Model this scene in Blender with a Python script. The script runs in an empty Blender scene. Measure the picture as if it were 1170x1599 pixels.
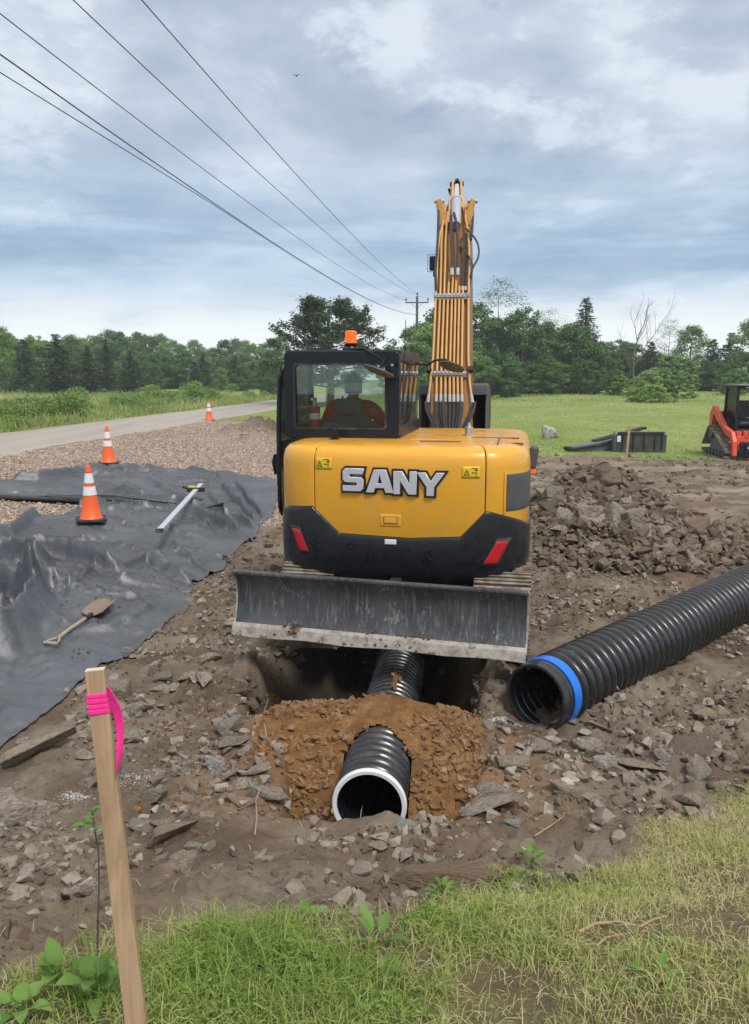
import bpy, bmesh, math, random
import numpy as np
from mathutils import Vector, Matrix
SC = bpy.context.scene
COL = SC.collection
R = math.radians
rng = np.random.default_rng(7)
random.seed(7)
# ------------------------------------------------------------------ camera
F_PX, PITCH, EYE = 1230.0, R(9.9), 2.35
cd = bpy.data.cameras.new('camera')
cam = bpy.data.objects.new('camera', cd); COL.objects.link(cam)
cam.location = (0, 0, EYE); cam.rotation_euler = (R(90) - PITCH, 0, 0)
cd.sensor_fit = 'VERTICAL'; cd.sensor_height = 24; cd.lens = 24 * F_PX / 1599
cd.clip_start = 0.05; cd.clip_end = 3000
SC.camera = cam
# ------------------------------------------------------------------ sky and sun
SUN_EL, SUN_AZ = R(56), R(150)
wo = bpy.data.worlds.new('World'); SC.world = wo; wo.use_nodes = True
nt = wo.node_tree; N = nt.nodes; L = nt.links
N.clear()
def wn(t, **k):
    n = N.new(t)
    for a, b in k.items(): setattr(n, a, b)
    return n
def wmath(op, a, b=None, c=None, clamp=False):
    n = N.new('ShaderNodeMath'); n.operation = op; n.use_clamp = clamp
    for i, v in enumerate((a, b, c)):
        if v is None: continue
        if isinstance(v, (int, float)): n.inputs[i].default_value = v
        else: L.new(v, n.inputs[i])
    return n.outputs[0]
def wmix(f, a, b):
    n = N.new('ShaderNodeMix'); n.data_type = 'RGBA'
    for s, v in ((0, f), (6, a), (7, b)):
        if isinstance(v, (int, float)): n.inputs[s].default_value = v
        elif isinstance(v, tuple): n.inputs[s].default_value = (*v, 1)
        else: L.new(v, n.inputs[s])
    return n.outputs[2]
def wramp(v, a, b):
    n = N.new('ShaderNodeMapRange'); n.interpolation_type = 'SMOOTHSTEP'
    L.new(v, n.inputs[0]); n.inputs[1].default_value = a; n.inputs[2].default_value = b
    return n.outputs[0]
def wnoise(vec, scale, detail, rough=.55, dist=0):
    n = N.new('ShaderNodeTexNoise'); L.new(vec, n.inputs['Vector'])
    n.inputs['Scale'].default_value = scale; n.inputs['Detail'].default_value = detail
    n.inputs['Roughness'].default_value = rough; n.inputs['Distortion'].default_value = dist
    return n.outputs[0]
tc = wn('ShaderNodeTexCoord'); sep = wn('ShaderNodeSeparateXYZ'); L.new(tc.outputs['Generated'], sep.inputs[0])
z = wmath('MAXIMUM', sep.outputs[2], 0.0)
zz = wmath('ADD', z, 0.30)
comb = wn('ShaderNodeCombineXYZ')
L.new(wmath('DIVIDE', sep.outputs[0], zz), comb.inputs[0]); L.new(wmath('DIVIDE', sep.outputs[1], zz), comb.inputs[1])
comb.inputs[2].default_value = 3.7
big = wnoise(comb.outputs[0], 1.7, 4, .5, .2)
mid = wnoise(comb.outputs[0], 3.6, 9, .55, .2)
comb2 = wn('ShaderNodeCombineXYZ')
L.new(wmath('MULTIPLY', sep.outputs[0], 2.2), comb2.inputs[0]); L.new(wmath('MULTIPLY', sep.outputs[1], 2.2), comb2.inputs[1]); L.new(wmath('MULTIPLY', z, 14.0), comb2.inputs[2])
streak = wnoise(comb2.outputs[0], 1.6, 6, .55, .3)
cl = wmath('ADD', wmath('MULTIPLY', big, .55), wmath('MULTIPLY', mid, .6))
f1 = wramp(cl, .46, .70)
base = wmix(f1, (.235, .28, .35), (.37, .405, .46))
# a few brighter wisps
puff = wnoise(comb.outputs[0], 7.0, 10, .68, .3)
f2 = wramp(wmath('ADD', wmath('MULTIPLY', mid, .6), wmath('MULTIPLY', puff, .4)), .515, .60)
base = wmix(wmath('MULTIPLY', f2, .6), base, (.47, .50, .545))
f3 = wramp(wmath('ADD', wmath('MULTIPLY', big, .5), wmath('MULTIPLY', puff, .5)), .47, .38)
base = wmix(wmath('MULTIPLY', f3, .5), base, (.175, .22, .295))
# mid band darker and bluer, top greyer
band = wmath('MULTIPLY', wramp(z, .03, .10), wmath('SUBTRACT', 1.0, wramp(z, .13, .30)))
base = wmix(wmath('MULTIPLY', band, .6), base, wmix(wramp(streak, .38, .62), (.15, .25, .36), (.33, .43, .53)))
# pale gap near the horizon, streaked
hz = wmath('SUBTRACT', 1.0, wramp(z, .045, .115))
hz = wmath('MULTIPLY', hz, wramp(wmath('ADD', streak, wmath('MULTIPLY', hz, .25)), .42, .68))
base = wmix(hz, base, (.58, .605, .62))
# overhead, out of view: neutral grey put in for more and warmer light
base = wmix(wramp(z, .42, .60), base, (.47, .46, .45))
# nishita seen faintly through the cover
sky = wn('ShaderNodeTexSky', sky_type='NISHITA'); sky.sun_disc = False
sky.sun_elevation = SUN_EL; sky.sun_rotation = SUN_AZ
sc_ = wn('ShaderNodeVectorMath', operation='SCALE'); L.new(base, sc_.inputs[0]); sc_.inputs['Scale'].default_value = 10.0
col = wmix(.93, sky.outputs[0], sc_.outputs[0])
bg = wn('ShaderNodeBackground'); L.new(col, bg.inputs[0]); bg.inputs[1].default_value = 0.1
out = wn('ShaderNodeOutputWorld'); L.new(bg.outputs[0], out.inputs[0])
sd = bpy.data.lights.new('sun', 'SUN'); sd.energy = 1.5; sd.angle = R(14); sd.color = (1, .965, .91)
so = bpy.data.objects.new('sun', sd); COL.objects.link(so)
dirv = Vector((math.sin(SUN_AZ) * math.cos(SUN_EL), math.cos(SUN_AZ) * math.cos(SUN_EL), math.sin(SUN_EL)))
so.rotation_euler = dirv.to_track_quat('Z', 'Y').to_euler(); so.location = (0, 0, 60)
vs = SC.view_settings; SC.display_settings.display_device = 'sRGB'
vs.view_transform = 'Standard'; vs.look = 'None'; vs.exposure = 0.88; vs.gamma = 1; vs.use_curve_mapping = False

# ------------------------------------------------------------------ geometry of the view (used to read positions off)
def ray(px, py):
    u = (px - 585) / F_PX; v = -(py - 800) / F_PX
    return np.array([u, math.cos(PITCH) + v * math.sin(PITCH), -math.sin(PITCH) + v * math.cos(PITCH)])
CP = np.array([0, 0, EYE])
def at_z(px, py, zv): d = ray(px, py); return CP + d * (zv - EYE) / d[2]
def at_y(px, py, y): d = ray(px, py); return CP + d * y / d[1]

# ------------------------------------------------------------------ noise
def _h(ix, iy, s):
    n = (ix.astype(np.int64) * 374761393 + iy.astype(np.int64) * 668265263 + s * 1442695041) & 0xffffffff
    n = ((n ^ (n >> 13)) * 1274126177) & 0xffffffff
    return ((n ^ (n >> 16)) & 0xffffff) / float(0xffffff)
def vn(x, y, s=0):
    ix = np.floor(x); iy = np.floor(y); fx = x - ix; fy = y - iy
    fx = fx * fx * (3 - 2 * fx); fy = fy * fy * (3 - 2 * fy)
    a = _h(ix, iy, s); b = _h(ix + 1, iy, s); c = _h(ix, iy + 1, s); d = _h(ix + 1, iy + 1, s)
    return (a + (b - a) * fx) * (1 - fy) + (c + (d - c) * fx) * fy
def fbm(x, y, sc, oct=4, s=0, g=.5):
    t = 0; a = 1; w = 0
    for i in range(oct):
        t = t + a * (vn(x * sc + 17.3 * i, y * sc - 9.1 * i, s + i) - .5); w += a; a *= g; sc *= 2.03
    return t / w * 2
def sst(a, b, x):
    t = np.clip((x - a) / (b - a), 0, 1); return t * t * (3 - 2 * t)

# ------------------------------------------------------------------ terrain height
PA = np.array([-.03, 4.02]); PH = R(6.0)
def pipe_al(x, y):
    dx = x - PA[0]; dy = y - PA[1]
    return dx * math.sin(PH) + dy * math.cos(PH), dx * math.cos(PH) - dy * math.sin(PH)
def road_l(y): return -14.4 + .135 * y
def road_r(y): return -10.5 + .14 * y
GBX = [-6, -1.6, -1.0, -.8, -.55, .13, .48, .85, 1.23, 1.6, 2.17, 3.2, 5, 9]
GBY = [2.0, 1.95, 2.05, 2.42, 2.5, 2.58, 3.0, 3.08, 3.33, 3.75, 4.25, 5.0, 6.2, 9]
def m_grassnear(x, y):
    b = np.interp(x, GBX, GBY) + .22 * fbm(x, y, 2.2, 3, 5) + .12 * fbm(x, y, 9, 2, 8)
    return sst(.12, -.14, y - b)
def m_lawn(x, y):
    n = fbm(x, y, .6, 4, 21)
    right = sst(-.5, .6, y - (21.9 + .04 * (x - 6) + 1.0 * n))
    left = sst(0, 1.2, y - (30.5 + n))
    m = np.where(x > -.5, right, left)
    return np.maximum(m, sst(0, .5, road_l(y) - x + .25 * n))
def spoil(x, y): return np.exp(-((x + 3.0 + .2 * fbm(x, y, .7, 2, 3)) / 1.5) ** 4 - ((y - 24.0) / 1.3) ** 2)
def m_gravel(x, y):
    n = fbm(x, y, .8, 4, 31)
    m = (1 - .9 * spoil(x, y)) * sst(0, 1.2, -1.0 - x + .5 * n - .35 * np.maximum(0, 12 - y)) * sst(7.5, 9, y + .5 * n) * (1 - sst(29.5, 30.6, y + n))
    return m
def H(x, y, fine=True):
    x = np.asarray(x, float); y = np.asarray(y, float)
    ye = y - .22 * np.clip(x - .6, 0, 6)
    z = np.interp(ye, [-10, 1.0, 1.4, 1.8, 2.3, 2.6, 3.0, 3.5, 3.9, 4.3], [.9, .86, .8, .7, .53, .41, .24, .07, -.03, 0])
    dr = x - road_r(y)
    z = z + .55 * sst(9, 0, dr) * sst(4, 9, y) + .05 * sst(-1, -3, x)* sst(4, 8, y)
    z = z + .85 * sst(24, 72, y) * sst(6, 16, dr) + .3 * sst(24, 60, y) * sst(0, 12, dr) * (1 - sst(6, 16, dr))
    z = z - .25 * sst(.3, 1.5, road_l(y) - x) * (1 - sst(3, 8, road_l(y) - x)) * sst(10, 16, y)
    z = z + .25 * sst(60, 250, y)
    # spoil bank left of the machine far away
    z = z + .5 * spoil(x, y) * (1 + .9 * fbm(x, y, 1.7, 4, 2, .65))
    z = z + (.13 * np.exp(-((x + .80) / .45) ** 4 - ((y - 5.75) / .42) ** 4) + .20 * np.exp(-((x - .80) / .24) ** 4 - ((y - 5.62) / .34) ** 4)) * (1 + .6 * fbm(x, y, 3, 3, 4))
    z = z + .28 * np.exp(-((x - 5.6) / 2.0) ** 2 - ((y - 20.6) / .6) ** 2)
    gn = m_grassnear(x, y); lw = m_lawn(x, y); gr = m_gravel(x, y)
    onroad = sst(-.8, .0, x - road_l(y)) * sst(.8, .0, x - road_r(y)) * sst(8, 14, y)
    dirt = (1 - gn) * (1 - lw) * (1 - gr) * (1 - onroad)
    rough = fbm(x, y, 1.1, 3, 40) * .07 + fbm(x, y, 4.5, 3, 41) * .055
    if fine: rough = rough + (np.abs(fbm(x, y, 11, 3, 42)) * .05 + fbm(x, y, 30, 2, 43) * .014) * (.4 + 1.2 * sst(-.25, .3, fbm(x, y, .9, 2, 44)))
    z = z + dirt * rough
    z = z + gn * (fbm(x, y, 2.5, 2, 50) * .03 + fbm(x, y, 14, 2, 51) * .012)
    z = z + gr * (fbm(x, y, .9, 3, 60) * .05 + fbm(x, y, 16, 2, 61) * .012)
    z = z + lw * fbm(x, y, .25, 3, 70) * .12 * sst(22, 34, y) * (1 - onroad)
    # tyre and track ruts in the far dirt on the right
    rut = dirt * sst(12.5, 15, y) * sst(1, 2.5, x) * (.075 * np.sin(y * 5.0 + .35 * x + 2 * fbm(x, y, .5, 2, 81)) * (.5 + fbm(x, y, .8, 2, 82)))
    z = z + rut
    # trench
    a, l = pipe_al(x, y)
    ln = l + .10 * fbm(x, y, 3.1, 3, 90)
    hw = np.interp(a, [-.2, .2, .8, 1.15, 1.7, 3, 4.5, 6.5], [.42, .5, .62, .85, .95, .7, .6, .55])
    hwl = hw + np.where(l < 0, .12 * sst(.8, 1.4, a) * sst(3, 2, a), -.30 * sst(.7, 1.2, a))
    fl = np.interp(a, [-.3, 0, 1, 1.4, 2, 6, 8], [-.30, -.34, -.40, -.55, -.64, -.6, -.5]) + .05 * fbm(x, y, 3, 3, 91)
    wall = np.interp(a, [0, 1, 2], [.16, .3, .28])
    m = sst(0, 1, (hwl - np.abs(ln)) / wall + .4) * sst(-.2, -.02, a + .05 * fbm(x, y, 5, 2, 92)) * (1 - sst(6.3, 7, a))
    z = z * (1 - m) + fl * m + m * (np.abs(fbm(x, y, 5, 3, 93)) * .07 + np.abs(fbm(x, y, 13, 3, 94)) * .08 - .05)
    return z

# ------------------------------------------------------------------ object helpers
def link(o, parent=None):
    COL.objects.link(o)
    if parent is not None: o.parent = parent
    return o
def tag(o, label=None, cat=None, group=None, kind=None):
    if label: o['label'] = label
    if cat: o['category'] = cat
    if group: o['group'] = group
    if kind: o['kind'] = kind
    return o
def thing(name, label, cat, loc=(0, 0, 0), rz=0, group=None):
    o = bpy.data.objects.new(name, None); o.empty_display_size = .2; link(o)
    o.location = loc; o.rotation_euler = (0, 0, rz)
    return tag(o, label, cat, group)
def np_mesh(name, V, Fc, smooth=False):
    """V (n,3); Fc (m,k) constant face size"""
    V = np.asarray(V, np.float32); Fc = np.asarray(Fc, np.int32); k = Fc.shape[1]
    me = bpy.data.meshes.new(name)
    me.vertices.add(len(V)); me.vertices.foreach_set('co', V.ravel())
    me.loops.add(Fc.size); me.loops.foreach_set('vertex_index', Fc.ravel())
    me.polygons.add(len(Fc)); me.polygons.foreach_set('loop_start', np.arange(0, Fc.size, k, dtype=np.int32))
    try: me.polygons.foreach_set('loop_total', np.full(len(Fc), k, np.int32))
    except Exception: pass
    me.polygons.foreach_set('use_smooth', np.full(len(Fc), smooth))
    me.update(calc_edges=True); me.validate()
    return me
def attr(me, name, vals):
    vals = np.asarray(vals, np.float32)
    if vals.ndim == 1:
        a = me.attributes.new(name, 'FLOAT', 'POINT'); a.data.foreach_set('value', vals)
    else:
        a = me.attributes.new(name, 'FLOAT_COLOR', 'POINT')
        if vals.shape[1] == 3: vals = np.c_[vals, np.ones(len(vals), np.float32)]
        a.data.foreach_set('color', vals.ravel())
def mobj(name, me, m, parent=None):
    o = bpy.data.objects.new(name, me)
    if m is not None: me.materials.clear(); me.materials.append(m)
    return link(o, parent)
class MB:
    """collects simple shapes into one mesh"""
    def __init__(s, M=None): s.v = []; s.f = []; s.M = M
    def add(s, vs, fs):
        b = len(s.v); s.v += [tuple(map(float, p)) for p in vs]; s.f += [[b + i for i in f] for f in fs]; return s
    def box(s, c, d, rot=None):
        x, y, z = d[0] / 2, d[1] / 2, d[2] / 2
        P = [Vector((i * x, j * y, k * z)) for i in (-1, 1) for j in (-1, 1) for k in (-1, 1)]
        if rot is not None:
            Rm = rot if isinstance(rot, Matrix) else Matrix.Rotation(rot[2], 3, 'Z') @ Matrix.Rotation(rot[1], 3, 'Y') @ Matrix.Rotation(rot[0], 3, 'X')
            P = [Rm @ p for p in P]
        P = [p + Vector(c) for p in P]
        return s.add(P, [(0, 1, 3, 2), (4, 6, 7, 5), (0, 4, 5, 1), (2, 3, 7, 6), (0, 2, 6, 4), (1, 5, 7, 3)])
    def bar(s, a, b, w, h, up=(0, 0, 1), w2=None, h2=None):
        a = Vector(a); b = Vector(b); t = (b - a).normalized(); u = Vector(up)
        sd_ = t.cross(u).normalized(); u = sd_.cross(t).normalized(); w2 = w if w2 is None else w2; h2 = h if h2 is None else h2
        P = [a - sd_ * w / 2 - u * h / 2, a + sd_ * w / 2 - u * h / 2, a + sd_ * w / 2 + u * h / 2, a - sd_ * w / 2 + u * h / 2,
             b - sd_ * w2 / 2 - u * h2 / 2, b + sd_ * w2 / 2 - u * h2 / 2, b + sd_ * w2 / 2 + u * h2 / 2, b - sd_ * w2 / 2 + u * h2 / 2]
        return s.add(P, [(3, 2, 1, 0), (4, 5, 6, 7), (0, 1, 5, 4), (1, 2, 6, 5), (2, 3, 7, 6), (3, 0, 4, 7)])
    def tube(s, pts, r, n=8, caps=True):
        pts = [Vector(p) for p in pts]; k = len(pts); rs = r if isinstance(r, (list, tuple, np.ndarray)) else [r] * k
        t0 = (pts[1] - pts[0]).normalized(); u = t0.orthogonal().normalized(); V = []
        for i, p in enumerate(pts):
            t = (pts[min(i + 1, k - 1)] - pts[max(i - 1, 0)]).normalized()
            u = (u - t * u.dot(t)).normalized(); w = t.cross(u)
            V += [p + (u * math.cos(2 * math.pi * j / n) + w * math.sin(2 * math.pi * j / n)) * rs[i] for j in range(n)]
        Fs = [(i * n + j, i * n + (j + 1) % n, (i + 1) * n + (j + 1) % n, (i + 1) * n + j) for i in range(k - 1) for j in range(n)]
        if caps: Fs += [tuple(range(n - 1, -1, -1)), tuple((k - 1) * n + j for j in range(n))]
        return s.add(V, Fs)
    def cyl(s, a, b, r, n=16, r2=None): return s.tube([a, b], [r, r if r2 is None else r2], n)
    def lathe(s, prof, c=(0, 0, 0), n=20, axis='Z', M=None):
        V = []
        for (r, h) in prof:
            for j in range(n):
                q = 2 * math.pi * j / n; p = Vector((r * math.cos(q), r * math.sin(q), h))
                if axis == 'Y': p = Vector((p.x, -p.z, p.y))
                if axis == 'X': p = Vector((p.z, p.x, p.y))
                if M is not None: p = M @ p
                V.append(p + Vector(c))
        k = len(prof)
        Fs = [(i * n + j, i * n + (j + 1) % n, (i + 1) * n + (j + 1) % n, (i + 1) * n + j) for i in range(k - 1) for j in range(n)]
        if prof[0][0] > 1e-6: Fs.append(tuple(range(n - 1, -1, -1)))
        if prof[-1][0] > 1e-6: Fs.append(tuple((k - 1) * n + j for j in range(n)))
        return s.add(V, Fs)
    def prism(s, poly, off, t):
        """poly: list of 3D points (planar), extruded by vector off*t"""
        o = Vector(off) * t; P = [Vector(p) for p in poly]; n = len(P)
        return s.add(P + [p + o for p in P], [tuple(range(n - 1, -1, -1)), tuple(range(n, 2 * n))] + [(i, (i + 1) % n, n + (i + 1) % n, n + i) for i in range(n)])
    def ring(s, outer, inner, off, t):
        o = Vector(off) * t; n = len(outer); A = [Vector(p) for p in outer]; B = [Vector(p) for p in inner]
        V = A + B + [p + o for p in A] + [p + o for p in B]; Fs = []
        for i in range(n):
            j = (i + 1) % n
            Fs += [(i, n + i, n + j, j), (2 * n + i, 2 * n + j, 3 * n + j, 3 * n + i), (i, j, 2 * n + j, 2 * n + i), (n + i, 3 * n + i, 3 * n + j, n + j)]
        return s.add(V, Fs)
    def grid(s, P, closed=False):
        """P: rows x cols of points"""
        r = len(P); c = len(P[0]); V = [p for row in P for p in row]
        return s.add(V, [(i * c + j, i * c + (j + 1) % c, (i + 1) * c + (j + 1) % c, (i + 1) * c + j) for i in range(r - 1) for j in range(c if closed else c - 1)])
    def build(s, name, m, parent=None, smooth=False, bevel=0, W2L=None, seg=2, ang=35):
        me = bpy.data.meshes.new(name)
        v = s.v if W2L is None else [tuple(W2L @ Vector(p)) for p in s.v]
        me.from_pydata(v, [], s.f); bm = bmesh.new(); bm.from_mesh(me)
        bmesh.ops.recalc_face_normals(bm, faces=bm.faces); bm.to_mesh(me); bm.free()
        o = mobj(name, me, m, parent)
        if smooth:
            for p in me.polygons: p.use_smooth = True
            try: me.set_sharp_from_angle(angle=R(ang))
            except Exception: pass
        if bevel:
            b = o.modifiers.new('bevel', 'BEVEL'); b.width = bevel; b.segments = seg; b.limit_method = 'ANGLE'; b.angle_limit = R(30); b.harden_normals = False
        return o

# ------------------------------------------------------------------ materials
class NT:
    def __init__(s, name):
        s.m = bpy.data.materials.new(name); s.m.use_nodes = True; s.t = s.m.node_tree; s.n = s.t.nodes; s.l = s.t.links
        s.p = s.n['Principled BSDF']; s.out = s.n['Material Output']
    def put(s, sock, v):
        if v is None: return
        if isinstance(v, (int, float)): sock.default_value = v
        elif isinstance(v, (tuple, list)): sock.default_value = (*v, 1) if len(sock.default_value) == 4 and len(v) == 3 else v
        else: s.l.new(v, sock)
    def node(s, t, **k):
        n = s.n.new(t)
        for a, b in k.items(): setattr(n, a, b)
        return n
    def coord(s, which='Object', scale=None):
        c = s.node('ShaderNodeTexCoord').outputs[which]
        if scale:
            m = s.node('ShaderNodeMapping'); s.l.new(c, m.inputs[0]); m.inputs['Scale'].default_value = scale; c = m.outputs[0]
        return c
    def noise(s, sc, det=4, ro=.55, vec=None, dist=0, out=0):
        n = s.node('ShaderNodeTexNoise'); s.put(n.inputs['Vector'], s.coord() if vec is None else vec)
        n.inputs['Scale'].default_value = sc; n.inputs['Detail'].default_value = det; n.inputs['Roughness'].default_value = ro; n.inputs['Distortion'].default_value = dist
        return n.outputs[out]
    def voro(s, sc, vec=None, feat='F1', out='Distance', rand=1):
        n = s.node('ShaderNodeTexVoronoi', feature=feat); s.put(n.inputs['Vector'], s.coord() if vec is None else vec)
        n.inputs['Scale'].default_value = sc; n.inputs['Randomness'].default_value = rand
        return n.outputs[out]
    def mr(s, v, a, b, c=0, d=1, smooth=True):
        n = s.node('ShaderNodeMapRange')
        if smooth: n.interpolation_type = 'SMOOTHSTEP'
        s.put(n.inputs[0], v)
        for i, q in zip((1, 2, 3, 4), (a, b, c, d)): n.inputs[i].default_value = q
        return n.outputs[0]
    def mix(s, f, a, b, mode='MIX'):
        n = s.node('ShaderNodeMix', data_type='RGBA', blend_type=mode)
        s.put(n.inputs[0], f); s.put(n.inputs[6], a); s.put(n.inputs[7], b); return n.outputs[2]
    def math(s, op, a, b=0, clamp=False):
        n = s.node('ShaderNodeMath', operation=op); n.use_clamp = clamp; s.put(n.inputs[0], a); s.put(n.inputs[1], b); return n.outputs[0]
    def bump(s, h, st=.3, d=.01, nrm=None):
        n = s.node('ShaderNodeBump'); s.put(n.inputs['Height'], h); n.inputs['Strength'].default_value = st; n.inputs['Distance'].default_value = d
        if nrm is not None: s.l.new(nrm, n.inputs['Normal'])
        return n.outputs[0]
    def attr(s, name, o='Fac'):
        n = s.node('ShaderNodeAttribute'); n.attribute_name = name; return n.outputs[o]
    def fin(s, col=None, rough=None, nrm=None, metal=None, spec=None, **k):
        for nm, v in (('Base Color', col), ('Roughness', rough), ('Normal', nrm), ('Metallic', metal), ('Specular IOR Level', spec)):
            s.put(s.p.inputs[nm], v)
        for nm, v in k.items(): s.put(s.p.inputs[nm.replace('_', ' ')], v)
        return s.m
def simple(name, c, rough=.5, metal=0, var=.12, sc=6, bump=.0, bsc=60, dirt=None, dsc=3, dth=(.52, .7), spec=.5, **k):
    t = NT(name); c = tuple(c)
    n = t.noise(sc, 5); col = t.mix(n, tuple(x * (1 - var) for x in c), tuple(min(1, x * (1 + var)) for x in c))
    r = t.mr(t.noise(sc * 2.3, 3), .3, .7, max(0, rough - .08), min(1, rough + .08))
    if dirt:
        dm = t.mr(t.noise(dsc, 7, .65), dth[0], dth[1], 0, .85); col = t.mix(dm, col, dirt)
        r = t.math('MAXIMUM', r, t.math('MULTIPLY', dm, .85))
    nm = t.bump(t.noise(bsc, 4), bump, .004) if bump else None
    return t.fin(col, r, nm, metal, spec, **k)

M = {}
M['yellow'] = simple('machine_yellow_paint', (.76, .37, .030), .30, var=.05, sc=2, dirt=(.50, .33, .12), dsc=5, dth=(.50, .95), Coat_Weight=.25)
M['yellow_tube'] = simple('tube_yellow_paint', (.56, .30, .085), .42, var=.15, dirt=(.30, .2, .1), dsc=9, dth=(.5, .9))
M['yellow_boom'] = simple('boom_yellow_paint', (.27, .115, .015), .5, var=.1, dirt=(.25, .15, .06), dsc=7, dth=(.5, .9))
M['black'] = simple('satin_black_plastic', (.007, .010, .015), .38, spec=.35, dirt=(.022, .022, .022), dsc=4, dth=(.5, .95), bump=.08, bsc=220)
M['skirt'] = simple('counterweight_black_paint', (.010, .012, .016), .30, dirt=(.035, .032, .03), dsc=3, dth=(.5, 1.0), bump=.05, bsc=300)
M['dark'] = simple('dark_under_metal', (.02, .02, .021), .7, dirt=(.07, .055, .04), dsc=5)
M['panel_grey'] = simple('vent_grey_mesh', (.075, .08, .085), .5, var=.05)
M['steel'] = simple('zinc_steel', (.55, .56, .57), .35, .85, dirt=(.2, .17, .13), dsc=14)
M['grey_cyl'] = simple('grey_cylinder_paint', (.42, .45, .5), .35)
M['chrome'] = simple('chrome_rod', (.85, .87, .9), .12, .9, var=.02)
M['hose'] = simple('rubber_hose', (.035, .037, .045), .38, var=.2, sc=30)
M['silver'] = simple('badge_silver', (.50, .52, .56), .32, .1, var=.02, sc=3)
M['badge_black'] = simple('badge_black', (.01, .01, .011), .35)
M['red_refl'] = simple('red_reflector', (.50, .012, .02), .22, var=.15, sc=60)
M['sticker'] = simple('sticker_yellow', (.75, .52, .02), .4, var=.03)
M['ink'] = simple('sticker_ink', (.02, .02, .02), .5)
M['white'] = simple('white_label', (.7, .72, .74), .4)
M['orange_lens'] = simple('beacon_orange', (.9, .13, .01), .25, var=.1, sc=70, Emission_Color=(1, .12, .005, 1), Emission_Strength=.35)
M['brown_in'] = simple('bucket_rusty_inside', (.10, .06, .035), .7, var=.3, sc=5)
M['bucket_lip'] = simple('bucket_grey_paint', (.11, .13, .145), .45, dirt=(.12, .1, .08))
def glass(name, tint, fres=.9, rough=.02, op=.0, dust=(.3, .3, .28)):
    t = NT(name); tr = t.node('ShaderNodeBsdfTransparent'); tr.inputs[0].default_value = (*tint, 1)
    gl = t.node('ShaderNodeBsdfGlossy'); gl.inputs['Roughness'].default_value = rough; gl.inputs[0].default_value = (.9, .95, 1, 1)
    fr = t.node('ShaderNodeFresnel'); fr.inputs[0].default_value = 1.5
    f = t.math('ADD', t.math('MULTIPLY', fr.outputs[0], fres), .02)
    a = t.node('ShaderNodeMixShader'); t.l.new(f, a.inputs[0]); t.l.new(tr.outputs[0], a.inputs[1]); t.l.new(gl.outputs[0], a.inputs[2])
    df = t.node('ShaderNodeBsdfDiffuse'); df.inputs[0].default_value = (*dust, 1)
    dm = t.math('ADD', t.math('MULTIPLY', t.mr(t.noise(5, 6), .45, .8), .05), op)
    b = t.node('ShaderNodeMixShader'); t.l.new(dm, b.inputs[0]); t.l.new(a.outputs[0], b.inputs[1]); t.l.new(df.outputs[0], b.inputs[2])
    t.l.new(b.outputs[0], t.out.inputs[0]); return t.m
M['glass'] = glass('tinted_cab_glass', (.84, .90, .86), .8)
M['glass_side'] = glass('tinted_side_glass', (.72, .78, .74), .9, op=.03)
# blade metal: dark worn steel with vertical scratches and pale scrapes
t = NT('worn_blade_steel')
scr = t.noise(26, 5, .7, t.coord('Object', (2.2, 1, .16)))
sc2 = t.noise(60, 3, .6, t.coord('Object', (1, 1, .35)), dist=.5)
c = t.mix(t.mr(t.noise(2.5, 5), .3, .7), (.042, .045, .051), (.095, .10, .107))
c = t.mix(t.mr(scr, .50, .70, 0, .75), c, (.20, .205, .205))
c = t.mix(t.mr(t.math('MULTIPLY', sc2, t.noise(6, 4)), .32, .42, 0, .8), c, (.30, .28, .25))
zc = t.node('ShaderNodeSeparateXYZ'); t.l.new(t.coord('Object'), zc.inputs[0])
c = t.mix(t.math('MULTIPLY', t.mr(zc.outputs[2], .72, .46, 0, .55), t.mr(t.noise(9, 6), .5, .68)), c, (.10, .075, .05))
M['blade'] = t.fin(c, t.mr(scr, .4, .7, .35, .6), t.bump(t.noise(30, 5), .25, .004), .35)
t = NT('worn_cutting_edge')
c = t.mix(t.mr(t.noise(14, 6, .7), .35, .7), (.42, .39, .34), (.22, .19, .16))
c = t.mix(t.mr(t.noise(7, 5), .58, .66, 0, .9), c, (.14, .075, .035))
M['edge'] = t.fin(c, .55, t.bump(t.noise(40, 5), .4, .004), .2)
t = NT('muddy_track_steel')
c = t.mix(t.mr(t.noise(12, 6), .35, .65), (.28, .24, .19), (.12, .09, .065))
M['track'] = t.fin(c, .75, t.bump(t.noise(30, 5), .5, .01))
# pipe plastic
def pipe_mat(name, dust):
    t = NT(name)
    c = t.mix(t.mr(t.noise(7, 7, .65), .5, .85, 0, dust), (.016, .018, .021), (.16, .14, .12))
    sp = t.mr(t.noise(55, 3), .68, .74, 0, .5); c = t.mix(sp, c, (.35, .33, .3))
    return t.fin(c, t.mr(t.noise(12, 4), .3, .7, .22, .38), t.bump(t.noise(80, 3), .08, .003), spec=.75)
M['pipe'] = pipe_mat('black_hdpe', .35)
M['pipe_in'] = simple('black_hdpe_inside', (.008, .010, .014), .25)
M['pipe_dusty'] = pipe_mat('black_hdpe_soil_dusted', .75)
M['blue_band'] = simple('blue_band', (.01, .17, .72), .35, var=.1, sc=20, dirt=(.3, .3, .3), dth=(.62, .9), dsc=10)
M['white_band'] = simple('white_pipe_gasket', (.72, .74, .76), .45, var=.06, dirt=(.4, .33, .25), dsc=12, dth=(.6, .9))
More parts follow.
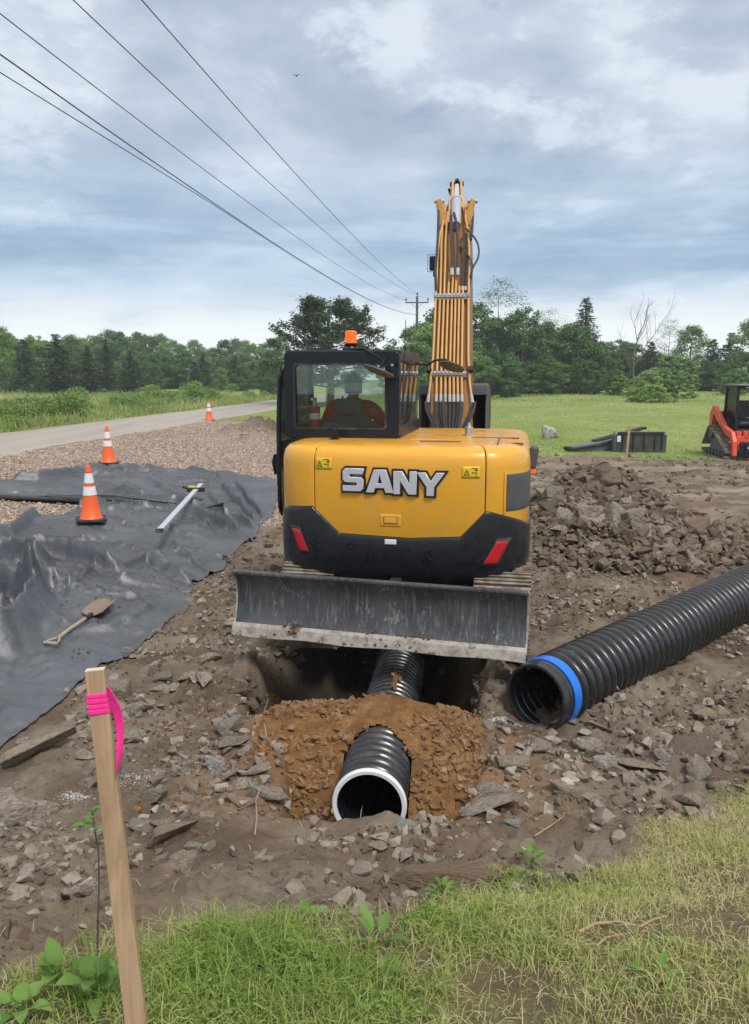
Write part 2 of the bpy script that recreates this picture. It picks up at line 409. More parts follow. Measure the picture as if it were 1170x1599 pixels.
# cloth
t = NT('woven_geotextile')
v = t.coord('Object')
c = t.mix(t.mr(t.noise(1.1, 6, .6), .3, .7), (.036, .042, .052), (.078, .088, .104))
dm = t.mr(t.noise(2.2, 8, .68), .60, .78, 0, .4); c = t.mix(dm, c, (.09, .08, .07))
d2 = t.mr(t.noise(1.0, 9, .75, dist=.8), .64, .68, 0, .9); c = t.mix(d2, c, (.14, .085, .05))
nm = t.bump(t.math('ADD', t.noise(11, 7, .65), t.math('MULTIPLY', t.math('ABSOLUTE', t.math('SUBTRACT', t.noise(3.2, 4, .5, dist=.6), .5)), -2.5)), .30, .03)
M['cloth'] = t.fin(c, t.math('ADD', t.math('MULTIPLY', dm, .3), t.mr(t.noise(3, 4), .3, .7, .46, .56)), nm, spec=.9, IOR=1.6)
# cones
M['cone'] = simple('cone_orange', (.85, .13, .02), .45, var=.08, sc=8, dirt=(.45, .2, .1), dsc=14, dth=(.55, .9))
M['cone_white'] = simple('cone_reflective_white', (.72, .73, .75), .35, var=.08, sc=40)
M['rubber'] = simple('black_rubber_base', (.02, .02, .021), .7, dirt=(.12, .1, .08))
# wood
def wood(name, a, b, sc=3, axis=(14, 14, .8)):
    t = NT(name); n = t.noise(sc, 6, .6, t.coord('Object', axis), dist=.6)
    c = t.mix(t.mr(n, .3, .7), a, b); c = t.mix(t.mr(t.noise(sc * 2, 3), .66, .75, 0, .4), c, tuple(x * .5 for x in a))
    return t.fin(c, .7, t.bump(n, .25, .003))
M['wood'] = wood('raw_pine', (.30, .19, .105), (.47, .33, .20))
M['wood_end'] = wood('sawn_pine_end', (.58, .47, .34), (.68, .58, .45))
M['wood_grey'] = wood('weathered_handle_wood', (.30, .23, .16), (.42, .35, .26))
M['bark'] = wood('grey_brown_bark', (.085, .07, .058), (.15, .13, .11), 4)
M['pink'] = simple('pink_flagging_tape', (.95, .035, .30), .35, var=.06, sc=30, Subsurface_Weight=.0)
M['alu'] = simple('aluminium_straightedge', (.60, .62, .64), .35, .3, var=.05, dirt=(.3, .26, .22), dsc=9, dth=(.58, .9))
# machine paint of the loader
M['loader'] = simple('loader_orange_red', (.72, .09, .035), .4, var=.08, sc=4, dirt=(.3, .12, .08), dsc=6, dth=(.55, .95))
# leaf materials
def leafm(name, a, b, trans=.25, rv=.25):
    t = NT(name); v = t.attr('v'); oi = t.node('ShaderNodeObjectInfo').outputs['Random']
    c = t.mix(v, a, b); c = t.mix(t.mr(oi, 0, 1, 0, rv, False), c, tuple(min(1, x * 1.6) for x in b))
    t.fin(c, .62, spec=.25)
    tl = t.node('ShaderNodeBsdfTranslucent'); t.l.new(c, tl.inputs[0])
    mx = t.node('ShaderNodeMixShader'); mx.inputs[0].default_value = trans
    t.l.new(t.p.outputs[0], mx.inputs[1]); t.l.new(tl.outputs[0], mx.inputs[2]); t.l.new(mx.outputs[0], t.out.inputs[0])
    return t.m
M['leaf'] = leafm('broad_leaf_green', (.095, .185, .04), (.23, .35, .09))
M['leaf_dark'] = leafm('dark_leaf_green', (.055, .115, .032), (.14, .235, .066))
M['leaf_light'] = leafm('pale_leaf_green', (.08, .13, .045), (.16, .22, .08))
M['needle'] = leafm('cedar_needle_green', (.030, .056, .024), (.075, .115, .045), .12)
M['weed'] = leafm('weed_green', (.10, .17, .035), (.20, .29, .075))
# rock
def rockm(name, cs, mud=(.17, .14, .11), mud2=(.15, .115, .08)):
    t = NT(name); oi = t.node('ShaderNodeObjectInfo').outputs['Random']
    at = t.attr('v'); r = t.math('FRACT', t.math('ADD', oi, at))
    rp = t.node('ShaderNodeValToRGB'); t.l.new(r, rp.inputs[0]); el = rp.color_ramp.elements
    el[0].color = (*cs[0], 1); el[1].color = (*cs[-1], 1)
    for i, q in enumerate(cs[1:-1]):
        e = el.new((i + 1) / (len(cs) - 1)); e.color = (*q, 1)
    v = t.coord('Object')
    c = t.mix(t.mr(t.noise(9, 8, .65, v), .3, .72), rp.outputs[0], mud)
    c = t.mix(t.mr(t.noise(2.5, 6, .6, v), .5, .72, 0, .7), c, mud2)
    c = t.mix(t.mr(t.noise(24, 6, .75, v), .56, .74, 0, .55), c, (.48, .44, .38)); c = t.mix(t.mr(t.noise(16, 7, .75, v), .46, .28, 0, .7), c, (.07, .055, .045))
    h = t.math('ADD', t.noise(14, 8, .7, v), t.math('MULTIPLY', t.voro(9, v), .5))
    return t.fin(c, .82, t.bump(h, .8, .03), spec=.3)
M['rock'] = rockm('shale_rock', [(.33, .285, .23), (.42, .37, .305), (.25, .215, .175), (.50, .45, .37), (.35, .28, .20)])
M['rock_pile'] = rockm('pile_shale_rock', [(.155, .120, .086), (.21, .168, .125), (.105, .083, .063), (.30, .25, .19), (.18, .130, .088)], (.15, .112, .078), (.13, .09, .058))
M['rock_fill'] = rockm('orange_fill_stone', [(.24, .125, .05), (.30, .17, .08), (.20, .11, .05), (.36, .23, .13), (.28, .155, .07)], (.20, .11, .05), (.17, .09, .04))
M['rock_tan'] = rockm('tan_rock', [(.34, .26, .18), (.36, .28, .20)])
M['rock_white'] = rockm('white_marked_rock', [(.36, .35, .33), (.44, .43, .42)])
M['rock_brown'] = rockm('brown_boulder', [(.20, .13, .07), (.22, .15, .085)])
# ================================================================== GROUND
def dens_axis(a, b, lo, hi, step, grow):
    mid_ = np.arange(lo, hi + step / 2, step); l = [lo]; s = step
    while l[-1] > a: s = min(s * grow, 12); l.append(l[-1] - s)
    r = [mid_[-1]]; s = step
    while r[-1] < b: s = min(s * grow, 12); r.append(r[-1] + s)
    return np.array(l[1:][::-1] + list(mid_) + r[1:])
gx = dens_axis(-190, 190, -3.2, 4.4, .022, 1.035)
gy = dens_axis(-40, 230, 1.5, 8.0, .022, 1.022)
GX, GY = np.meshgrid(gx, gy); Z = H(GX, GY)
ny, nx = GX.shape
idx = np.arange(ny * nx).reshape(ny, nx)
Fq = np.stack([idx[:-1, :-1], idx[:-1, 1:], idx[1:, 1:], idx[1:, :-1]], -1).reshape(-1, 4)
me = np_mesh('ground', np.stack([GX, GY, Z], -1).reshape(-1, 3), Fq, True)
gm = np.maximum(m_grassnear(GX, GY) * .85, m_lawn(GX, GY)); grm = m_gravel(GX, GY)
a_, l_ = pipe_al(GX, GY)
orange = np.exp(-((a_ - .5) / .62) ** 2 - (l_ / 1.0) ** 4) * sst(-.35, .1, fbm(GX, GY, 3, 4, 101) + .2)
umber = np.maximum(sst(.15, -.3, Z) * sst(3.8, 4.4, GY) * sst(14, 9, GY), spoil(GX, GY))  # darker soil colour low in the trench and on the spoil bank
attr(me, 'zone', np.stack([gm, grm, orange, umber], -1).reshape(-1, 4))
t = NT('site_ground')
P = t.node('ShaderNodeNewGeometry').outputs['Position']
za = t.node('ShaderNodeAttribute'); za.attribute_name = 'zone'
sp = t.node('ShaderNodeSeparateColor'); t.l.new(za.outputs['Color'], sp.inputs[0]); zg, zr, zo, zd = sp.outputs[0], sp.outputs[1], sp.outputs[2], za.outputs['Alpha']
# dirt
d = t.mix(t.mr(t.noise(1.3, 7, .6, P), .32, .68), (.115, .087, .062), (.29, .24, .186))
d = t.mix(t.mr(t.noise(.45, 4, .6, P), .42, .66, 0, .6), d, (.17, .115, .075))
d = t.mix(t.mr(t.noise(7, 7, .7, P), .52, .74, 0, .7), d, (.30, .255, .205))
d = t.mix(t.mr(t.noise(16, 5, .7, P), .54, .72, 0, .7), d, (.075, .055, .04))
vc = t.node('ShaderNodeTexVoronoi'); t.l.new(P, vc.inputs['Vector']); vc.inputs['Scale'].default_value = 55
d = t.mix(t.mr(vc.outputs['Distance'], .02, .20, .55, 0), d, t.mix(vc.outputs['Color'], (.20, .16, .12), (.40, .35, .29)))
stp = t.node('ShaderNodeMapping'); t.l.new(P, stp.inputs[0]); stp.inputs['Scale'].default_value = (.35, 2.6, 1); stp.inputs['Rotation'].default_value = (0, 0, R(4)); sq = t.node('ShaderNodeSeparateXYZ'); t.l.new(P, sq.inputs[0])
farm = t.mr(sq.outputs[1], 12, 15); sn = t.noise(1.2, 6, .65, stp.outputs[0])
d = t.mix(t.math('MULTIPLY', farm, t.mr(sn, .5, .66, 0, .75)), d, (.33, .265, .205)); d = t.mix(t.math('MULTIPLY', farm, t.mr(sn, .48, .34, 0, .75)), d, (.10, .072, .05))
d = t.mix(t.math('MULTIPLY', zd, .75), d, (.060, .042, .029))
og = t.mix(t.noise(20, 6, .7, P), (.17, .085, .035), (.30, .165, .075)); d = t.mix(zo, d, og)
# gravel
vg = t.node('ShaderNodeTexVoronoi'); t.l.new(P, vg.inputs['Vector']); vg.inputs['Scale'].default_value = 24
gsep = t.node('ShaderNodeSeparateColor'); t.l.new(vg.outputs['Color'], gsep.inputs[0])
g = t.mix(gsep.outputs[0], (.34, .25, .20), (.56, .47, .40)); g = t.mix(t.mr(gsep.outputs[1], .6, 1, 0, .6), g, (.22, .16, .13))
g = t.mix(t.mr(vg.outputs['Distance'], .35, .75, 0, .7), g, (.15, .11, .085))
g = t.mix(t.mr(t.noise(.35, 5, .6, P), .42, .68, 0, .55), g, (.40, .33, .26))
# grass under layer
n1 = t.noise(.22, 6, .6, P); n2 = t.noise(2.4, 6, .65, P); n3 = t.noise(18, 5, .7, P)
gr = t.mix(t.mr(n1, .35, .66), (.21, .27, .075), (.32, .37, .135)); gr = t.mix(t.mr(n2, .35, .7), gr, (.185, .25, .06))
gr = t.mix(t.mr(n3, .5, .75, 0, .55), gr, (.32, .31, .14)); gr = t.mix(t.mr(n3, .45, .25, 0, .6), gr, (.05, .07, .02))
sepp = t.node('ShaderNodeSeparateXYZ'); t.l.new(P, sepp.inputs[0])
near = t.mr(sepp.outputs[1], 9, 6)
gr = t.mix(near, gr, t.mix(t.mr(n2, .4, .62), (.15, .12, .07), (.20, .17, .085)))
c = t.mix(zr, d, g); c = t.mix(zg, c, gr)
b1 = t.bump(t.math('ADD', t.noise(22, 8, .72, P), t.math('MULTIPLY', t.noise(90, 5, .7, P), .35)), .75, .03)
b2 = t.bump(t.math('MULTIPLY', t.mr(vg.outputs['Distance'], 0, .8, 1, 0), t.math('MULTIPLY', zr, 1.0)), .7, .03, b1)
M['ground'] = t.fin(c, .93, b2, spec=.15)
ground = mobj('ground', me, M['ground']); tag(ground, kind='structure')
# ---------------- road
ys = np.concatenate([np.arange(-20, 60, 1.0), np.arange(60, 226, 6.0)]); V = []; Fc = []
for i, yy in enumerate(ys):
    for j, q in enumerate((0, .03, .2, .4, .5, .6, .8, .97, 1)):
        xl = road_l(yy) + .15 * math.sin(yy * .7) * (q < .02); xr = road_r(yy) + (.35 * float(fbm(np.array([1.0]), np.array([yy]), .5, 3, 7)[0])) * (q > .98)
        x = xl + (xr - xl) * q; zc_ = .035 * (1 - (2 * q - 1) ** 2) + (.008 if 0 < q < 1 else -.03)
        V.append((x, yy, 0)); Fc.append(zc_)
V = np.array(V); V[:, 2] = H(V[:, 0], V[:, 1], False) + .012 + np.array(Fc)
k = 9; F_ = [(i * k + j, i * k + j + 1, (i + 1) * k + j + 1, (i + 1) * k + j) for i in range(len(ys) - 1) for j in range(k - 1)]
t = NT('worn_asphalt'); P = t.node('ShaderNodeNewGeometry').outputs['Position']
st_ = t.node('ShaderNodeMapping'); t.l.new(P, st_.inputs[0]); st_.inputs['Rotation'].default_value = (0, 0, R(7.7)); st_.inputs['Scale'].default_value = (1.3, .05, 1)
c = t.mix(t.mr(t.noise(1, 5, .6, st_.outputs[0]), .35, .65), (.33, .295, .265), (.46, .42, .375)); c = t.mix(t.noise(40, 4, .7, P), c, (.30, .27, .24))
c = t.mix(t.mr(t.noise(.9, 6, .7, P), .55, .72, 0, .5), c, (.36, .30, .245))
road = mobj('road', np_mesh('road', V, F_, True), t.fin(c, .85, t.bump(t.noise(60, 4, .6, P), .3, .01), spec=.2)); tag(road, kind='structure')

# ================================================================== ROCKS
def rock_proto(seed, flat=.45, long=1.35):
    r = random.Random(seed); bm = bmesh.new()
    for i in range(r.randint(11, 17)):
        p = Vector((r.uniform(-1, 1), r.uniform(-1, 1), r.uniform(-1, 1)))
        m_ = max(abs(p.x), abs(p.y), abs(p.z)); p *= (.78 + .22 * r.random()) / max(m_, .2) if r.random() < .8 else 1
        bm.verts.new((p.x * .5 * long * (1 - .25 * r.random()), p.y * .5, p.z * .5 * flat))
    res = bmesh.ops.convex_hull(bm, input=bm.verts)
    bmesh.ops.delete(bm, geom=[g for g in res['geom_interior'] if isinstance(g, bmesh.types.BMVert)], context='VERTS')
    bmesh.ops.dissolve_limit(bm, angle_limit=R(9), verts=bm.verts, edges=bm.edges)
    return bm
protos = []; stoneprot = []
FLAT = [random.choice([.5, .6, .7, .85, .95]) for _ in range(22)]
for i in range(22):
    bm = rock_proto(100 + i, flat=FLAT[i], long=random.choice([1.05, 1.2, 1.4]))
    bl = bm.copy(); bmesh.ops.triangulate(bl, faces=bl.faces)
    stoneprot.append((np.array([v.co[:] for v in bl.verts]), np.array([[v.index for v in f.verts] for f in bl.faces]))); bl.free()
    bmesh.ops.bevel(bm, geom=list(bm.edges), offset=.022, segments=2, affect='EDGES', clamp_overlap=True)
    bmesh.ops.triangulate(bm, faces=bm.faces)
    bmesh.ops.subdivide_edges(bm, edges=[e for e in bm.edges if e.calc_length() > .22], cuts=2, use_grid_fill=True)
    for v in bm.verts:
        q = v.co * 5.5 + Vector((i * 3.1, 0, 0)); from_ = math.sin(q.x * 1.7 + math.sin(q.y * 2.3)) * math.cos(q.z * 2.9 + q.y)
        v.co += v.normal * (.014 * from_) if v.normal.length > .5 else Vector()
    pm = bpy.data.meshes.new('rock'); bm.to_mesh(pm); bm.free()
    for p in pm.polygons: p.use_smooth = True
    try: pm.set_sharp_from_angle(angle=R(28))
    except Exception: pass
    protos.append(pm)
_mc = {}
def rock(loc, size, label, group=None, mat='rock', flat=None, tilt=.35, rz=None, pi=None, sink=.25, dims=None, cat='rock'):
    pi = random.randrange(22) if pi is None else pi
    key = (pi, mat)
    if key not in _mc:
        mm = protos[pi].copy(); mm.materials.clear(); mm.materials.append(M[mat]); _mc[key] = mm
    o = bpy.data.objects.new('rock', _mc[key]); COL.objects.link(o)
    s = size; dm_ = dims or (1, random.uniform(.8, 1.15), random.uniform(.8, 1.2))
    o.scale = (s * dm_[0], s * dm_[1], s * dm_[2])
    o.rotation_euler = (random.gauss(0, tilt), random.gauss(0, tilt), random.uniform(0, 6.28) if rz is None else rz)
    o.location = (loc[0], loc[1], loc[2] + s * .25 * (.6 - sink * 2))
    tag(o, label, cat, group); return o
def rotmats(n, tilt):
    a = rng.uniform(0, 2 * np.pi, n); b = rng.normal(0, tilt, n); c = rng.normal(0, tilt, n)
    ca, sa, cb, sb, cc, scx = np.cos(a), np.sin(a), np.cos(b), np.sin(b), np.cos(c), np.sin(c); O = np.zeros(n); I = np.ones(n)
    Rz = np.stack([ca, -sa, O, sa, ca, O, O, O, I], -1).reshape(-1, 3, 3)
    Rx = np.stack([I, O, O, O, cb, -sb, O, sb, cb], -1).reshape(-1, 3, 3)
    Ry = np.stack([cc, O, scx, O, I, O, -scx, O, cc], -1).reshape(-1, 3, 3)
    return Rx @ Ry @ Rz
def scatter(name, pts, sizes, m, prot=stoneprot, tilt=.4, aniso=.35):
    n = len(pts); pick = rng.integers(0, len(prot), n); Vs = []; Fs = []; vv = []; base_ = 0
    Rm = rotmats(n, tilt); sc = sizes[:, None] * (1 + aniso * (rng.random((n, 3)) - .5) * 2)
    for k_, (pv, pf) in enumerate(prot):
        ii = np.where(pick == k_)[0]
        if not len(ii): continue
        W = np.einsum('nij,nvj->nvi', Rm[ii], pv[None] * sc[ii][:, None, :]) + pts[ii][:, None, :]
        Vs.append(W.reshape(-1, 3)); nv = len(pv)
        Fs.append((pf[None] + (base_ + np.arange(len(ii)) * nv)[:, None, None]).reshape(-1, 3)); base_ += nv * len(ii)
        vv.append(np.repeat(rng.random(len(ii)), nv))
    me = np_mesh(name, np.concatenate(Vs), np.concatenate(Fs)); attr(me, 'v', np.concatenate(vv))
    return mobj(name, me, m)

rb = [(430, 748), (433, 775), (428, 800), (406, 818), (402, 838), (352, 872), (350, 885), (300, 905), (298, 938), (262, 962), (215, 995), (160, 1030), (100, 1076), (50, 1108), (0, 1140)]
RB = np.array([at_z(px, py, .17 if py < 800 else .1)[:2] for px, py in rb]); RB = np.vstack([RB, [[-2.75, 4.35], [-3.3, 3.6]]])
o_ = np.argsort(RB[:, 1]); RBx, RBy = RB[o_, 0], RB[o_, 1]
TL = [(3.6, -7), (9.3, -7), (9.6, -5.5), (10.2, -4.85), (10.9, -4.40), (11.6, -4.25), (11.95, -4.35), (12.0, -7.5), (13.1, -7.2), (13.5, -6.3), (14.5, -5.7), (15.6, -5.3), (16.15, -4.6), (16.35, -3.6), (16.4, -2.2)]
def cl_left(y): return np.interp(y, [q[0] for q in TL], [q[1] for q in TL])
def in_cloth(x, y, mrg=.06): return (y > 3.6) & (y < 16.35) & (x < np.interp(y, RBy, RBx) - mrg) & (x > cl_left(y) + mrg)

# ---- pile of broken rock
PX, PY = 3.25, 11.0
def pile_h(x, y):
    u = (x - PX) / np.where(x > PX, 1.55, 1.7); v = (y - PY) / 2.1; r = np.sqrt(u * u + v * v)
    lump = .94 + .22 * fbm(x, y, 1.3, 3, 120)
    main = np.clip(1 - r, 0, 1) ** .95 * 1.22
    side = .30 * np.exp(-((x - 4.9) / .6) ** 2 - ((y - 10.6) / .8) ** 2)
    peak = .12 * np.exp(-((x - 3.15) / .5) ** 2 - ((y - 11.4) / .6) ** 2)
    return np.maximum(main * lump + side + peak, 0)
xs = np.arange(.9, 6.6, .05); yy = np.arange(8.2, 13.8, .05); AX, AY = np.meshgrid(xs, yy)
PZ = H(AX, AY) - .06 + pile_h(AX, AY) * .93 + np.where(pile_h(AX, AY) > .02, np.abs(fbm(AX, AY, 7, 3, 121)) * .08, -.05)
n2_, n1_ = AX.shape; ii = np.arange(n1_ * n2_).reshape(n2_, n1_)
t = NT('pile_soil'); P = t.node('ShaderNodeNewGeometry').outputs['Position']
c = t.mix(t.mr(t.noise(6, 7, .7, P), .35, .7), (.065, .046, .031), (.16, .118, .082))
M['pile_soil'] = t.fin(c, .95, t.bump(t.noise(30, 7, .7, P), .8, .03), spec=.1)
o = mobj('soil_heap', np_mesh('soil_heap', np.stack([AX, AY, PZ], -1).reshape(-1, 3), np.stack([ii[:-1, :-1], ii[:-1, 1:], ii[1:, 1:], ii[1:, :-1]], -1).reshape(-1, 4), True), M['pile_soil'])
tag(o, 'dark loose soil filling the heap of broken rock right of the excavator', 'soil heap', kind='stuff')
def pile_pt(x, y): return float(H(x, y)) + float(pile_h(x, y)) * .93
def on_px(px, py, hf):
    """first hit of the view ray with a surface height function"""
    d = ray(px, py); ts = np.linspace(1.2, 40, 6000) if hf is H else np.linspace(6, 16, 2500)
    X = CP[0] + d[0] * ts; Y = CP[1] + d[1] * ts; Zr = CP[2] + d[2] * ts
    hh = hf(X, Y, False) if hf is H else hf(X, Y)
    k_ = np.argmax(Zr < hh); return np.array([X[k_], Y[k_], hh[k_]])
HP = lambda x, y: H(x, y, False) + pile_h(x, y) * .93
# special rocks of the pile
for (px, py, s, lab, mt, dm_, pi) in [
    (1082, 826, .62, 'large rounded brown boulder on the right side of the rock pile', 'rock_brown', (1.0, .8, 1.3), 4),
    (1106, 860, .40, 'tan wedge shaped rock below the brown boulder at the right foot of the pile', 'rock_tan', (1.1, .9, 1.2), 9),
    (1070, 850, .26, 'tan upright rock just left of the tan wedge below the boulder', 'rock_tan', (.9, 1, 1.6), 12),
    (1046, 866, .28, 'flat tan slab leaning low at the front right of the rock pile', 'rock_tan', (1.2, 1, .9), 2),
    (1030, 834, .34, 'pale layered rock left of the brown boulder in the pile', 'rock', (1.2, .9, 1), 6),
    (900, 786, .30, 'long pale slab high on the left shoulder of the rock pile', 'rock', (1.3, .8, .8), 3),
    (925, 810, .50, 'big dusty grey block in the middle left of the rock pile', 'rock', (1.1, 1, 1.1), 15),
    (985, 812, .42, 'pointed grey slab in the centre of the rock pile', 'rock', (1, 1, 1.2), 8),
    (1052, 790, .32, 'squarish grey rock high on the right shoulder of the pile', 'rock', (1, .9, 1.3), 17),
    (935, 745, .42, 'dark flat rock on the very top of the rock pile', 'rock_pile', (1.2, 1, .8), 5),
    (1148, 830, .40, 'dark layered rock at the far right end of the rock pile', 'rock_pile', (1.3, 1, 1), 1),
    (915, 900, .26, 'upright oval grey rock at the front foot of the pile', 'rock_pile', (.8, .8, 1.6), 13),
    (988, 892, .22, 'small grey block at the middle front foot of the pile', 'rock', (1, 1, 1.3), 19),
    (967, 846, .17, 'small pale square stone in the middle front of the pile', 'rock_tan', (.8, .8, 1.6), 10),
    (1040, 915, .10, 'small white square stone on bare soil in front of the pile', 'rock_white', (1, 1, 1), 11),
]:
    p = on_px(px, py, HP); rock(p, s * .72, lab, None, mt, dims=dm_, pi=pi, sink=.2, tilt=.3)
def pile_label(x, y, s):
    hgt_ = float(pile_h(np.array(x), np.array(y)))
    return '%s broken rock %s, %s' % ('big' if s > .26 else 'mid sized' if s > .17 else 'small', 'on the upper part of the rock pile' if hgt_ > .62 else 'half way up the rock pile' if hgt_ > .33 else 'on the lower edge of the rock pile', 'toward its left end' if x < PX - .6 else 'toward its right end' if x > PX + .6 else 'in its middle')
cnt = 0
while cnt < 110:
    x = rng.normal(PX, .85); y = rng.normal(PY - .55, .85)
    if pile_h(np.array(x), np.array(y)) < .10: continue
    s = .13 + .30 * rng.random() ** 2.2
    rock((x, y, pile_pt(x, y)), s, pile_label(x, y, s), 'rocks of the broken rock pile', 'rock' if (y < PY - .7 and random.random() < .5) or random.random() < .15 else 'rock_pile', tilt=.45); cnt += 1
n = 20000; x = rng.uniform(1.2, 6.4, n); y = rng.uniform(8.4, 13.5, n); k_ = pile_h(x, y) > .03; x = x[k_]; y = y[k_]
o = scatter('rubble', np.stack([x, y, H(x, y) + pile_h(x, y) * .93 + .01], -1), .035 + .13 * rng.random(len(x)) ** 2.4, M['rock_pile'], tilt=.5)
tag(o, 'small broken rubble between the larger rocks of the pile', 'rubble', kind='stuff')

# ---- rocks of the foreground: hero ones by where they lie, then grouped ones
hero = [ # px, py, width px, label, mat, dims
 (62, 1170, 92, 'long grey slab between the stake and the left edge, below the fabric corner', 'rock', (1.15, .5, .7), .5, 3),
 (40, 1268, 84, 'big flat grey slab at the left edge beside the stake', 'rock', (1.2, .7, .8), .3, 5),
 (8, 1286, 40, 'grey slab end cut off by the left edge of the view', 'rock', (1, .8, .6), .3, 7),
 (219, 1110, 46, 'smooth grey stone on bare soil right of the pink ribbon', 'rock', (1.15, .8, .9), .4, 11),
 (256, 1074, 42, 'flat shale flake lying behind the smooth grey stone', 'rock', (1.2, .8, .35), 0, 6),
 (185, 1080, 46, 'cracked grey block against the stake top, left of the ribbon', 'rock', (.9, .8, 1.2), 0, 8),
 (270, 1213, 38, 'small whitish rock right of the stake beside the white chalk mark', 'rock_white', (1.1, .8, .9), -.5, 14),
 (336, 1200, 52, 'grey rock with white marking paint above a dark hollow', 'rock_white', (1.25, .8, .6), -.2, 2),
 (273, 1305, 66, 'tan flat rock standing tilted among grey rocks near the stake', 'rock_tan', (1.2, .55, .9), .9, 3),
 (223, 1293, 42, 'dark grey blocky rock left of the tan tilted rock', 'rock', (1, .9, 1.1), 0, 16),
 (252, 1296, 36, 'light tan blocky stone tucked against the tan tilted rock', 'rock_tan', (.9, .8, 1), 0, 18),
 (256, 1268, 34, 'upright grey block behind the tan tilted rock', 'rock', (.8, .8, 1.5), 0, 0),
 (310, 1318, 40, 'grey half buried rock right of the tan tilted rock', 'rock', (1, .8, .9), 0, 9),
 (238, 1248, 42, 'pale crumbly rock above the group beside the stake', 'rock', (1.1, .8, .8), 0, 10),
 (350, 1352, 34, 'oval grey brown rock half buried in smooth soil', 'rock', (1, .8, 1), .9, 13),
 (138, 1312, 54, 'brown slab leaning behind the stake', 'rock_tan', (1.2, .5, .8), .6, 4),
 (6, 1390, 38, 'tan rock cut off by the left edge low down', 'rock_tan', (1, .9, 1), .4, 17),
 (125, 1400, 34, 'light brown rock left of the stake low down', 'rock_tan', (1, .8, .8), 0, 21),
 (368, 1160, 46, 'dark thin slate lying at the left rim of the trench', 'rock', (1.2, .8, .35), .3, 5),
 (385, 1180, 34, 'grey slate leaning at the left rim of the trench', 'rock', (.8, .8, .8), .8, 1),
 (400, 1205, 40, 'dark ledge rock overhanging the orange fill on the left', 'rock', (1.2, .8, .5), 0, 6),
 (376, 1252, 50, 'thin brown slab poking over the left trench edge', 'rock_tan', (1.3, .7, .35), .2, 2),
 (420, 1240, 46, 'dark slab sticking out of the left trench wall', 'rock', (1.2, .8, .4), -.5, 7),
 (635, 1290, 30, 'pale small stone right of the white pipe end', 'rock_white', (1, .8, .7), 0, 20),
 (770, 1256, 92, 'wide pale grey ledge slab right of the trench', 'rock', (1.0, .8, .45), -.15, 3),
 (752, 1192, 48, 'rounded grey rock on the right rim of the trench', 'rock', (.9, .9, 1.3), 0, 15),
 (742, 1216, 52, 'second rounded grey rock lower on the right trench rim', 'rock', (1, .9, 1), .5, 11),
 (776, 1235, 50, 'pale triangular slab right of the orange fill', 'rock', (1.1, .8, .5), -.4, 5),
 (805, 1190, 44, 'dark grey slab in front of the big loose pipe', 'rock', (1.2, .8, .6), 0, 8),
 (943, 1192, 52, 'pale greenish slab leaning on a dark block in front of the blue banded pipe', 'rock_white', (1.1, .8, .7), .5, 2),
 (920, 1166, 44, 'dark sided block just right of the blue pipe band', 'rock', (1, .9, 1.3), .2, 16),
 (1003, 1198, 56, 'long flat cream slab right of the pale greenish slab', 'rock_tan', (1.3, .6, .5), -.1, 3),
 (1038, 1197, 36, 'grey white veined stone beside the cream slab', 'rock_white', (1, .8, .8), 0, 14),
 (885, 1226, 56, 'pale pointed slab lying in dirt before the blue banded pipe', 'rock', (1.2, .7, .4), -.5, 6),
 (860, 1170, 36, 'small grey stone at the mouth of the blue banded pipe', 'rock', (1.1, .8, .7), 0, 12),
 (800, 1296, 26, 'small pale stone on soil left of the grass edge', 'rock_white', (1, .8, .8), 0, 18),
 (1140, 1125, 44, 'pale flat rock beneath the loose pipe near the right edge', 'rock', (1.2, .8, .6), .2, 9),
 (1100, 1125, 34, 'tan flat rock beneath the loose pipe', 'rock_tan', (1.1, .8, .6), 0, 4),
 (1080, 1166, 80, 'broad blackish shale patch near the right edge', 'rock_pile', (1.3, .9, .25), .1, 5),
 (700, 1376, 100, 'broad low brown rock ledge at the grass edge', 'rock_brown', (1.4, .6, .4), .15, 7),
 (240, 1045, 34, 'upright pale rock on a dark clod near the fabric edge', 'rock', (.8, .8, 1.2), .3, 10),
 (330, 1035, 38, 'rounded mauve grey rock near the left end of the blade', 'rock', (1.1, .9, .9), .4, 11),
 (300, 1030, 34, 'flat grey rock left of the mauve grey rock', 'rock', (1.2, .8, .5), .1, 2),
]
for (px, py, w, lab, mt, dm_, rz, pi) in hero:
    p = on_px(px, py + w * .12, H); dist = math.hypot(p[1], 2.0)
    rock((p[0], p[1], float(H(p[0], p[1]))), w / F_PX * dist * .95, lab, None, mt, dims=dm_, rz=rz, pi=pi, tilt=.16, sink=.12)
flatp = [i for i in range(22) if FLAT[i] < .8]
def zone_rocks(nn, px0, px1, py0, py1, smin, smax, label, group, mt='rock'):
    c_ = 0; tries = 0
    while c_ < nn and tries < 4000:
        tries += 1
        if tries % 5 == 1: ccx, ccy = random.uniform(px0, px1), random.uniform(py0, py1)
        px = min(px1, max(px0, random.gauss(ccx, 26))); py = min(py1, max(py0, random.gauss(ccy, 13))); p = on_px(px, py, H)
        if float(m_grassnear(p[0], p[1])) > .3 or bool(in_cloth(np.array(p[0]), np.array(p[1]), -.03)): continue
        a, l = pipe_al(p[0], p[1])
        if abs(l) < .62 and -.35 < a < 1.9: continue
        s = smin + (smax - smin) * random.random() ** 2
        rock((p[0], p[1], float(H(p[0], p[1]))), s, label + (', larger' if s > smin + .45 * (smax - smin) else ', small') + (', farther part' if py < (py0 + py1) / 2 else ', nearer part') + (', left side' if px < (px0 + px1) / 2 else ', right side'), group, mt, tilt=.22, sink=.2, pi=random.choice(flatp)); c_ += 1
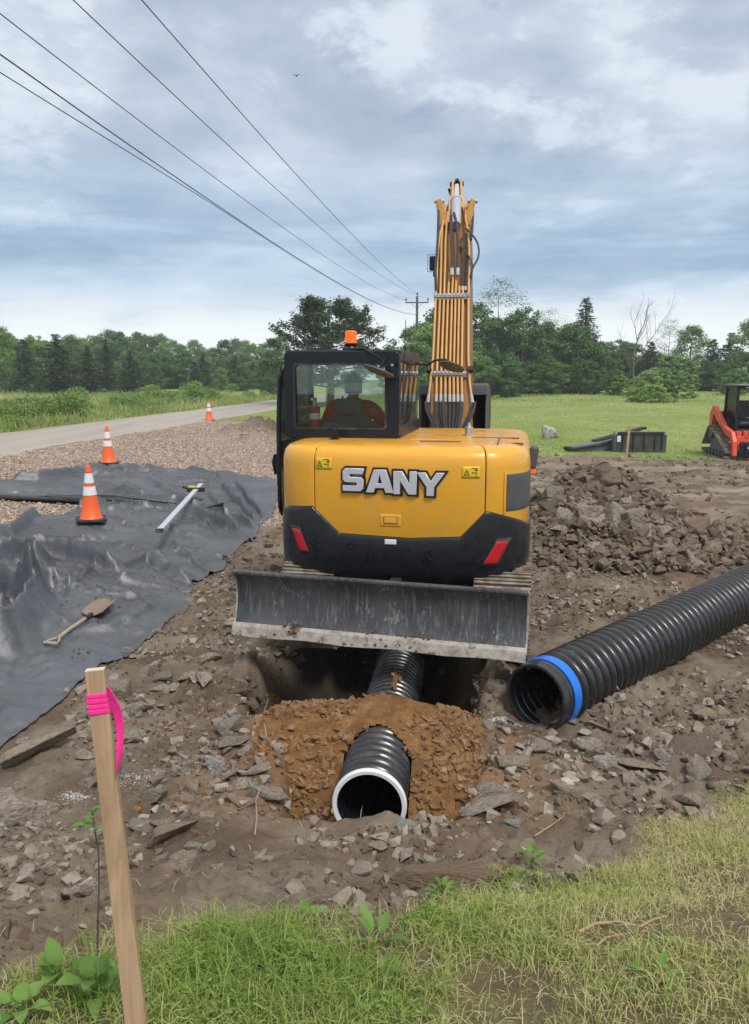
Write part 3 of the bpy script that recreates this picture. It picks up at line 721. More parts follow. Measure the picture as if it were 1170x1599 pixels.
zone_rocks(48, 0, 360, 1030, 1240, .05, .17, 'angular grey rock scattered between the fabric and the trench', 'loose rocks left of the trench')
zone_rocks(30, 0, 420, 1230, 1420, .04, .13, 'angular rock on bare soil near the stake', 'loose rocks around the stake')
zone_rocks(44, 700, 1170, 1120, 1270, .05, .17, 'angular pale rock in front of the loose pipe', 'loose rocks in front of the loose pipe')
zone_rocks(20, 300, 440, 880, 960, .08, .2, 'pale rock along the fabric edge by the blade', 'rocks left of the blade')
zone_rocks(22, 370, 470, 990, 1120, .07, .17, 'dark rock left in the trench under the blade', 'rocks in the shade of the blade', 'rock_pile')
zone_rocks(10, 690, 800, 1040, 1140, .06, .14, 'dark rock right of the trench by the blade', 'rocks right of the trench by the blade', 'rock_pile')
zone_rocks(14, 850, 1170, 925, 1000, .05, .13, 'small stone between the rock pile and loose pipe', 'stones behind the loose pipe')
for (px, py, s, lab) in [(860, 684, .62, None)]: pass
# loose small stones everywhere on bare dirt
def dirt_pts(n, x0, x1, y0, y1, dens=None):
    x = rng.uniform(x0, x1, n); y = y0 + (y1 - y0) * rng.random(n) ** 1.5
    ok = (m_grassnear(x, y) < .35) & (m_gravel(x, y) < .3) & (m_lawn(x, y) < .4)
    cl_ = 1.3 * fbm(x, y, 1.2, 3, 130) + .7 * (rng.random(n) - .5)
    ok &= np.hypot(x - 1.2, y - 5.1) > .34
    pa_, pl_ = pipe_al(x, y); ok &= ~((np.abs(pl_) < .24) & (pa_ > -.30) & (pa_ < .3))
    ok &= cl_ > (-.05 if dens is None else dens); ok &= ~in_cloth(x, y)
    return x[ok], y[ok]
x, y = dirt_pts(46000, -3.2, 4.2, 2.0, 9.0)
sz = .004 + .085 * rng.random(len(x)) ** 9
o1 = scatter('loose_stones', np.stack([x, y, H(x, y) + sz * .12], -1), sz, M['rock'], tilt=.3)
tag(o1, 'small stones and chips strewn over the bare dirt', 'stones', kind='stuff')
x, y = dirt_pts(30000, -3, 13, 9, 22, -.05); sz = .015 + .11 * rng.random(len(x)) ** 6
o1 = scatter('loose_stones', np.stack([x, y, H(x, y) + sz * .1], -1), sz, M['rock_pile'], tilt=.3)
tag(o1, 'scattered stones on the churned dirt behind the excavator', 'stones', kind='stuff')
# soil clods
x, y = dirt_pts(42000, -3.2, 4.2, 2.0, 9.0, -.1); sz = .006 + .045 * rng.random(len(x)) ** 4
M['clod'] = simple('soil_clod', (.125, .092, .066), .95, var=.35, sc=9, bump=.5, bsc=60, spec=.1)
o1 = scatter('soil_clods', np.stack([x, y, H(x, y)], -1), sz, M['clod'], tilt=.9); tag(o1, 'crumbly soil clods over the bare ground', 'soil', kind='stuff')
# gravel chips
n = 95000; y = 8.0 + 22 * rng.random(n) ** 1.6; x = rng.uniform(-12, 1.0, n); k_ = (m_gravel(x, y) > .25 + .5 * rng.random(n)) & ~in_cloth(x, y) & (x > road_r(y) - .2 * rng.random(n)); x = x[k_]; y = y[k_]
M['gravel'] = rockm('gravel_chip', [(.40, .29, .23), (.54, .44, .36), (.32, .23, .18), (.60, .53, .46), (.46, .34, .27)], (.38, .29, .23), (.33, .25, .19))
o1 = scatter('gravel', np.stack([x, y, H(x, y) + .008], -1), .02 + .04 * rng.random(len(x)) ** 1.5, M['gravel'], prot=[stoneprot[i] for i in range(8)], tilt=.5)
tag(o1, 'pinkish tan gravel chips of the roadside pad', 'gravel', kind='stuff')

# ================================================================== TRENCH PIPE, FILL, LOOSE PIPE
def pipe_obj(label, p0, dirn, r, length, slope, band, rib=.062):
    """corrugated pipe; p0 = centre of the open end, dirn heading angle from +y towards +x"""
    d = Vector((math.sin(dirn) * math.cos(slope), math.cos(dirn) * math.cos(slope), math.sin(slope)))
    X = Vector((d.y, -d.x, 0)).normalized(); Zv = X.cross(d)
    if Zv.z < 0: Zv = -Zv
    Mx = Matrix((X, d, Zv)).transposed().to_4x4(); Mx.translation = Vector(p0)
    root = thing('corrugated_pipe', label, 'pipe'); root.matrix_world = Mx
    def lat(prof, n=72):
        m = MB(); V = []
        for (rr, h) in prof: V += [(rr * math.cos(2 * math.pi * j / n), h, rr * math.sin(2 * math.pi * j / n)) for j in range(n)]
        k = len(prof); m.add(V, [(i * n + j, i * n + (j + 1) % n, (i + 1) * n + (j + 1) % n, (i + 1) * n + j) for i in range(k - 1) for j in range(n)]); return m
    return root, lat
# front pipe in the trench
RP = .206
root, lat = pipe_obj('black corrugated drain pipe with white end ring lying in the trench under the excavator', (PA[0], PA[1], -.004), PH, RP, 7.5, -.045, 'white')
prof = [(RP - .012, .03)]; y = .045
while y < 7.4:
    for q, rr in ((0, RP - .021), (.016, RP - .021), (.024, RP - .006), (.036, RP), (.052, RP), (.064, RP - .006), (.072, RP - .021)): prof.append((rr, y + q))
    y += .086
lat(prof).build('outer_wall', M['pipe_dusty'], root, True, ang=60)
lat([(RP - .023, .0), (RP - .024, .3), (RP - .024, 7.4)]).build('inner_wall', M['pipe_in'], root, True)
lat([(RP - .024, .016), (RP - .023, -.003), (RP - .004, -.005), (RP + .003, .002), (RP + .003, .026), (RP - .004, .034), (RP - .02, .034)]).build('end_ring', M['white_band'], root, True, ang=50)
bt = MB(); bt.box((-RP - .001, .012, -.045), (.008, .03, .018)); bt.build('yellow_tag', M['sticker'], root)
# fill mound
al = np.arange(-.25, 2.3, .02); ll = np.arange(-1.25, 1.25, .02); LL, AA = np.meshgrid(ll, al)
def fill_h(a, l):
    n = fbm(a, l, 2.6, 3, 140)
    peak = np.interp(a + .10 * n + .12 * np.abs(l), [-.1, .1, .35, .6, .85, 1.05, 1.25, 1.5, 1.75, 2.1], [-.26, -.17, -.04, .06, .13, .14, .07, -.10, -.32, -.6])
    latf = np.interp(np.abs(l + .02) * np.where(l > 0, 1.18, 1.0), [0, .2, .45, .75, 1.0, 1.3], [.0, 0, -.01, -.05, -.20, -.6])
    tong = .47 * np.exp(-((l - .03) / .10) ** 2) * sst(1.0, 1.3, a) * sst(1.85, 1.55, a)
    base = peak + latf + .115 * np.exp(-(l / .25) ** 2) * sst(.36, .56, a + .08 * n) * sst(1.15, .95, a)
    return np.where(tong > .08, np.maximum(base, -.30 + tong), base) + .025 * fbm(a, l, 5, 3, 142) + .012 * fbm(a, l, 12, 3, 141)
FZ = fill_h(AA, LL)
inside_ = (np.abs(LL) < RP - .012) & (FZ < -.004 - .045 * AA + np.sqrt(np.maximum(RP ** 2 - LL ** 2, 0)) - .0)
FZ = np.where(inside_, np.minimum(FZ, -.30 - .045 * AA), FZ)
FX = PA[0] + AA * math.sin(PH) + LL * math.cos(PH); FY = PA[1] + AA * math.cos(PH) - LL * math.sin(PH)
ii = np.arange(AA.size).reshape(AA.shape)
t = NT('orange_fill_soil'); P = t.node('ShaderNodeNewGeometry').outputs['Position']
c = t.mix(t.mr(t.noise(7, 7, .7, P), .35, .68), (.15, .075, .030), (.27, .145, .060)); c = t.mix(t.mr(t.noise(3.2, 6, .65, P), .5, .68, 0, .7), c, (.105, .070, .043)); c = t.mix(t.mr(t.noise(40, 5, .7, P), .5, .75, 0, .6), c, (.34, .22, .125))
M['fill'] = t.fin(c, .95, t.bump(t.noise(45, 7, .7, P), .8, .02), spec=.1)
o = mobj('fill_soil', np_mesh('fill_soil', np.stack([FX, FY, FZ], -1).reshape(-1, 3), (lambda q_: q_[~inside_.ravel()[q_].any(1)])(np.stack([ii[:-1, :-1], ii[:-1, 1:], ii[1:, 1:], ii[1:, :-1]], -1).reshape(-1, 4)), True), M['fill'])
tag(o, 'orange brown stony fill heaped across the trench over the pipe', 'fill soil', kind='stuff')
n = 15000; a = rng.uniform(-.1, 1.8, n); l = rng.uniform(-1.05, 1.05, n); fz = fill_h(a, l)
x = PA[0] + a * math.sin(PH) + l * math.cos(PH); y = PA[1] + a * math.cos(PH) - l * math.sin(PH)
ptop = -.004 - .045 * a + np.sqrt(np.maximum(RP ** 2 - l ** 2, 0)) * (np.abs(l) < RP)
k_ = (fz > H(x, y) - .03) & ((np.abs(l) > RP) | (fz > ptop - .004)) & (fbm(a, l, 4, 2, 144) + rng.random(n) - .74 + .35 * sst(.15, .55, np.abs(l)) + .25 * sst(.6, .1, a) > 0)
sz = .007 + .055 * rng.random(n) ** 3
o = scatter('fill_stones', np.stack([x, y, fz + sz * .1], -1)[k_], sz[k_], M['rock_fill'], tilt=.5); tag(o, 'orange brown stones on the fill heap around the pipe', 'stones', kind='stuff')
n = 700; a = rng.uniform(-.2, 2, n); l = rng.uniform(-1.6, -.7, n); x = PA[0] + a * math.sin(PH) + l * math.cos(PH); y = PA[1] + a * math.cos(PH) - l * math.sin(PH)
o = scatter('fill_stones', np.stack([x, y, H(x, y)], -1), .008 + .03 * rng.random(n) ** 3, M['rock_fill'], tilt=.5); tag(o, 'orange brown crumbs spilled left of the trench', 'stones', kind='stuff')

# loose pipe
RL = .245
e0 = Vector((1.08, 4.99, .215)); hd = R(45.2)
root, lat = pipe_obj('large black corrugated pipe with a blue band lying loose on the dirt at the right', e0, hd, RL, 6.1, 0, 'blue')
prof = [(RL - .030, .0), (RL - .028, .006), (RL - .028, .03), (RL - .018, .05), (RL - .018, .06)]; prof2 = [(RL - .012, .19), (RL - .012, .21)]; y = .215
while y < 6.0:
    for q, rr in ((0, RL - .036), (.016, RL - .036), (.026, RL - .008), (.038, RL + .002), (.056, RL + .002), (.068, RL - .008), (.078, RL - .036)): prof2.append((rr, y + q))
    y += .094
lat(prof2).build('outer_wall', M['pipe'], root, True, ang=60)
lat([(RL - .036, 0), (RL - .03, -.003), (RL - .016, 0), (RL - .012, .055), (RL - .020, .06), (RL - .012, .066), (RL - .012, .10), (RL - .018, .105), (RL - .018, .125)]).build('bell_end', M['pipe'], root, True, ang=50)
lat([(RL - .010, .108), (RL - .004, .112), (RL - .004, .188), (RL - .012, .192)]).build('blue_band', M['blue_band'], root, True, ang=50)
pr = []; y = 0
while y < 1.6: pr += [(RL - .036, y), (RL - .036, y + .05), (RL - .041, y + .056), (RL - .041, y + .066)]; y += .072
pr.append((RL - .038, 6.0)); lat(pr).build('inner_wall', M['pipe_in'], root, True)
m = MB(); rr = RL - .043
q0 = [(rr * math.cos(a), y_, rr * math.sin(a)) for y_ in (.22, .34) for a in (1.75, 1.95)]
m.add([q0[0], q0[1], q0[3], q0[2]], [(0, 1, 2, 3)]); q0 = [(rr * math.cos(a), y_, rr * math.sin(a)) for y_ in (.13, .17) for a in (2.45, 2.55)]
m.add([q0[0], q0[1], q0[3], q0[2]], [(0, 1, 2, 3)]); m.build('paper_label', M['white'], root)

# ================================================================== GEOTEXTILE SHEET
def seg_ridge(x, y, pts, h, w, asym=1.0):
    """smooth ridge along a polyline in ground coordinates"""
    best = np.full(x.shape, 1e9); tpar = np.zeros(x.shape); n_ = len(pts) - 1; side = np.zeros(x.shape)
    for i in range(n_):
        ax, ay = pts[i]; bx_, by_ = pts[i + 1]; dx, dy = bx_ - ax, by_ - ay; L2 = dx * dx + dy * dy
        tt = np.clip(((x - ax) * dx + (y - ay) * dy) / L2, 0, 1); dd = np.hypot(x - ax - tt * dx, y - ay - tt * dy)
        s_ = np.sign((x - ax) * dy - (y - ay) * dx); k_ = dd < best; best = np.where(k_, dd, best); tpar = np.where(k_, (i + tt) / n_, tpar); side = np.where(k_, s_, side)
    ww = w * np.where(side > 0, .42, 1.25 * (.6 + asym))
    pr = np.clip(1 - best / (ww * 1.5), 0, 1); return h * (.55 * pr ** 1.6 + .45 * np.exp(-(best / (ww * .55)) ** 2)) * np.clip(np.minimum(tpar, 1 - tpar) * 6 + .15, 0, 1)
def px2g(L_, zv=.2): return [tuple(at_z(a, b, zv)[:2]) for a, b in L_]
folds = [(px2g([(-60, 768), (0, 774), (60, 772), (120, 762), (200, 752), (290, 744)], .28), .13, .16, .6),
         (px2g([(160, 790), (230, 798), (310, 802), (380, 810), (402, 822)]), .12, .13, .5),
         (px2g([(95, 818), (170, 806), (260, 806), (330, 815), (395, 832)]), .10, .12, .5),
         (px2g([(-40, 872), (20, 858), (60, 832), (110, 818), (160, 815)]), .12, .13, .5),
         (px2g([(-30, 912), (10, 902), (60, 888), (110, 889), (160, 898), (190, 902)], .15), .20, .17, .35),
         (px2g([(190, 902), (230, 886), (262, 895), (300, 905)], .12), .09, .10, .5),
         (px2g([(60, 888), (58, 930), (50, 965)], .15), .16, .09, .7),
         (px2g([(-20, 935), (20, 955), (60, 965), (20, 1000), (-20, 1020)], .15), .28, .13, .8),
         (px2g([(-10, 985), (40, 978), (75, 945)], .15), .15, .10, .6),
         (px2g([(345, 768), (375, 790), (400, 812)]), .12, .07, .6), (px2g([(365, 760), (392, 785), (412, 800)]), .10, .06, .6),
         (px2g([(325, 775), (345, 800), (360, 822)]), .06, .06, .6),
         (px2g([(0, 935), (40, 915), (90, 895)], .15), .1, .08, .6), (px2g([(260, 860), (300, 880), (335, 900)], .1), .05, .07, .7),
         (px2g([(90, 960), (120, 930), (150, 905)], .1), .05, .06, .7), (px2g([(0, 840), (-60, 860)]), .05, .1, 1)]
CREASES = []
_r = random.Random(77)
for _i in range(75):
    yy_ = 4.6 + 11.4 * _r.random() ** .8; xr_ = float(np.interp(yy_, RBy, RBx)); xx_ = xr_ - .15 - abs(_r.gauss(0, 2.0)); a_ = _r.choice([_r.gauss(.15, .35), _r.gauss(1.0, .4), _r.gauss(-.8, .3)]); L_ = _r.uniform(.35, 1.7) * (.7 + yy_ / 18)
    p_ = [(xx_, yy_)]
    for _k in range(4): a_ += _r.gauss(0, .22); p_.append((p_[-1][0] - math.cos(a_) * L_ / 4, p_[-1][1] + math.sin(a_) * L_ / 4))
    CREASES.append((p_[::-1], _r.uniform(.012, .055) * (.7 + yy_ / 20), _r.uniform(.045, .12) * (.6 + yy_ / 14), _r.uniform(.4, .9)))
def cloth_h(x, y):
    x = np.atleast_1d(np.asarray(x, float)); y = np.atleast_1d(np.asarray(y, float))
    z = H(x, y, False) + .025
    e = RBx[np.clip(np.searchsorted(RBy, np.clip(y, 3.6, 16)), 0, len(RBx) - 1)]
    wx_ = x + .25 * fbm(x, y, 1.3, 2, 158); wy_ = y + .25 * fbm(x, y, 1.1, 2, 159)
    rdg = lambda X_, Y_, s_, sd: np.clip(1 - np.abs(fbm(X_, Y_, s_, 2, sd)) * 5.0, 0, 1)
    wr = .030 * rdg(wx_ * .7 + .5 * wy_, wy_ * .55 - .2 * wx_, 1.1, 150) ** 1.5 + .020 * rdg(wx_ + .4 * wy_, wy_ * .7, 2.3, 151) ** 1.3 * (.4 + vn(x * .8, y * .8, 160)) + .009 * rdg(wx_, wy_, 5.5, 154)
    wr = wr + .05 * np.abs(fbm(x, y, .7, 2, 149)) + .006 * fbm(x, y, 7, 3, 152)
    wr = wr + .045 * np.clip(1 - np.abs(fbm(wx_ * .35, wy_ * 1.0, 1.5, 2, 171)) * 5, 0, 1) ** 2 * sst(8, 10, y) + .022 * np.clip(1 - np.abs(fbm(wx_ * .5 + .3 * wy_, wy_ * 1.0, 2.6, 2, 172)) * 5, 0, 1) ** 2
    z = z + wr * np.clip((np.interp(y, RBy, RBx) - x) / .5, .08, 1)
    for (p_, h_, w_, a_) in folds: z = z + seg_ridge(x, y, p_, h_ * 1.25, w_, a_)
    for (p_, h_, w_, a_) in CREASES:
        xs_ = [q_[0] for q_ in p_]; ys_ = [q_[1] for q_ in p_]; k_ = (x > min(xs_) - .3) & (x < max(xs_) + .3) & (y > min(ys_) - .3) & (y < max(ys_) + .3)
        if np.any(k_): z[k_] += seg_ridge(x[k_], y[k_], p_, h_, w_, a_)
    cr = sst(-2.8, -3.4, x) * sst(8.4, 7.8, y) * sst(6.0, 6.5, y)
    z = z + cr * (.13 * np.clip(1 - np.abs(fbm(wx_, wy_, 1.9, 2, 153)) * 3.5, 0, 1) + .09 * np.clip(1 - np.abs(fbm(wx_, wy_, 4.5, 2, 163)) * 3.5, 0, 1))
    return z
rows = []; yv = [3.6]
while yv[-1] < 16.35: yv.append(yv[-1] + max(.016, .0026 * yv[-1]))
yv = np.array(yv); nc = 330; q = np.linspace(0, 1, nc) ** .8
xr = np.interp(yv, RBy, RBx) + .03 * fbm(np.zeros_like(yv), yv, 4, 3, 155); xl = cl_left(yv) + .05 * fbm(np.zeros_like(yv), yv, 3, 3, 156)
CX = xl[:, None] + (xr - xl)[:, None] * q[None]; CY = yv[:, None] + 0 * CX
CY = CY + .10 * fbm(CX, CY, 1.2, 2, 157) * sst(15.2, 16.3, CY)
CZ = cloth_h(CX, CY); ii = np.arange(CX.size).reshape(CX.shape)
Vt = np.stack([CX, CY, CZ], -1).reshape(-1, 3); Fq = np.stack([ii[:-1, :-1], ii[:-1, 1:], ii[1:, 1:], ii[1:, :-1]], -1).reshape(-1, 4)
o = mobj('ground_fabric', np_mesh('ground_fabric', Vt, Fq, True), M['cloth'])
md = o.modifiers.new('thick', 'SOLIDIFY'); md.thickness = .006; md.offset = -1
tag(o, 'big wrinkled black fabric sheet spread over gravel and dirt on the left', 'ground fabric')
def on_cloth(px, py):
    d = ray(px, py); ts = np.linspace(4, 22, 4000); X = CP[0] + d[0] * ts; Y = CP[1] + d[1] * ts; k_ = np.argmax(CP[2] + d[2] * ts < cloth_h(X, Y)); return Vector((X[k_], Y[k_], float(cloth_h(X[k_:k_ + 1], Y[k_:k_ + 1])[0])))
# soil crumbs on the fabric
pts = []
for (px, py, s, n_) in [(175, 930, .25, 60), (255, 925, .3, 90), (60, 905, .25, 50), (150, 965, .2, 30), (270, 910, .2, 40), (135, 1020, .15, 20), (105, 905, .2, 30)]:
    p = on_cloth(px, py)
    pts += [(p.x + rng.normal(0, s), p.y + rng.normal(0, s * .6)) for _ in range(n_)]
pts = np.array(pts); pz = cloth_h(pts[:, 0], pts[:, 1]) + .012
o = scatter('soil_crumbs', np.c_[pts, pz - .008], .004 + .022 * rng.random(len(pts)) ** 3, M['clod'], tilt=.6); tag(o, 'brown soil crumbs lying on the black fabric', 'soil', kind='stuff')

# ---- shovel
p1 = on_cloth(80, 1011); p2 = on_cloth(134, 972); p3 = on_cloth(172, 946)
base = Vector((p1.x, p1.y, p1.z + .02)); tip = Vector((p3.x, p3.y, p3.z + .02))
qs = np.linspace(0, 1, 40); hx = cloth_h(base.x + (tip.x - base.x) * qs, base.y + (tip.y - base.y) * qs); lift = max(0, float(np.max(hx + .015 - (base.z + (tip.z - base.z) * qs)))); base.z += lift; tip.z += lift; mid_p = Vector((p2.x, p2.y, max(p2.z, (p1.z + p3.z) / 2) + .06))
dv = (tip - base).normalized(); Ls = (tip - base).length
sh = thing('shovel', 'short wooden D-handled shovel with muddy blade lying on the black fabric', 'shovel')
X = dv.cross(Vector((0, 0, 1))).normalized(); Zv = X.cross(dv); Mx = Matrix((X, dv, Zv)).transposed().to_4x4(); Mx.translation = base; sh.matrix_world = Mx
m = MB(); m.tube([(0, .10, 0), (0, .3, .005), (0, Ls * .64, .0)], [.016, .017, .017], 10); m.build('shaft', M['wood_grey'], sh, True)
m = MB(); m.tube([(-.062, .0, 0), (.062, .0, 0)], .014, 10); m.tube([(-.055, 0, 0), (-.05, .04, 0), (-.012, .11, 0)], .010, 8); m.tube([(.055, 0, 0), (.05, .04, 0), (.012, .11, 0)], .010, 8); m.build('d_handle', M['wood_grey'], sh, True)
m = MB(); L0 = Ls * .60; m.tube([(0, L0 - .05, 0), (0, L0 + .06, 0)], [.019, .024], 10); m.build('socket', M['dark'], sh, True)
g_ = []
for i in range(13):
    tt = i / 12; wv = .105 * (min(1, tt * 5 + .75)) * math.sqrt(max(0, 1 - max(0, (tt - .45) / .55) ** 2.2)) + .002
    g_.append([(wv * s_, L0 + .04 + tt * (Ls * .40), -.01 + .03 * (s_ * s_) + .02 * math.sin(tt * 3)) for s_ in np.linspace(-1, 1, 9)])
M['shovel_blade'] = simple('muddy_shovel_blade', (.22, .17, .125), .8, var=.3, sc=14, bump=.4, bsc=50)
ob = MB().grid(g_).build('blade', M['shovel_blade'], sh, True); sm = ob.modifiers.new('s', 'SOLIDIFY'); sm.thickness = .004
# ---- straightedge
p1 = on_cloth(250, 860); p2 = on_cloth(315, 778); a = Vector((p1.x, p1.y, p1.z + .03)); b = Vector((p2.x, p2.y, p2.z + .03))
qs = np.linspace(0, 1, 60); hx = cloth_h(a.x + (b.x - a.x) * qs, a.y + (b.y - a.y) * qs); lift = float(np.max(hx + .02 - (a.z + (b.z - a.z) * qs))); a.z += max(0, lift); b.z += max(0, lift)
le = thing('measuring_rod', 'long silver rectangular measuring rod with a clamp lying on the black fabric', 'measuring rod')
m = MB(); m.bar(a, b, .075, .035); m.build('rod_body', M['alu'], le, bevel=.004)
c_ = a.lerp(b, .03); m = MB(); m.bar(a, a + (b - a).normalized() * .06, .084, .044); m.build('end_cap', M['dark'], le, bevel=.004)
q_ = a.lerp(b, .84); sx = (b - a).normalized().cross(Vector((0, 0, 1))).normalized()
m = MB(); m.bar(q_ - sx * .15, q_ + sx * .14, .06, .07); m.cyl(q_ - sx * .15 + Vector((0, 0, .03)), q_ - sx * .22 + Vector((0, 0, .05)), .022, 10); m.build('clamp', M['dark'], le, bevel=.006)
m = MB(); m.bar(q_ - sx * .12 + Vector((0, 0, .05)), q_ - sx * .02 + Vector((0, 0, .05)), .05, .03); m.build('clamp_plate', M['sticker'], le, bevel=.004)

# ---- cones
def cone(loc, h, label, tilt=0):
    root = thing('traffic_cone', label, 'traffic cone', loc, 0, 'orange cones along the site'); root.rotation_euler = (tilt, tilt * .5, .4)
    w = h * .52; rb_ = h * .185; rt = h * .035
    m = MB()
    m.prism([(sx * w / 2 - cx * .04 * sx, sy * w / 2 - cy * .04 * sy, 0) for sx, sy, cx, cy in ((-1, -1, 0, 1), (-1, -1, 1, 0), (1, -1, 1, 0), (1, -1, 0, 1), (1, 1, 0, 1), (1, 1, 1, 0), (-1, 1, 1, 0), (-1, 1, 0, 1))], (0, 0, 1), .035)
    m.build('base', M['rubber'], root, bevel=.006)
    rad = lambda q: rb_ + (rt - rb_) * q
    Z0 = .035
    pr = [(rb_ * 1.12, Z0)] + [(rad(q), Z0 + q * (h - Z0)) for q in (.03, .3, .6, .86)] + [(rad(.87) * 1.12, Z0 + .87 * (h - Z0)), (rad(.9) * 1.1, Z0 + .9 * (h - Z0)), (rad(.93), Z0 + .93 * (h - Z0)), (rad(.97) * 1.1, Z0 + .97 * (h - Z0)), (rt * .9, h), (rt * .4, h)]
    MB().lathe(pr, n=28).build('cone_body', M['cone'], root, True, ang=60)
    for q0_, q1_ in ((.44, .60), (.665, .85)):
        MB().lathe([(rad(q0_) + .002, Z0 + q0_ * (h - Z0)), (rad(q0_) + .005, Z0 + (q0_ + .004) * (h - Z0)), (rad(q1_) + .005, Z0 + (q1_ - .004) * (h - Z0)), (rad(q1_) + .002, Z0 + q1_ * (h - Z0))], n=28).build('reflective_band', M['cone_white'], root, True)
p = on_cloth(143, 813); cone((p.x, p.y, p.z + .0), .75, 'nearest orange traffic cone with two white bands standing on the black fabric')
p = at_z(171, 741, .33); cone((p[0], p[1], float(cloth_h(np.array([p[0]]), np.array([p[1]]))[0]) + .0), .76, 'middle orange traffic cone standing at the far hem of the black fabric')
p = at_z(327, 658, .58); cone((p[0], p[1], float(H(p[0], p[1])) + .01), .76, 'smallest, farthest orange traffic cone standing on gravel beside the road')

# ---- stakes
tp = at_y(149, 1046, 1.52); bp = at_y(212, 1590, 1.47); dv = Vector(bp) - Vector(tp); bt_ = Vector(tp) + dv * 1.32
st = thing('wooden_stake', 'tall pale wooden survey stake with pink ribbon in the left foreground', 'survey stake')
up = Vector((0, -1, 0)); m = MB(); m.bar(Vector(tp), bt_, .0375, .02, up=(0.12, -1, .0), w2=.044, h2=.022); ob = m.build('post', M['wood'], st, bevel=.0012)
m = MB(); m.bar(Vector(tp) - dv.normalized() * .0012, Vector(tp), .0375, .02, up=(0.12, -1, 0)); m.build('sawn_top', M['wood_end'], st)
m = MB()
for i in range(4):
    c1 = Vector(tp) + dv * (.062 + i * .0145)
    m.bar(c1 + Vector((0, 0, .001 * (i % 2))), c1 + dv.normalized() * .0095, .0415, .026, up=(.12 + .02 * i, -1, .0))
m.build('ribbon_wrap', M['pink'], st, bevel=.002)
tail = []
prr = [(167, 1073, 1.50, 0.007), (174, 1088, 1.50, .014), (181, 1104, 1.50, .022), (186, 1120, 1.50, .021), (188, 1142, 1.495, .016), (188, 1165, 1.49, .014), (186, 1188, 1.49, .010), (183, 1205, 1.49, .003)]
for px, py, yy_, hw_ in prr:
    c1 = at_y(px, py, yy_); tail.append([(c1[0] - hw_ * s_, c1[1] + .012 * s_ * math.sin(py * .03), c1[2] - .014 * s_) for s_ in (-.5, 0, .5)])
ob = MB().grid(tail).build('ribbon_tail', M['pink'], st, True); sb = ob.modifiers.new('sub', 'SUBSURF'); sb.levels = sb.render_levels = 2; sm = ob.modifiers.new('s', 'SOLIDIFY'); sm.thickness = .0012
p = on_px(977, 722, H); st = thing('wooden_stake', 'small distant wooden stake in front of the black loader bucket', 'survey stake')
m = MB(); m.bar((p[0], p[1], p[2] - .1), (p[0] + .06, p[1] + .02, p[2] + .93), .06, .04, up=(0, -1, 0)); m.build('post', M['wood'], st, bevel=.004)
# ================================================================== EXCAVATOR
EX, EY, EA = .35, 7.44, R(10.5)
exc = thing('excavator', 'yellow and black tracked excavator seen from behind, blade down over the trench, boom raised', 'excavator', (EX, EY, 0), -EA)
W2L = (Matrix.Translation((EX, EY, 0)) @ Matrix.Rotation(-EA, 4, 'Z')).inverted()
Vec = Vector
UM = W2L @ Matrix.Translation((.52, 7.44, 0)) @ Matrix.Rotation(-R(11.5), 4, 'Z')   # the undercarriage is turned a little against the house
# --- tracks
def track(sx):
    m = MB(); r = .36; half = 1.06; zc = r; n = 40; per = 4 * half + 2 * math.pi * r
    m2 = MB()
    for i in range(n):
        s = per * i / n
        if s < 2 * half: p = (-half + s, 2 * r); a = 0
        elif s < 2 * half + math.pi * r: q = (s - 2 * half) / r; p = (half + r * math.sin(q), r + r * math.cos(q)); a = -q
        elif s < 4 * half + math.pi * r: p = (half - (s - 2 * half - math.pi * r), 0); a = math.pi
        else: q = (s - 4 * half - math.pi * r) / r; p = (-half - r * math.sin(q), r - r * math.cos(q)); a = math.pi - q
        rot = Matrix.Rotation(a, 3, 'X'); c = Vec((sx, p[0], p[1] + .06))
        m.box(c, (.45, per / n * .9, .03), rot)
        for dy in (-.045, 0, .045): m.box(c + rot @ Vec((0, dy, .022)), (.45, .012, .022), rot)
    o = m.build('track', M['track'], exc, bevel=.004, W2L=UM)
    f = MB(); f.box((sx, 0, r), (.26, 2 * half, .34)); f.cyl((sx - .15, half, r), (sx + .15, half, r), .27, 22); f.cyl((sx - .15, -half, r), (sx + .15, -half, r), .27, 22)
    for k in range(5): f.cyl((sx - .16, -half + .35 + k * .4, .12), (sx + .16, -half + .35 + k * .4, .12), .09, 14)
    f.build('track_frame', M['dark'], o, bevel=.01, W2L=UM)
track(-.84); track(.76)
m = MB(); m.box((0, 0, .5), (1.4, 1.0, .25)); m.cyl((0, 0, .6), (0, 0, .72), .45, 28); m.box((0, -.7, .42), (.9, .6, .16)); m.build('undercarriage', M['dark'], exc, bevel=.02, W2L=UM)
# --- dozer blade, in world axes around its own fitted pose
BC = Vec((-.02, 5.51, 0)); BA = R(15.7)
bx = Vec((math.cos(BA), -math.sin(BA), 0)); by = Vec((math.sin(BA), math.cos(BA), 0))
def Bp(x, y, z): return BC + bx * x + by * y + Vec((0, 0, z))
HW = 1.10; prof = [(.0, .435), (.045, .50), (.075, .58), (.088, .67), (.085, .76), (.065, .83), (.045, .858)]
g_ = [[Bp(x, y, z) for (y, z) in prof] for x in np.linspace(-HW, HW, 13)]
m = MB(); nP = len(prof)
fr = [(y, z) for y, z in prof]; bk = [(y + .03, z) for y, z in prof[::-1]]; sec = fr + bk
V = [Bp(x, y, z) for x in np.linspace(-HW, HW, 13) for (y, z) in sec]; k = len(sec)
m.add(V, [(i * k + j, i * k + (j + 1) % k, (i + 1) * k + (j + 1) % k, (i + 1) * k + j) for i in range(12) for j in range(k)] + [tuple(range(k)), tuple(12 * k + j for j in range(k))])
blade = m.build('dozer_blade', M['blade'], exc, True, W2L=W2L, ang=50)
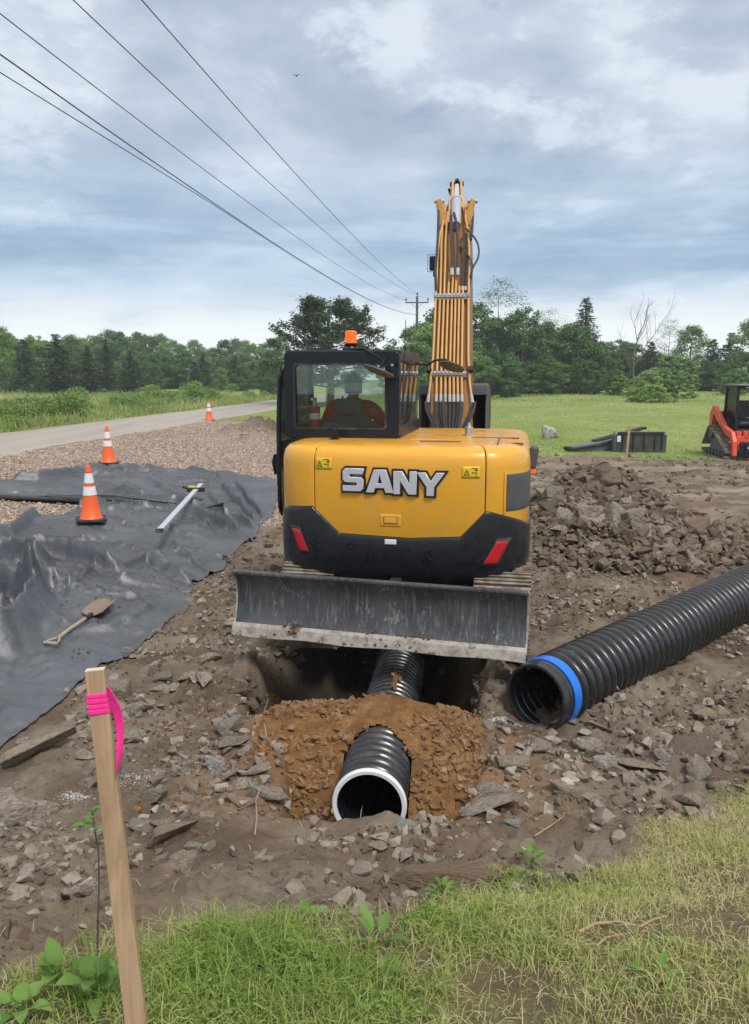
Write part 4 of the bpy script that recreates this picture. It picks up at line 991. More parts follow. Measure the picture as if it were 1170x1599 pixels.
m = MB(); m.bar(Bp(-HW - .004, .055, .862), Bp(HW + .004, .055, .862), .05, .028); m.build('top_rail', M['blade'], blade, bevel=.008, W2L=W2L)
m = MB(); lo = [(-.03, .385), (-.012, .378), (.012, .44), (.03, .475), (.012, .48), (-.006, .455)]
V = [Bp(x, y, z + .006 * math.sin(x * 9) * (z < .40)) for x in np.linspace(-HW - .012, HW + .012, 25) for (y, z) in lo]; k = len(lo)
m.add(V, [(i * k + j, i * k + (j + 1) % k, (i + 1) * k + (j + 1) % k, (i + 1) * k + j) for i in range(24) for j in range(k)] + [tuple(range(k)), tuple(24 * k + j for j in range(k))])
m.build('cutting_edge', M['edge'], blade, W2L=W2L, bevel=.004)
for s in (-1, 1):
    m = MB(); m.prism([Bp(s * (HW + .001), y, z) for y, z in ((-.012, .44), (.05, .50), (.075, .6), (.085, .7), (.07, .8), (.03, .872), (.10, .872), (.13, .7), (.12, .5), (.06, .40))], bx * s, .014)
    m.build('side_plate', M['edge'], blade, W2L=W2L, bevel=.003)
m = MB()
for s in (-1, 1): m.bar(Bp(s * .42, .10, .6), Bp(s * .42, 1.4, .48), .12, .16)
m.bar(Bp(0, .1, .62), Bp(0, .9, .7), .09, .09); m.build('blade_arms', M['dark'], exc, bevel=.01, W2L=W2L)
m = MB()
for k_ in range(40):
    x = random.gauss(.1, .25) if k_ < 28 else random.gauss(-.62, .05); 
    z_ = random.uniform(.39, .50); yq = np.interp(z_, [.38, .44, .50], [-.03, .0, .03]); s_ = random.uniform(.004, .016)
    m.box(Bp(x, float(yq) - .002, z_ if k_ < 28 else z_ + .03), (s_ * 2.2, s_, s_ * 1.2), (random.random(), random.random(), random.random()))
ms_ = m.build('mud_spatter', M['clod'], blade, W2L=W2L, bevel=.002); ms_['kind'] = 'stuff'

# --- upper body outline
SHX = .05
HWD = 1.05
def outline(n=121):
    P = []
    for y in np.linspace(.95, -.50, 16)[:-1]: P.append((-HWD, y))
    e = .50
    for i in range(n):
        q = math.pi + math.pi * i / (n - 1)
        cx_, sy_ = math.cos(q), math.sin(q)
        P.append((HWD * math.copysign(abs(cx_) ** e, cx_), -.50 - .77 * abs(sy_) ** e))
    for y in np.linspace(-.50, .95, 16)[1:]: P.append((HWD, y))
    P = np.array(P); d = np.hypot(*np.diff(P, axis=0).T); s = np.r_[0, np.cumsum(d)]
    ss = np.linspace(0, s[-1], 300); Q = np.stack([np.interp(ss, s, P[:, 0]), np.interp(ss, s, P[:, 1])], -1); return Q, ss - s[-1] / 2
OQ, OS = outline(); OT = np.gradient(OQ, axis=0); OT /= np.linalg.norm(OT, axis=1)[:, None]; ON = np.stack([OT[:, 1], -OT[:, 0]], -1)
for _ in range(6): ON[1:-1] = (ON[:-2] + ON[1:-1] * 2 + ON[2:]) / 4
ON /= np.linalg.norm(ON, axis=1)[:, None]
def S(s, z, off=0.0):
    x = np.interp(s, OS, OQ[:, 0]); y = np.interp(s, OS, OQ[:, 1]); nx_ = np.interp(s, OS, ON[:, 0]); ny_ = np.interp(s, OS, ON[:, 1])
    return Vec((x + nx_ * off + SHX, y + ny_ * off, z))
def s_of_x(x):   # arc position of a plan x on the rear face
    k = (OQ[:, 1] < -.5); return float(np.interp(x - SHX, OQ[k, 0], OS[k]))
ytop = [(0, 0), (.0, .44), (.004, .50), (.016, .545), (.045, .580), (.09, .600), (.16, .612), (.3, .618)]   # (inset, z above zlow)
def ztop_tilt(z, x): return z
ZT = 1.795
def shell(name, s0, s1, zlow, parent, m, prof=None, close=True, n=40, bevel=0, off=0):
    prof = prof or [(0, None), (0, ZT - .16), (.005, ZT - .11), (.018, ZT - .065), (.05, ZT - .03), (.10, ZT - .012), (.17, ZT - .002), (.30, ZT)]
    rows_ = []
    for s in np.linspace(s0, s1, n):
        zl = zlow(s) if callable(zlow) else zlow
        rows_.append([S(s, zl if z is None else z, off - i) for (i, z) in prof])
    o = MB().grid(rows_).build(name, m, parent, True, ang=40)
    md = o.modifiers.new('t', 'SOLIDIFY'); md.thickness = .022; md.offset = -1 
    if bevel: b = o.modifiers.new('b', 'BEVEL'); b.width = bevel; b.segments = 2; b.limit_method = 'ANGLE'; b.angle_limit = R(50)
    return o
SE = OS[-1]
sL, sR = s_of_x(-.625), s_of_x(.755)
house = None
# inner dark body so that gaps read dark
m = MB(); ins = [S(s, .70, -.05) for s in OS[::4]]; m.prism([Vec((p.x, p.y, .70)) for p in ins], (0, 0, 1), ZT - .72 - .012); house = m.build('inner_body', M['dark'], exc)
low = .98
shell('rear_hood', sL + .004, sR - .004, low, exc, M['yellow'], n=70, bevel=.006)
shell('left_corner_panel', -SE + .0, sL - .004, low, exc, M['yellow'], n=50, bevel=.006)
rp = shell('right_corner_panel', sR + .004, SE, low, exc, M['yellow'], n=50, bevel=.006)
# hood top
top = [S(s, ZT, -.295) for s in OS[::3]]
m = MB(); m.prism([Vec((p.x, p.y, ZT - .012)) for p in top], (0, 0, 1), .013); m.build('hood_top', M['yellow'], exc)
m = MB(); m.box((.33, -.60, ZT + .006), (.50, .20, .010)); m.build('service_lid', M['yellow'], exc, bevel=.004)
m = MB(); m.box((.35, -.80, ZT + .0035), (.34, .035, .006)); m.build('hood_vent', M['panel_grey'], exc)
m = MB(); m.bar((.83, -1.0, ZT - .001), (.83, -.3, ZT + .001), .010, .006); m.bar((.58, -.3, ZT), (1.0, -.3, ZT), .004, .010); m.build('panel_seam', M['black'], exc)
m = MB(); m.box((.97, -.62, ZT + .002), (.16, .30, .006)); m.build('tool_lid', M['yellow'], exc, bevel=.002)
m = MB(); m.lathe([(.055, 0), (.055, .012), (.035, .014), (.035, .05), (.04, .055), (.04, .075), (.022, .082), (.015, .1), (.014, .115), (.004, .12)], (.54, -.05, ZT)); m.build('filler_cap', M['steel'], exc, True)
# skirt
zx = [(-SE, 1.12), (s_of_x(-.97), 1.21), (s_of_x(-.86), 1.275), (s_of_x(-.64), 1.295), (s_of_x(-.41), 1.085), (s_of_x(.16), 1.066), (s_of_x(.57), 1.09), (s_of_x(.755), 1.29), (s_of_x(.78), 1.292), (s_of_x(1.075), 1.165), (SE, 1.12)]
zskt = lambda s: float(np.interp(s, [a for a, b in zx], [b for a, b in zx]))
rows_ = []
for s in sorted(list(np.linspace(-SE, SE, 150)) + [a for a, b in zx[1:-1]]):
    zt = zskt(s); e_ = abs(s) / SE
    rows_.append([S(s, z, o_) for (z, o_) in ((.665, -.25), (.672, -.12), (.69, -.05), (.74, -.012), (.80, .010), (.90, .016), (zt - .035, .016), (zt - .012, .012), (zt, .002))])
o = MB().grid(rows_).build('counterweight', M['skirt'], exc, True, ang=30); skirt = o
md = o.modifiers.new('t', 'SOLIDIFY'); md.thickness = .02; md.offset = -1
def patch(name, s0, s1, z0, z1, m, parent, off=.02, lean0=0, lean1=None, thick=.006, n=8, bevel=0):
    lean1 = lean0 if lean1 is None else lean1; rows_ = []
    for i in range(n + 1):
        q = i / n; rows_.append([S(s0 + (s1 - s0) * q + (lean0 + (lean1 - lean0)) * r_ if lean1 != lean0 else s0 + (s1 - s0) * q, z0 + (z1 - z0) * r_, off) for r_ in np.linspace(0, 1, 6)])
    o = MB().grid(rows_).build(name, m, parent, True); md = o.modifiers.new('t', 'SOLIDIFY'); md.thickness = thick; md.offset = -1
    if bevel: b = o.modifiers.new('b', 'BEVEL'); b.width = bevel; b.segments = 2; b.limit_method = 'ANGLE'; b.angle_limit = R(40)
    return o
# reflectors with recess
for s0, s1, ln, zz0 in ((s_of_x(-.75), s_of_x(-.75) + .078, -.085, .915), (s_of_x(.75), s_of_x(.75) + .10, .10, .875)):
    rc = patch('reflector_recess', s0 - .018, s1 + .018, zz0 - .03, zz0 + .20, M['dark'], exc, .0185, 0, ln * 1.2, thick=.004)
    patch('reflector', s0, s1, zz0, zz0 + .175, M['red_refl'], rc, .024, 0, ln, thick=.01, bevel=.002)
# lashing holes
for xx, zz_ in ((-.315, .965), (.34, .94)):
    c = S(s_of_x(xx), zz_, .0); nrm = (S(s_of_x(xx), zz_, 1) - c).normalized(); rot = nrm.to_track_quat('Z', 'Y').to_matrix()
    m = MB(); m.lathe([(.046, .010), (.046, .024), (.034, .024), (.03, .016), (.012, .017), (.010, .022), (.0, .022)], c, 22, M=rot); m.build('lashing_eye', M['skirt'], exc, True)
c = patch('serial_label', s_of_x(-.035), s_of_x(-.035) + .095, 1.008, 1.05, M['white'], exc, .020, thick=.002)
# latch
LX0 = s_of_x(-.075)
pl = patch('latch_plate', LX0, LX0 + .17, 1.155, 1.25, M['yellow'], exc, .006, thick=.008, bevel=.004)
patch('latch_recess', LX0 + .028, LX0 + .142, 1.175, 1.232, M['dark'], pl, .0075, thick=.002)
patch('latch_handle', LX0 + .033, LX0 + .137, 1.179, 1.227, M['yellow'], pl, .013, thick=.006, bevel=.003)
# grille in right corner panel
gp = patch('vent_grille', s_of_x(.915), s_of_x(.915) + .52, 1.285, 1.58, M['panel_grey'], exc, .006, 0, thick=.01, n=16, bevel=.008)
patch('vent_frame', s_of_x(.915) - .026, s_of_x(.915) - .01, 1.27, 1.60, M['yellow'], gp, .010, 0, thick=.008, n=3, bevel=.003)
# warning stickers with triangle and arrow marks
for s0, z0s in ((s_of_x(-.61), 1.60), (s_of_x(.57), 1.555)):
    w_ = .140; st_ = patch('warning_sticker', s0, s0 + w_, z0s, z0s + .09, M['sticker'], exc, .004, thick=.002)
    zc_ = z0s + .042
    m = MB(); tri = [(.012, -.022), (.062, -.022), (.037, .026)]; ti = [(.022, -.016), (.052, -.016), (.037, .013)]
    A = [S(s0 + a, zc_ + b, .0055) for a, b in tri]; B = [S(s0 + a, zc_ + b, .0055) for a, b in ti]
    m.add(A + B, [(0, 1, 4, 3), (1, 2, 5, 4), (2, 0, 3, 5)])
    for (a0, a1, b0, b1) in ((.035, .039, -.010, .004), (.082, .108, -.004, .001), (.108, .114, -.026, .018), (.100, .122, .018, .028), (.072, .122, .034, .040)):
        m.add([S(s0 + a, zc_ + b, .0055) for a, b in ((a0, b0), (a1, b0), (a1, b1), (a0, b1))], [(0, 1, 2, 3)])
    m.add([S(s0 + a, zc_ + b, .0055) for a, b in ((.074, -.0015), (.084, -.010), (.084, .007))], [(0, 1, 2)])
    m.build('warning_print', M['ink'], st_)
# --- lettering
GL = {
 'S': (1.05, [[(0, 0), (.88, 0), (1.03, .12), (1.03, .50), (.90, .62), (.36, .62), (.36, .74), (1.0, .74), (1.06, 1), (.14, 1), (0, .88), (0, .50), (.13, .38), (.68, .38), (.68, .26), (0, .26)]]),
 'A': (1.36, [[(0, 0), (.40, 1), (.98, 1), (1.38, 0), (.96, 0), (.88, .20), (.48, .20), (.40, 0)], [(.56, .41), (.80, .41), (.68, .76)]]),
 'N': (1.12, [[(0, 0), (0, 1), (.42, 1), (.78, .46), (.78, 1), (1.12, 1), (1.12, 0), (.72, 0), (.34, .56), (.34, 0)]]),
 'Y': (1.30, [[(.45, 0), (.45, .38), (0, 1), (.42, 1), (.66, .63), (.92, 1), (1.32, 1), (.83, .38), (.83, 0)]])}
logo = thing('lettering', None, None); del_ = logo
logo.parent = exc
Hh = .185; zb = 1.432; sx0 = s_of_x(-.375); adv = {'S': 1.13, 'A': 1.34, 'N': 1.12, 'Y': 1.3}
tot = 0; pos = []
for ch in 'SANY': pos.append(tot); tot += adv[ch]
scl = .815 / (pos[3] + 1.32)
def poly_mesh(splines, off, ext, bev, name):
    cu = bpy.data.curves.new(name, 'CURVE'); cu.dimensions = '2D'; cu.fill_mode = 'BOTH'; cu.extrude = ext; cu.bevel_depth = bev; cu.offset = off; cu.bevel_resolution = 0
    for pts in splines:
        sp_ = cu.splines.new('POLY'); sp_.points.add(len(pts) - 1); sp_.use_cyclic_u = True
        for i, p in enumerate(pts): sp_.points[i].co = (p[0], p[1], 0, 1)
    ob = bpy.data.objects.new(name, cu); COL.objects.link(ob); bpy.context.view_layer.update()
    me = bpy.data.meshes.new_from_object(ob.evaluated_get(bpy.context.evaluated_depsgraph_get())); bpy.data.objects.remove(ob); bpy.data.curves.remove(cu); return me
for ch, p0 in zip('SANY', pos):
    w_, sp_ = GL[ch]; wv = w_ * scl
    spl = [[(x * scl - wv / 2, y * Hh) for x, y in pts] for pts in sp_]
    sc_m = sx0 + p0 * scl + wv / 2; c = S(sc_m, zb - .03 * (p0 / tot), 0); nrm = (S(sc_m, zb, 1) - S(sc_m, zb, 0)).normalized()
    tx = Vec((-nrm.y, nrm.x, 0)); Mx = Matrix((tx, Vec((0, 0, 1)), nrm)).transposed().to_4x4()
    for (nm, off, ext, bev, dd, mt, ss_) in (('letter_outline', .016, .004, .0, .006, 'badge_black', spl[:1]), ('letter', -.004, .006, .004, .021, 'silver', spl)):
        me = poly_mesh(ss_, off, ext, bev, nm); o = mobj(nm, me, M[mt], exc); Q = Mx.copy(); Q.translation = c + nrm * dd + Vec((0, 0, 0)); o.matrix_local = Q
bpy.data.objects.remove(logo)

# --- cab
cx0, cx1, cy0, cy1, cz0, cz1 = -1.07, -.035, -.55, .80, 1.79, 2.55
def rrect(x0, x1, z0, z1, r, n=5):
    P = []
    for (cx, cz, a0) in ((x1 - r, z1 - r, 0), (x0 + r, z1 - r, 90), (x0 + r, z0 + r, 180), (x1 - r, z0 + r, 270)):
        P += [(cx + r * math.cos(R(a0 + 90 * i / n)), cz + r * math.sin(R(a0 + 90 * i / n))) for i in range(n + 1)]
    return P
def ringY(x0, x1, z0, z1, r, bL, bR, bB, bT, y, t_, ri=.03):
    return MB().ring([(x, y, z) for x, z in rrect(x0, x1, z0, z1, r)], [(x, y, z) for x, z in rrect(x0 + bL, x1 - bR, z0 + bB, z1 - bT, ri)], (0, 1, 0), t_)
m = ringY(cx0, cx1, cz0, cz1, .045, .085, .115, .085, .105, cy0, .09); cabf = m.build('cab_rear_frame', M['black'], exc, True, bevel=.008, ang=30)
m = MB()
for x in (cx0 + .03, cx1 - .03):
    m.bar((x, cy1, cz0), (x, cy1, cz1 - .02), .055, .06); m.bar((x, cy0 + .09, cz1 - .045), (x, cy1, cz1 - .045), .06, .085); m.bar((x, cy0 + .09, cz0 + .05), (x, cy1, cz0 + .05), .06, .12)
m.bar((cx0 + .03, .25, cz0), (cx0 + .03, .25, cz1 - .03), .05, .06, up=(0, 1, 0))
m.bar((cx1 - .022, .12, cz0), (cx1 - .022, .12, cz1 - .03), .035, .04, up=(0, 1, 0))
m.bar((cx0, cy1, cz1 - .045), (cx1, cy1, cz1 - .045), .05, .08); m.bar((cx0, cy1, cz0 + .04), (cx1, cy1, cz0 + .04), .05, .08)
m.build('cab_pillars', M['black'], exc, bevel=.008)
m = MB(); m.box(((cx0 + cx1) / 2, .145, cz1 - .005), (1.03, 1.33, .035)); m.build('cab_roof', M['black'], exc, bevel=.014)
m = MB(); m.box(((cx0 + cx1) / 2, cy0 + .03, (cz0 + cz1) / 2 - .01), (.88, .006, .62)); m.build('rear_window', M['glass'], exc)
m = MB()
m.box((cx1 - .012, -.17, (cz0 + cz1) / 2), (.006, .56, .66)); m.box((cx1 - .014, .46, (cz0 + cz1) / 2), (.006, .64, .66)); m.build('right_window', M['glass_side'], exc)
m = MB(); m.box(((cx0 + cx1) / 2, cy1 - .01, (cz0 + cz1) / 2), (.95, .006, .62)); m.build('front_window', M['glass'], exc)
m = MB(); m.box((cx0 + .02, -.12, (cz0 + cz1) / 2), (.006, .6, .62)); m.build('left_window', M['glass_side'], exc)
m = MB(); m.ring([(x, cy0 - .004, z) for x, z in rrect(cx0 + .080, cx1 - .110, cz0 + .080, cz1 - .100, .03)], [(x, cy0 - .004, z) for x, z in rrect(cx0 + .098, cx1 - .128, cz0 + .098, cz1 - .118, .025)], (0, 1, 0), .02); m.build('window_seal', M['rubber'], exc)
# open door folded back along the left side
dx = cx0 - .05; y0d = -.42
door = MB()
pts = [Vec((dx - .005, y0d + .75, 2.44)), Vec((dx - .01, y0d + .2, 2.44)), Vec((dx - .02, y0d + .06, 2.40)), Vec((dx - .035, y0d, 2.30)), Vec((dx - .045, y0d - .02, 1.9)), Vec((dx - .05, y0d - .02, 1.45)), Vec((dx - .052, y0d, 1.13)), Vec((dx - .052, y0d + .06, 1.06)), Vec((dx - .052, y0d + .7, 1.06)), Vec((dx - .04, y0d + .75, 1.7)), Vec((dx - .005, y0d + .75, 2.44))]
door.tube(pts, .021, 8, False)
dr = door.build('cab_door', M['black'], exc, True)
m = MB(); m.box((dx - .03, y0d + .36, 1.98), (.006, .72, .86)); m.box((dx - .048, y0d + .36, 1.30), (.006, .70, .42)); m.build('door_glass', M['glass_side'], dr)
m = MB(); m.box((dx - .045, y0d + .36, 1.62), (.05, .74, .26)); m.build('door_panel', M['black'], dr, bevel=.015)
m = MB(); m.box((dx - .085, y0d + .10, 1.53), (.06, .16, .19)); m.tube([(dx - .1, y0d + .02, 1.62), (dx - .12, y0d + .03, 1.55), (dx - .1, y0d + .02, 1.46)], .014); m.build('door_latch', M['black'], dr, True, bevel=.02)
# inside: seat, console, extinguisher, mirror
sx_ = -.60
st_ = MB(); st_.box((sx_, .30, 1.72), (.50, .50, .12)); seat = st_.build('seat', M['dark'], exc, bevel=.04)
m = MB(); m.prism([(sx_ - .23, .02, 1.70), (sx_ + .23, .02, 1.70), (sx_ + .20, -.02, 1.93), (sx_ + .13, -.05, 1.97), (sx_ - .13, -.05, 1.97), (sx_ - .20, -.02, 1.93)], (0, 1, 0), .12); m.build('backrest', M['panel_grey'], seat, bevel=.03)
m = MB(); m.box((sx_, -.03, 2.06), (.24, .09, .13)); m.cyl((sx_ - .06, -.02, 2.0), (sx_ - .06, -.02, 2.15), .01, 8); m.cyl((sx_ + .06, -.02, 2.0), (sx_ + .06, -.02, 2.15), .01, 8); m.build('headrest', M['panel_grey'], seat, bevel=.04)
m = MB(); m.box((sx_ + .10, -.38, 1.885), (.52, .14, .02), (0.25, .04, 0)); m.box((sx_ + .1, -.30, 1.80), (.5, .3, .12)); m.build('rear_shelf', M['panel_grey'], exc, bevel=.01)
m = MB(); m.cyl((cx0 + .21, -.30, 1.86), (cx0 + .21, -.30, 2.06), .05, 16); ex_ = m.build('column', M['red_refl'], exc, True); ex_['label'] = 'red and white extinguisher inside the cab corner'  # upright red mark with a white band seen in the cab's left corner
m = MB(); m.cyl((cx0 + .21, -.30, 1.945), (cx0 + .21, -.30, 2.0), .0515, 16); m.build('column_band', M['white'], ex_, True)
m = MB(); m.cyl((cx0 + .21, -.30, 2.06), (cx0 + .21, -.30, 2.14), .02, 10); m.box((cx0 + .21, -.33, 2.13), (.03, .11, .02)); m.build('column_top', M['steel'], ex_, True)
m = MB(); m.tube([(cx0 + .27, .6, 1.8), (cx0 + .27, .6, 2.05), (cx0 + .33, .6, 2.09), (cx0 + .38, .6, 2.05), (cx0 + .38, .6, 1.8)], .012, 8, False); m.build('grab_loop', M['black'], exc, True)
# beacon
bl = Vec((cx0 + .555, -.30, cz1 + .012))
m = MB(); m.lathe([(.055, 0), (.058, .02), (.05, .035), (.06, .055), (.058, .065)], bl, 22); bc = m.build('beacon', M['black'], exc, True)
m = MB(); pr_ = []
for i in range(6): pr_ += [(.050, .065 + i * .017), (.053, .0735 + i * .017)]
pr_ += [(.050, .168), (.035, .174), (.0, .175)]; m.lathe(pr_, bl, 22); m.build('beacon_lens', M['orange_lens'], bc, True, ang=20)
# rear mirror on upper right of the cab
mc = Vec((cx1 - .16, cy0 - .10, 2.385))
m = MB(); m.tube([(cx1 - .52, cy0 + .1, cz1 + .02), (cx1 - .32, cy0 + .02, cz1 + .02), (cx1 - .18, cy0 - .05, cz1 - .05), (cx1 - .045, cy0 - .04, cz1 - .16), (cx1 - .02, cy0 - .02, cz1 - .24)], .010, 8); rm = m.build('mirror_stay', M['black'], exc, True)
rot = Matrix.Rotation(R(20), 3, 'Y') @ Matrix.Rotation(R(-14), 3, 'X')
m = MB(); m.lathe([(0, 0.012), (.07, .010), (.125, .0), (.128, -.012), (.10, -.025), (0, -.034)], mc, 26, M=rot @ Matrix.Diagonal((1.1, .85, 1))); m.build('round_mirror', M['panel_grey'], rm, True)
m = MB(); m.cyl(mc, mc + Vec((.05, .03, .10)), .014, 10); m.cyl((cx1 - .055, cy0 - .05, 2.36), (cx1 - .055, cy0 + .0, 2.36), .055, 16); m.cyl((cx1 - .055, cy0 - .05, 2.44), (cx1 - .055, cy0 + .0, 2.44), .03, 12); m.build('mirror_knuckle', M['black'], rm, True)
for zq in (2.345, 2.43): MB().cyl((cx1 - .055, cy0 - .056, zq), (cx1 - .055, cy0 - .05, zq), .011, 8).build('bolt', M['steel'], rm, True)
# hood knob in front of the rear window
m = MB(); q_ = Vec((-.58, -.70, ZT)); m.lathe([(.05, 0), (.05, .006), (.026, .012), (.026, .035), (.036, .05), (.036, .085), (.022, .10), (0, .104)], q_, 16); m.build('camera_pod', M['black'], exc, True)
# antenna
m = MB(); m.tube([(cx1 + .01, -.40, 1.95), (cx1 + .01, -.40, 2.3), (cx1 + .03, -.40, 2.82)], [.010, .006, .003], 6); m.build('antenna', M['rubber'], exc, True)
m = MB(); m.lathe([(.012, 0), (.008, .02), (.016, .035), (.012, .055), (0, .058)], (cx1 - .05, .1, cz1 + .012), 12); m.build('roof_stud', M['black'], exc, True)
# front right mirror stay with round mirror, crossing in front of the boom
m = MB(); a0 = at_y(655, 569, 8.3); ptl = [at_y(px, py, yy_) for px, py, yy_ in ((652, 569, 8.3), (668, 570, 8.2), (680, 563, 8.1), (695, 562, 8.0), (706, 567, 7.9))]
m.tube([Vec(p) for p in ptl], .011, 8); fm = m.build('front_mirror_stay', M['rubber'], exc, True, W2L=W2L)
c = Vec(at_y(706, 572, 7.9)); m = MB(); m.lathe([(0, .02), (.08, .014), (.125, .0), (.128, -.012), (.1, -.022), (0, -.026)], c, 26, M=Matrix.Rotation(R(18), 3, 'Y') @ Matrix.Rotation(R(-17), 3, 'X')); m.build('round_mirror', M['bronze'] if 'bronze' in M else M['panel_grey'], fm, True, W2L=W2L)
# right work mirror/lamp at the side
c = Vec(at_y(833, 714, 7.0)); m = MB(); m.box(c, (.075, .16, .20), (0, .12, -EA)); sm_ = m.build('side_mirror', M['panel_grey'], exc, bevel=.02, W2L=W2L)
m = MB(); m.box(c + Vec((-.01, -.01, -.125)), (.05, .08, .04)); m.build('marker_lamp', M['orange_lens'], sm_, bevel=.006, W2L=W2L)
m = MB(); m.bar(c + Vec((-.12, .1, .02)), c, .03, .04); m.build('mirror_bracket', M['black'], sm_, W2L=W2L)

# --- boom
BH = R(12.0); bw = Vec((math.cos(BH), -math.sin(BH), 0))
cl_ = [Vec(at_y(px, py, yy_)) for px, py, yy_ in ((702, 760, 8.35), (703, 690, 8.6), (703, 640, 8.77), (703, 588, 8.96), (706, 520, 9.22), (706.5, 467, 9.42), (708, 420, 9.64), (709, 385, 9.84), (711, 350, 10.06), (713, 322, 10.28))]
wid = [.46, .46, .455, .44, .425, .415, .415, .415, .40, .34]
def arc(pts): d = [0]; [d.append(d[-1] + (pts[i + 1] - pts[i]).length) for i in range(len(pts) - 1)]; return d
ba = arc(cl_)
def bpos(u, a=0, b=0):
    k_ = min(max(np.searchsorted(ba, u) - 1, 0), len(cl_) - 2); f_ = (u - ba[k_]) / (ba[k_ + 1] - ba[k_]); p = cl_[k_].lerp(cl_[k_ + 1], f_)
    t_ = (cl_[k_ + 1] - cl_[k_]).normalized(); nb = bw.cross(t_); nb = nb if nb.y < 0 else -nb
    w_ = wid[k_] + (wid[k_ + 1] - wid[k_]) * f_
    return p + bw * a * w_ / 2 + nb * b
U = lambda py: float(np.interp(-py, [-760, -690, -640, -588, -520, -467, -420, -385, -350, -322], ba))
m = MB(); V = []
us = np.linspace(0, ba[-1], 26)
dep = lambda u: .30 + .22 * math.sin(math.pi * min(1, u / ba[-1]))
for u in us: V += [bpos(u, -.97, 0), bpos(u, .97, 0), bpos(u, .97, -dep(u)), bpos(u, -.97, -dep(u))]
m.add(V, [(i * 4 + j, i * 4 + (j + 1) % 4, (i + 1) * 4 + (j + 1) % 4, (i + 1) * 4 + j) for i in range(25) for j in range(4)] + [(0, 1, 2, 3), (100, 101, 102, 103)])
boom = m.build('boom', M['yellow_boom'], exc, W2L=W2L, bevel=.012)
# hydraulic tubes on its back
tubes = [-.90, -.66, -.44, -.22, .0, .20, .40, .60, .92]
for i, a in enumerate(tubes):
    m = MB(); outer = abs(a) > .8
    if outer: seq = [(622, a * 1.16, .03), (600, a * 1.08, .04), (560, a * 1.0, .05), (467, a, .05), (420, a, .05), (395, a * .98, .06), (372, a * .90, .07), (350, a * .72, .08), (330, a * .78, .07), (318, a * 1.0, .05)]
    elif abs(a) < .1 or i == 5: seq = [(622, a, .04), (588, a, .045), (467, a, .045), (433, a * .9 + .02, .045)]
    elif i in (3,): seq = [(622, a, .04), (588, a, .045), (467, a, .045), (431, a + .04, .045)]
    elif i in (6, 7): seq = [(622, a, .04), (588, a, .045), (467, a, .045), (452, a, .045)]
    else: seq = [(622, a, .04), (588, a, .045), (467, a, .045), (410, a * 1.03, .05), (385, a * 1.05, .07), (360, a * 1.08, .07), (338, a * 1.15, .06)]
    pts = [bpos(U(py), aa, b) for py, aa, b in seq]
    m.tube(pts, .0135, 10); tb = m.build('hydraulic_tube', M['yellow_tube'], boom, True, W2L=W2L)
    m = MB(); q0 = pts[0]; m.cyl(q0 - (pts[1] - pts[0]).normalized() * .07, q0 + (pts[1] - pts[0]).normalized() * .02, .019, 8); m.build('tube_fitting', M['steel'], boom, W2L=W2L)
    # hose from the fitting down into the body
    h = MB(); x_end = a * .42
    q1 = q0 - (pts[1] - pts[0]).normalized() * .06
    bulge = 1.10 if outer else 1.02
    hp = [q1, bpos(U(645), a * bulge, .05), bpos(U(665), a * .78, .06), bpos(U(690), x_end + .05 * (i % 2), .06), bpos(U(725), x_end, .03)]
    h.tube(hp, .0135, 8); h.build('hydraulic_hose', M['hose'], exc, True, W2L=W2L)
    if i in (0, 8, 3, 6):
        h = MB(); h.tube([p + bw * .03 * (1 if a > 0 else -1) * (1 if outer else .8) + Vec((0, -.02, 0)) for p in hp], .0135, 8); h.build('hydraulic_hose', M['hose'], exc, True, W2L=W2L)
for py, ww in ((467, 1.02), (588, .86)):
    m = MB(); p0_, p1_ = bpos(U(py), -ww, .075), bpos(U(py), ww, .075); m.bar(p0_, p1_, .045, .018, up=(0, -1, 0)); 
    p0_, p1_ = bpos(U(py), -ww, .022), bpos(U(py), ww, .022); m.bar(p0_, p1_, .045, .012, up=(0, -1, 0)); cp_ = m.build('tube_clamp', M['steel'], boom, W2L=W2L, bevel=.004)
    for a in np.linspace(-.85, .85, 8) * ww: MB().cyl(bpos(U(py), a, .08), bpos(U(py), a, .095), .010, 8).build('bolt', M['steel'], exc, W2L=W2L)
m = MB()
for a in (-1.06, 1.06): m.cyl(bpos(U(582), a, .03), bpos(U(582), a, .10), .032, 12)
m.build('boss_pin', M['dark'], boom, W2L=W2L, bevel=.004)
# flared plates at the tip
for s in (-1, 1):
    m = MB(); poly = [Vec(at_y(712.5 + s * dx_, py, 10.0)) for dx_, py in ((14, 352), (23, 352), (27, 335), (30, 318), (29, 311), (23, 310), (21, 318), (17, 330))]
    m.prism(poly, Vec((0, 1, 0)), .16); m.build('tip_plate', M['yellow_tube'], boom, W2L=W2L, bevel=.008)
    m = MB(); tp_ = Vec(at_y(712.5 + s * 26, 313, 10.0)); m.cyl(tp_ + Vec((-.06, .04, 0)), tp_ + Vec((.06, .04, 0)), .030, 10); m.build('tip_pin', M['steel'], boom, W2L=W2L)
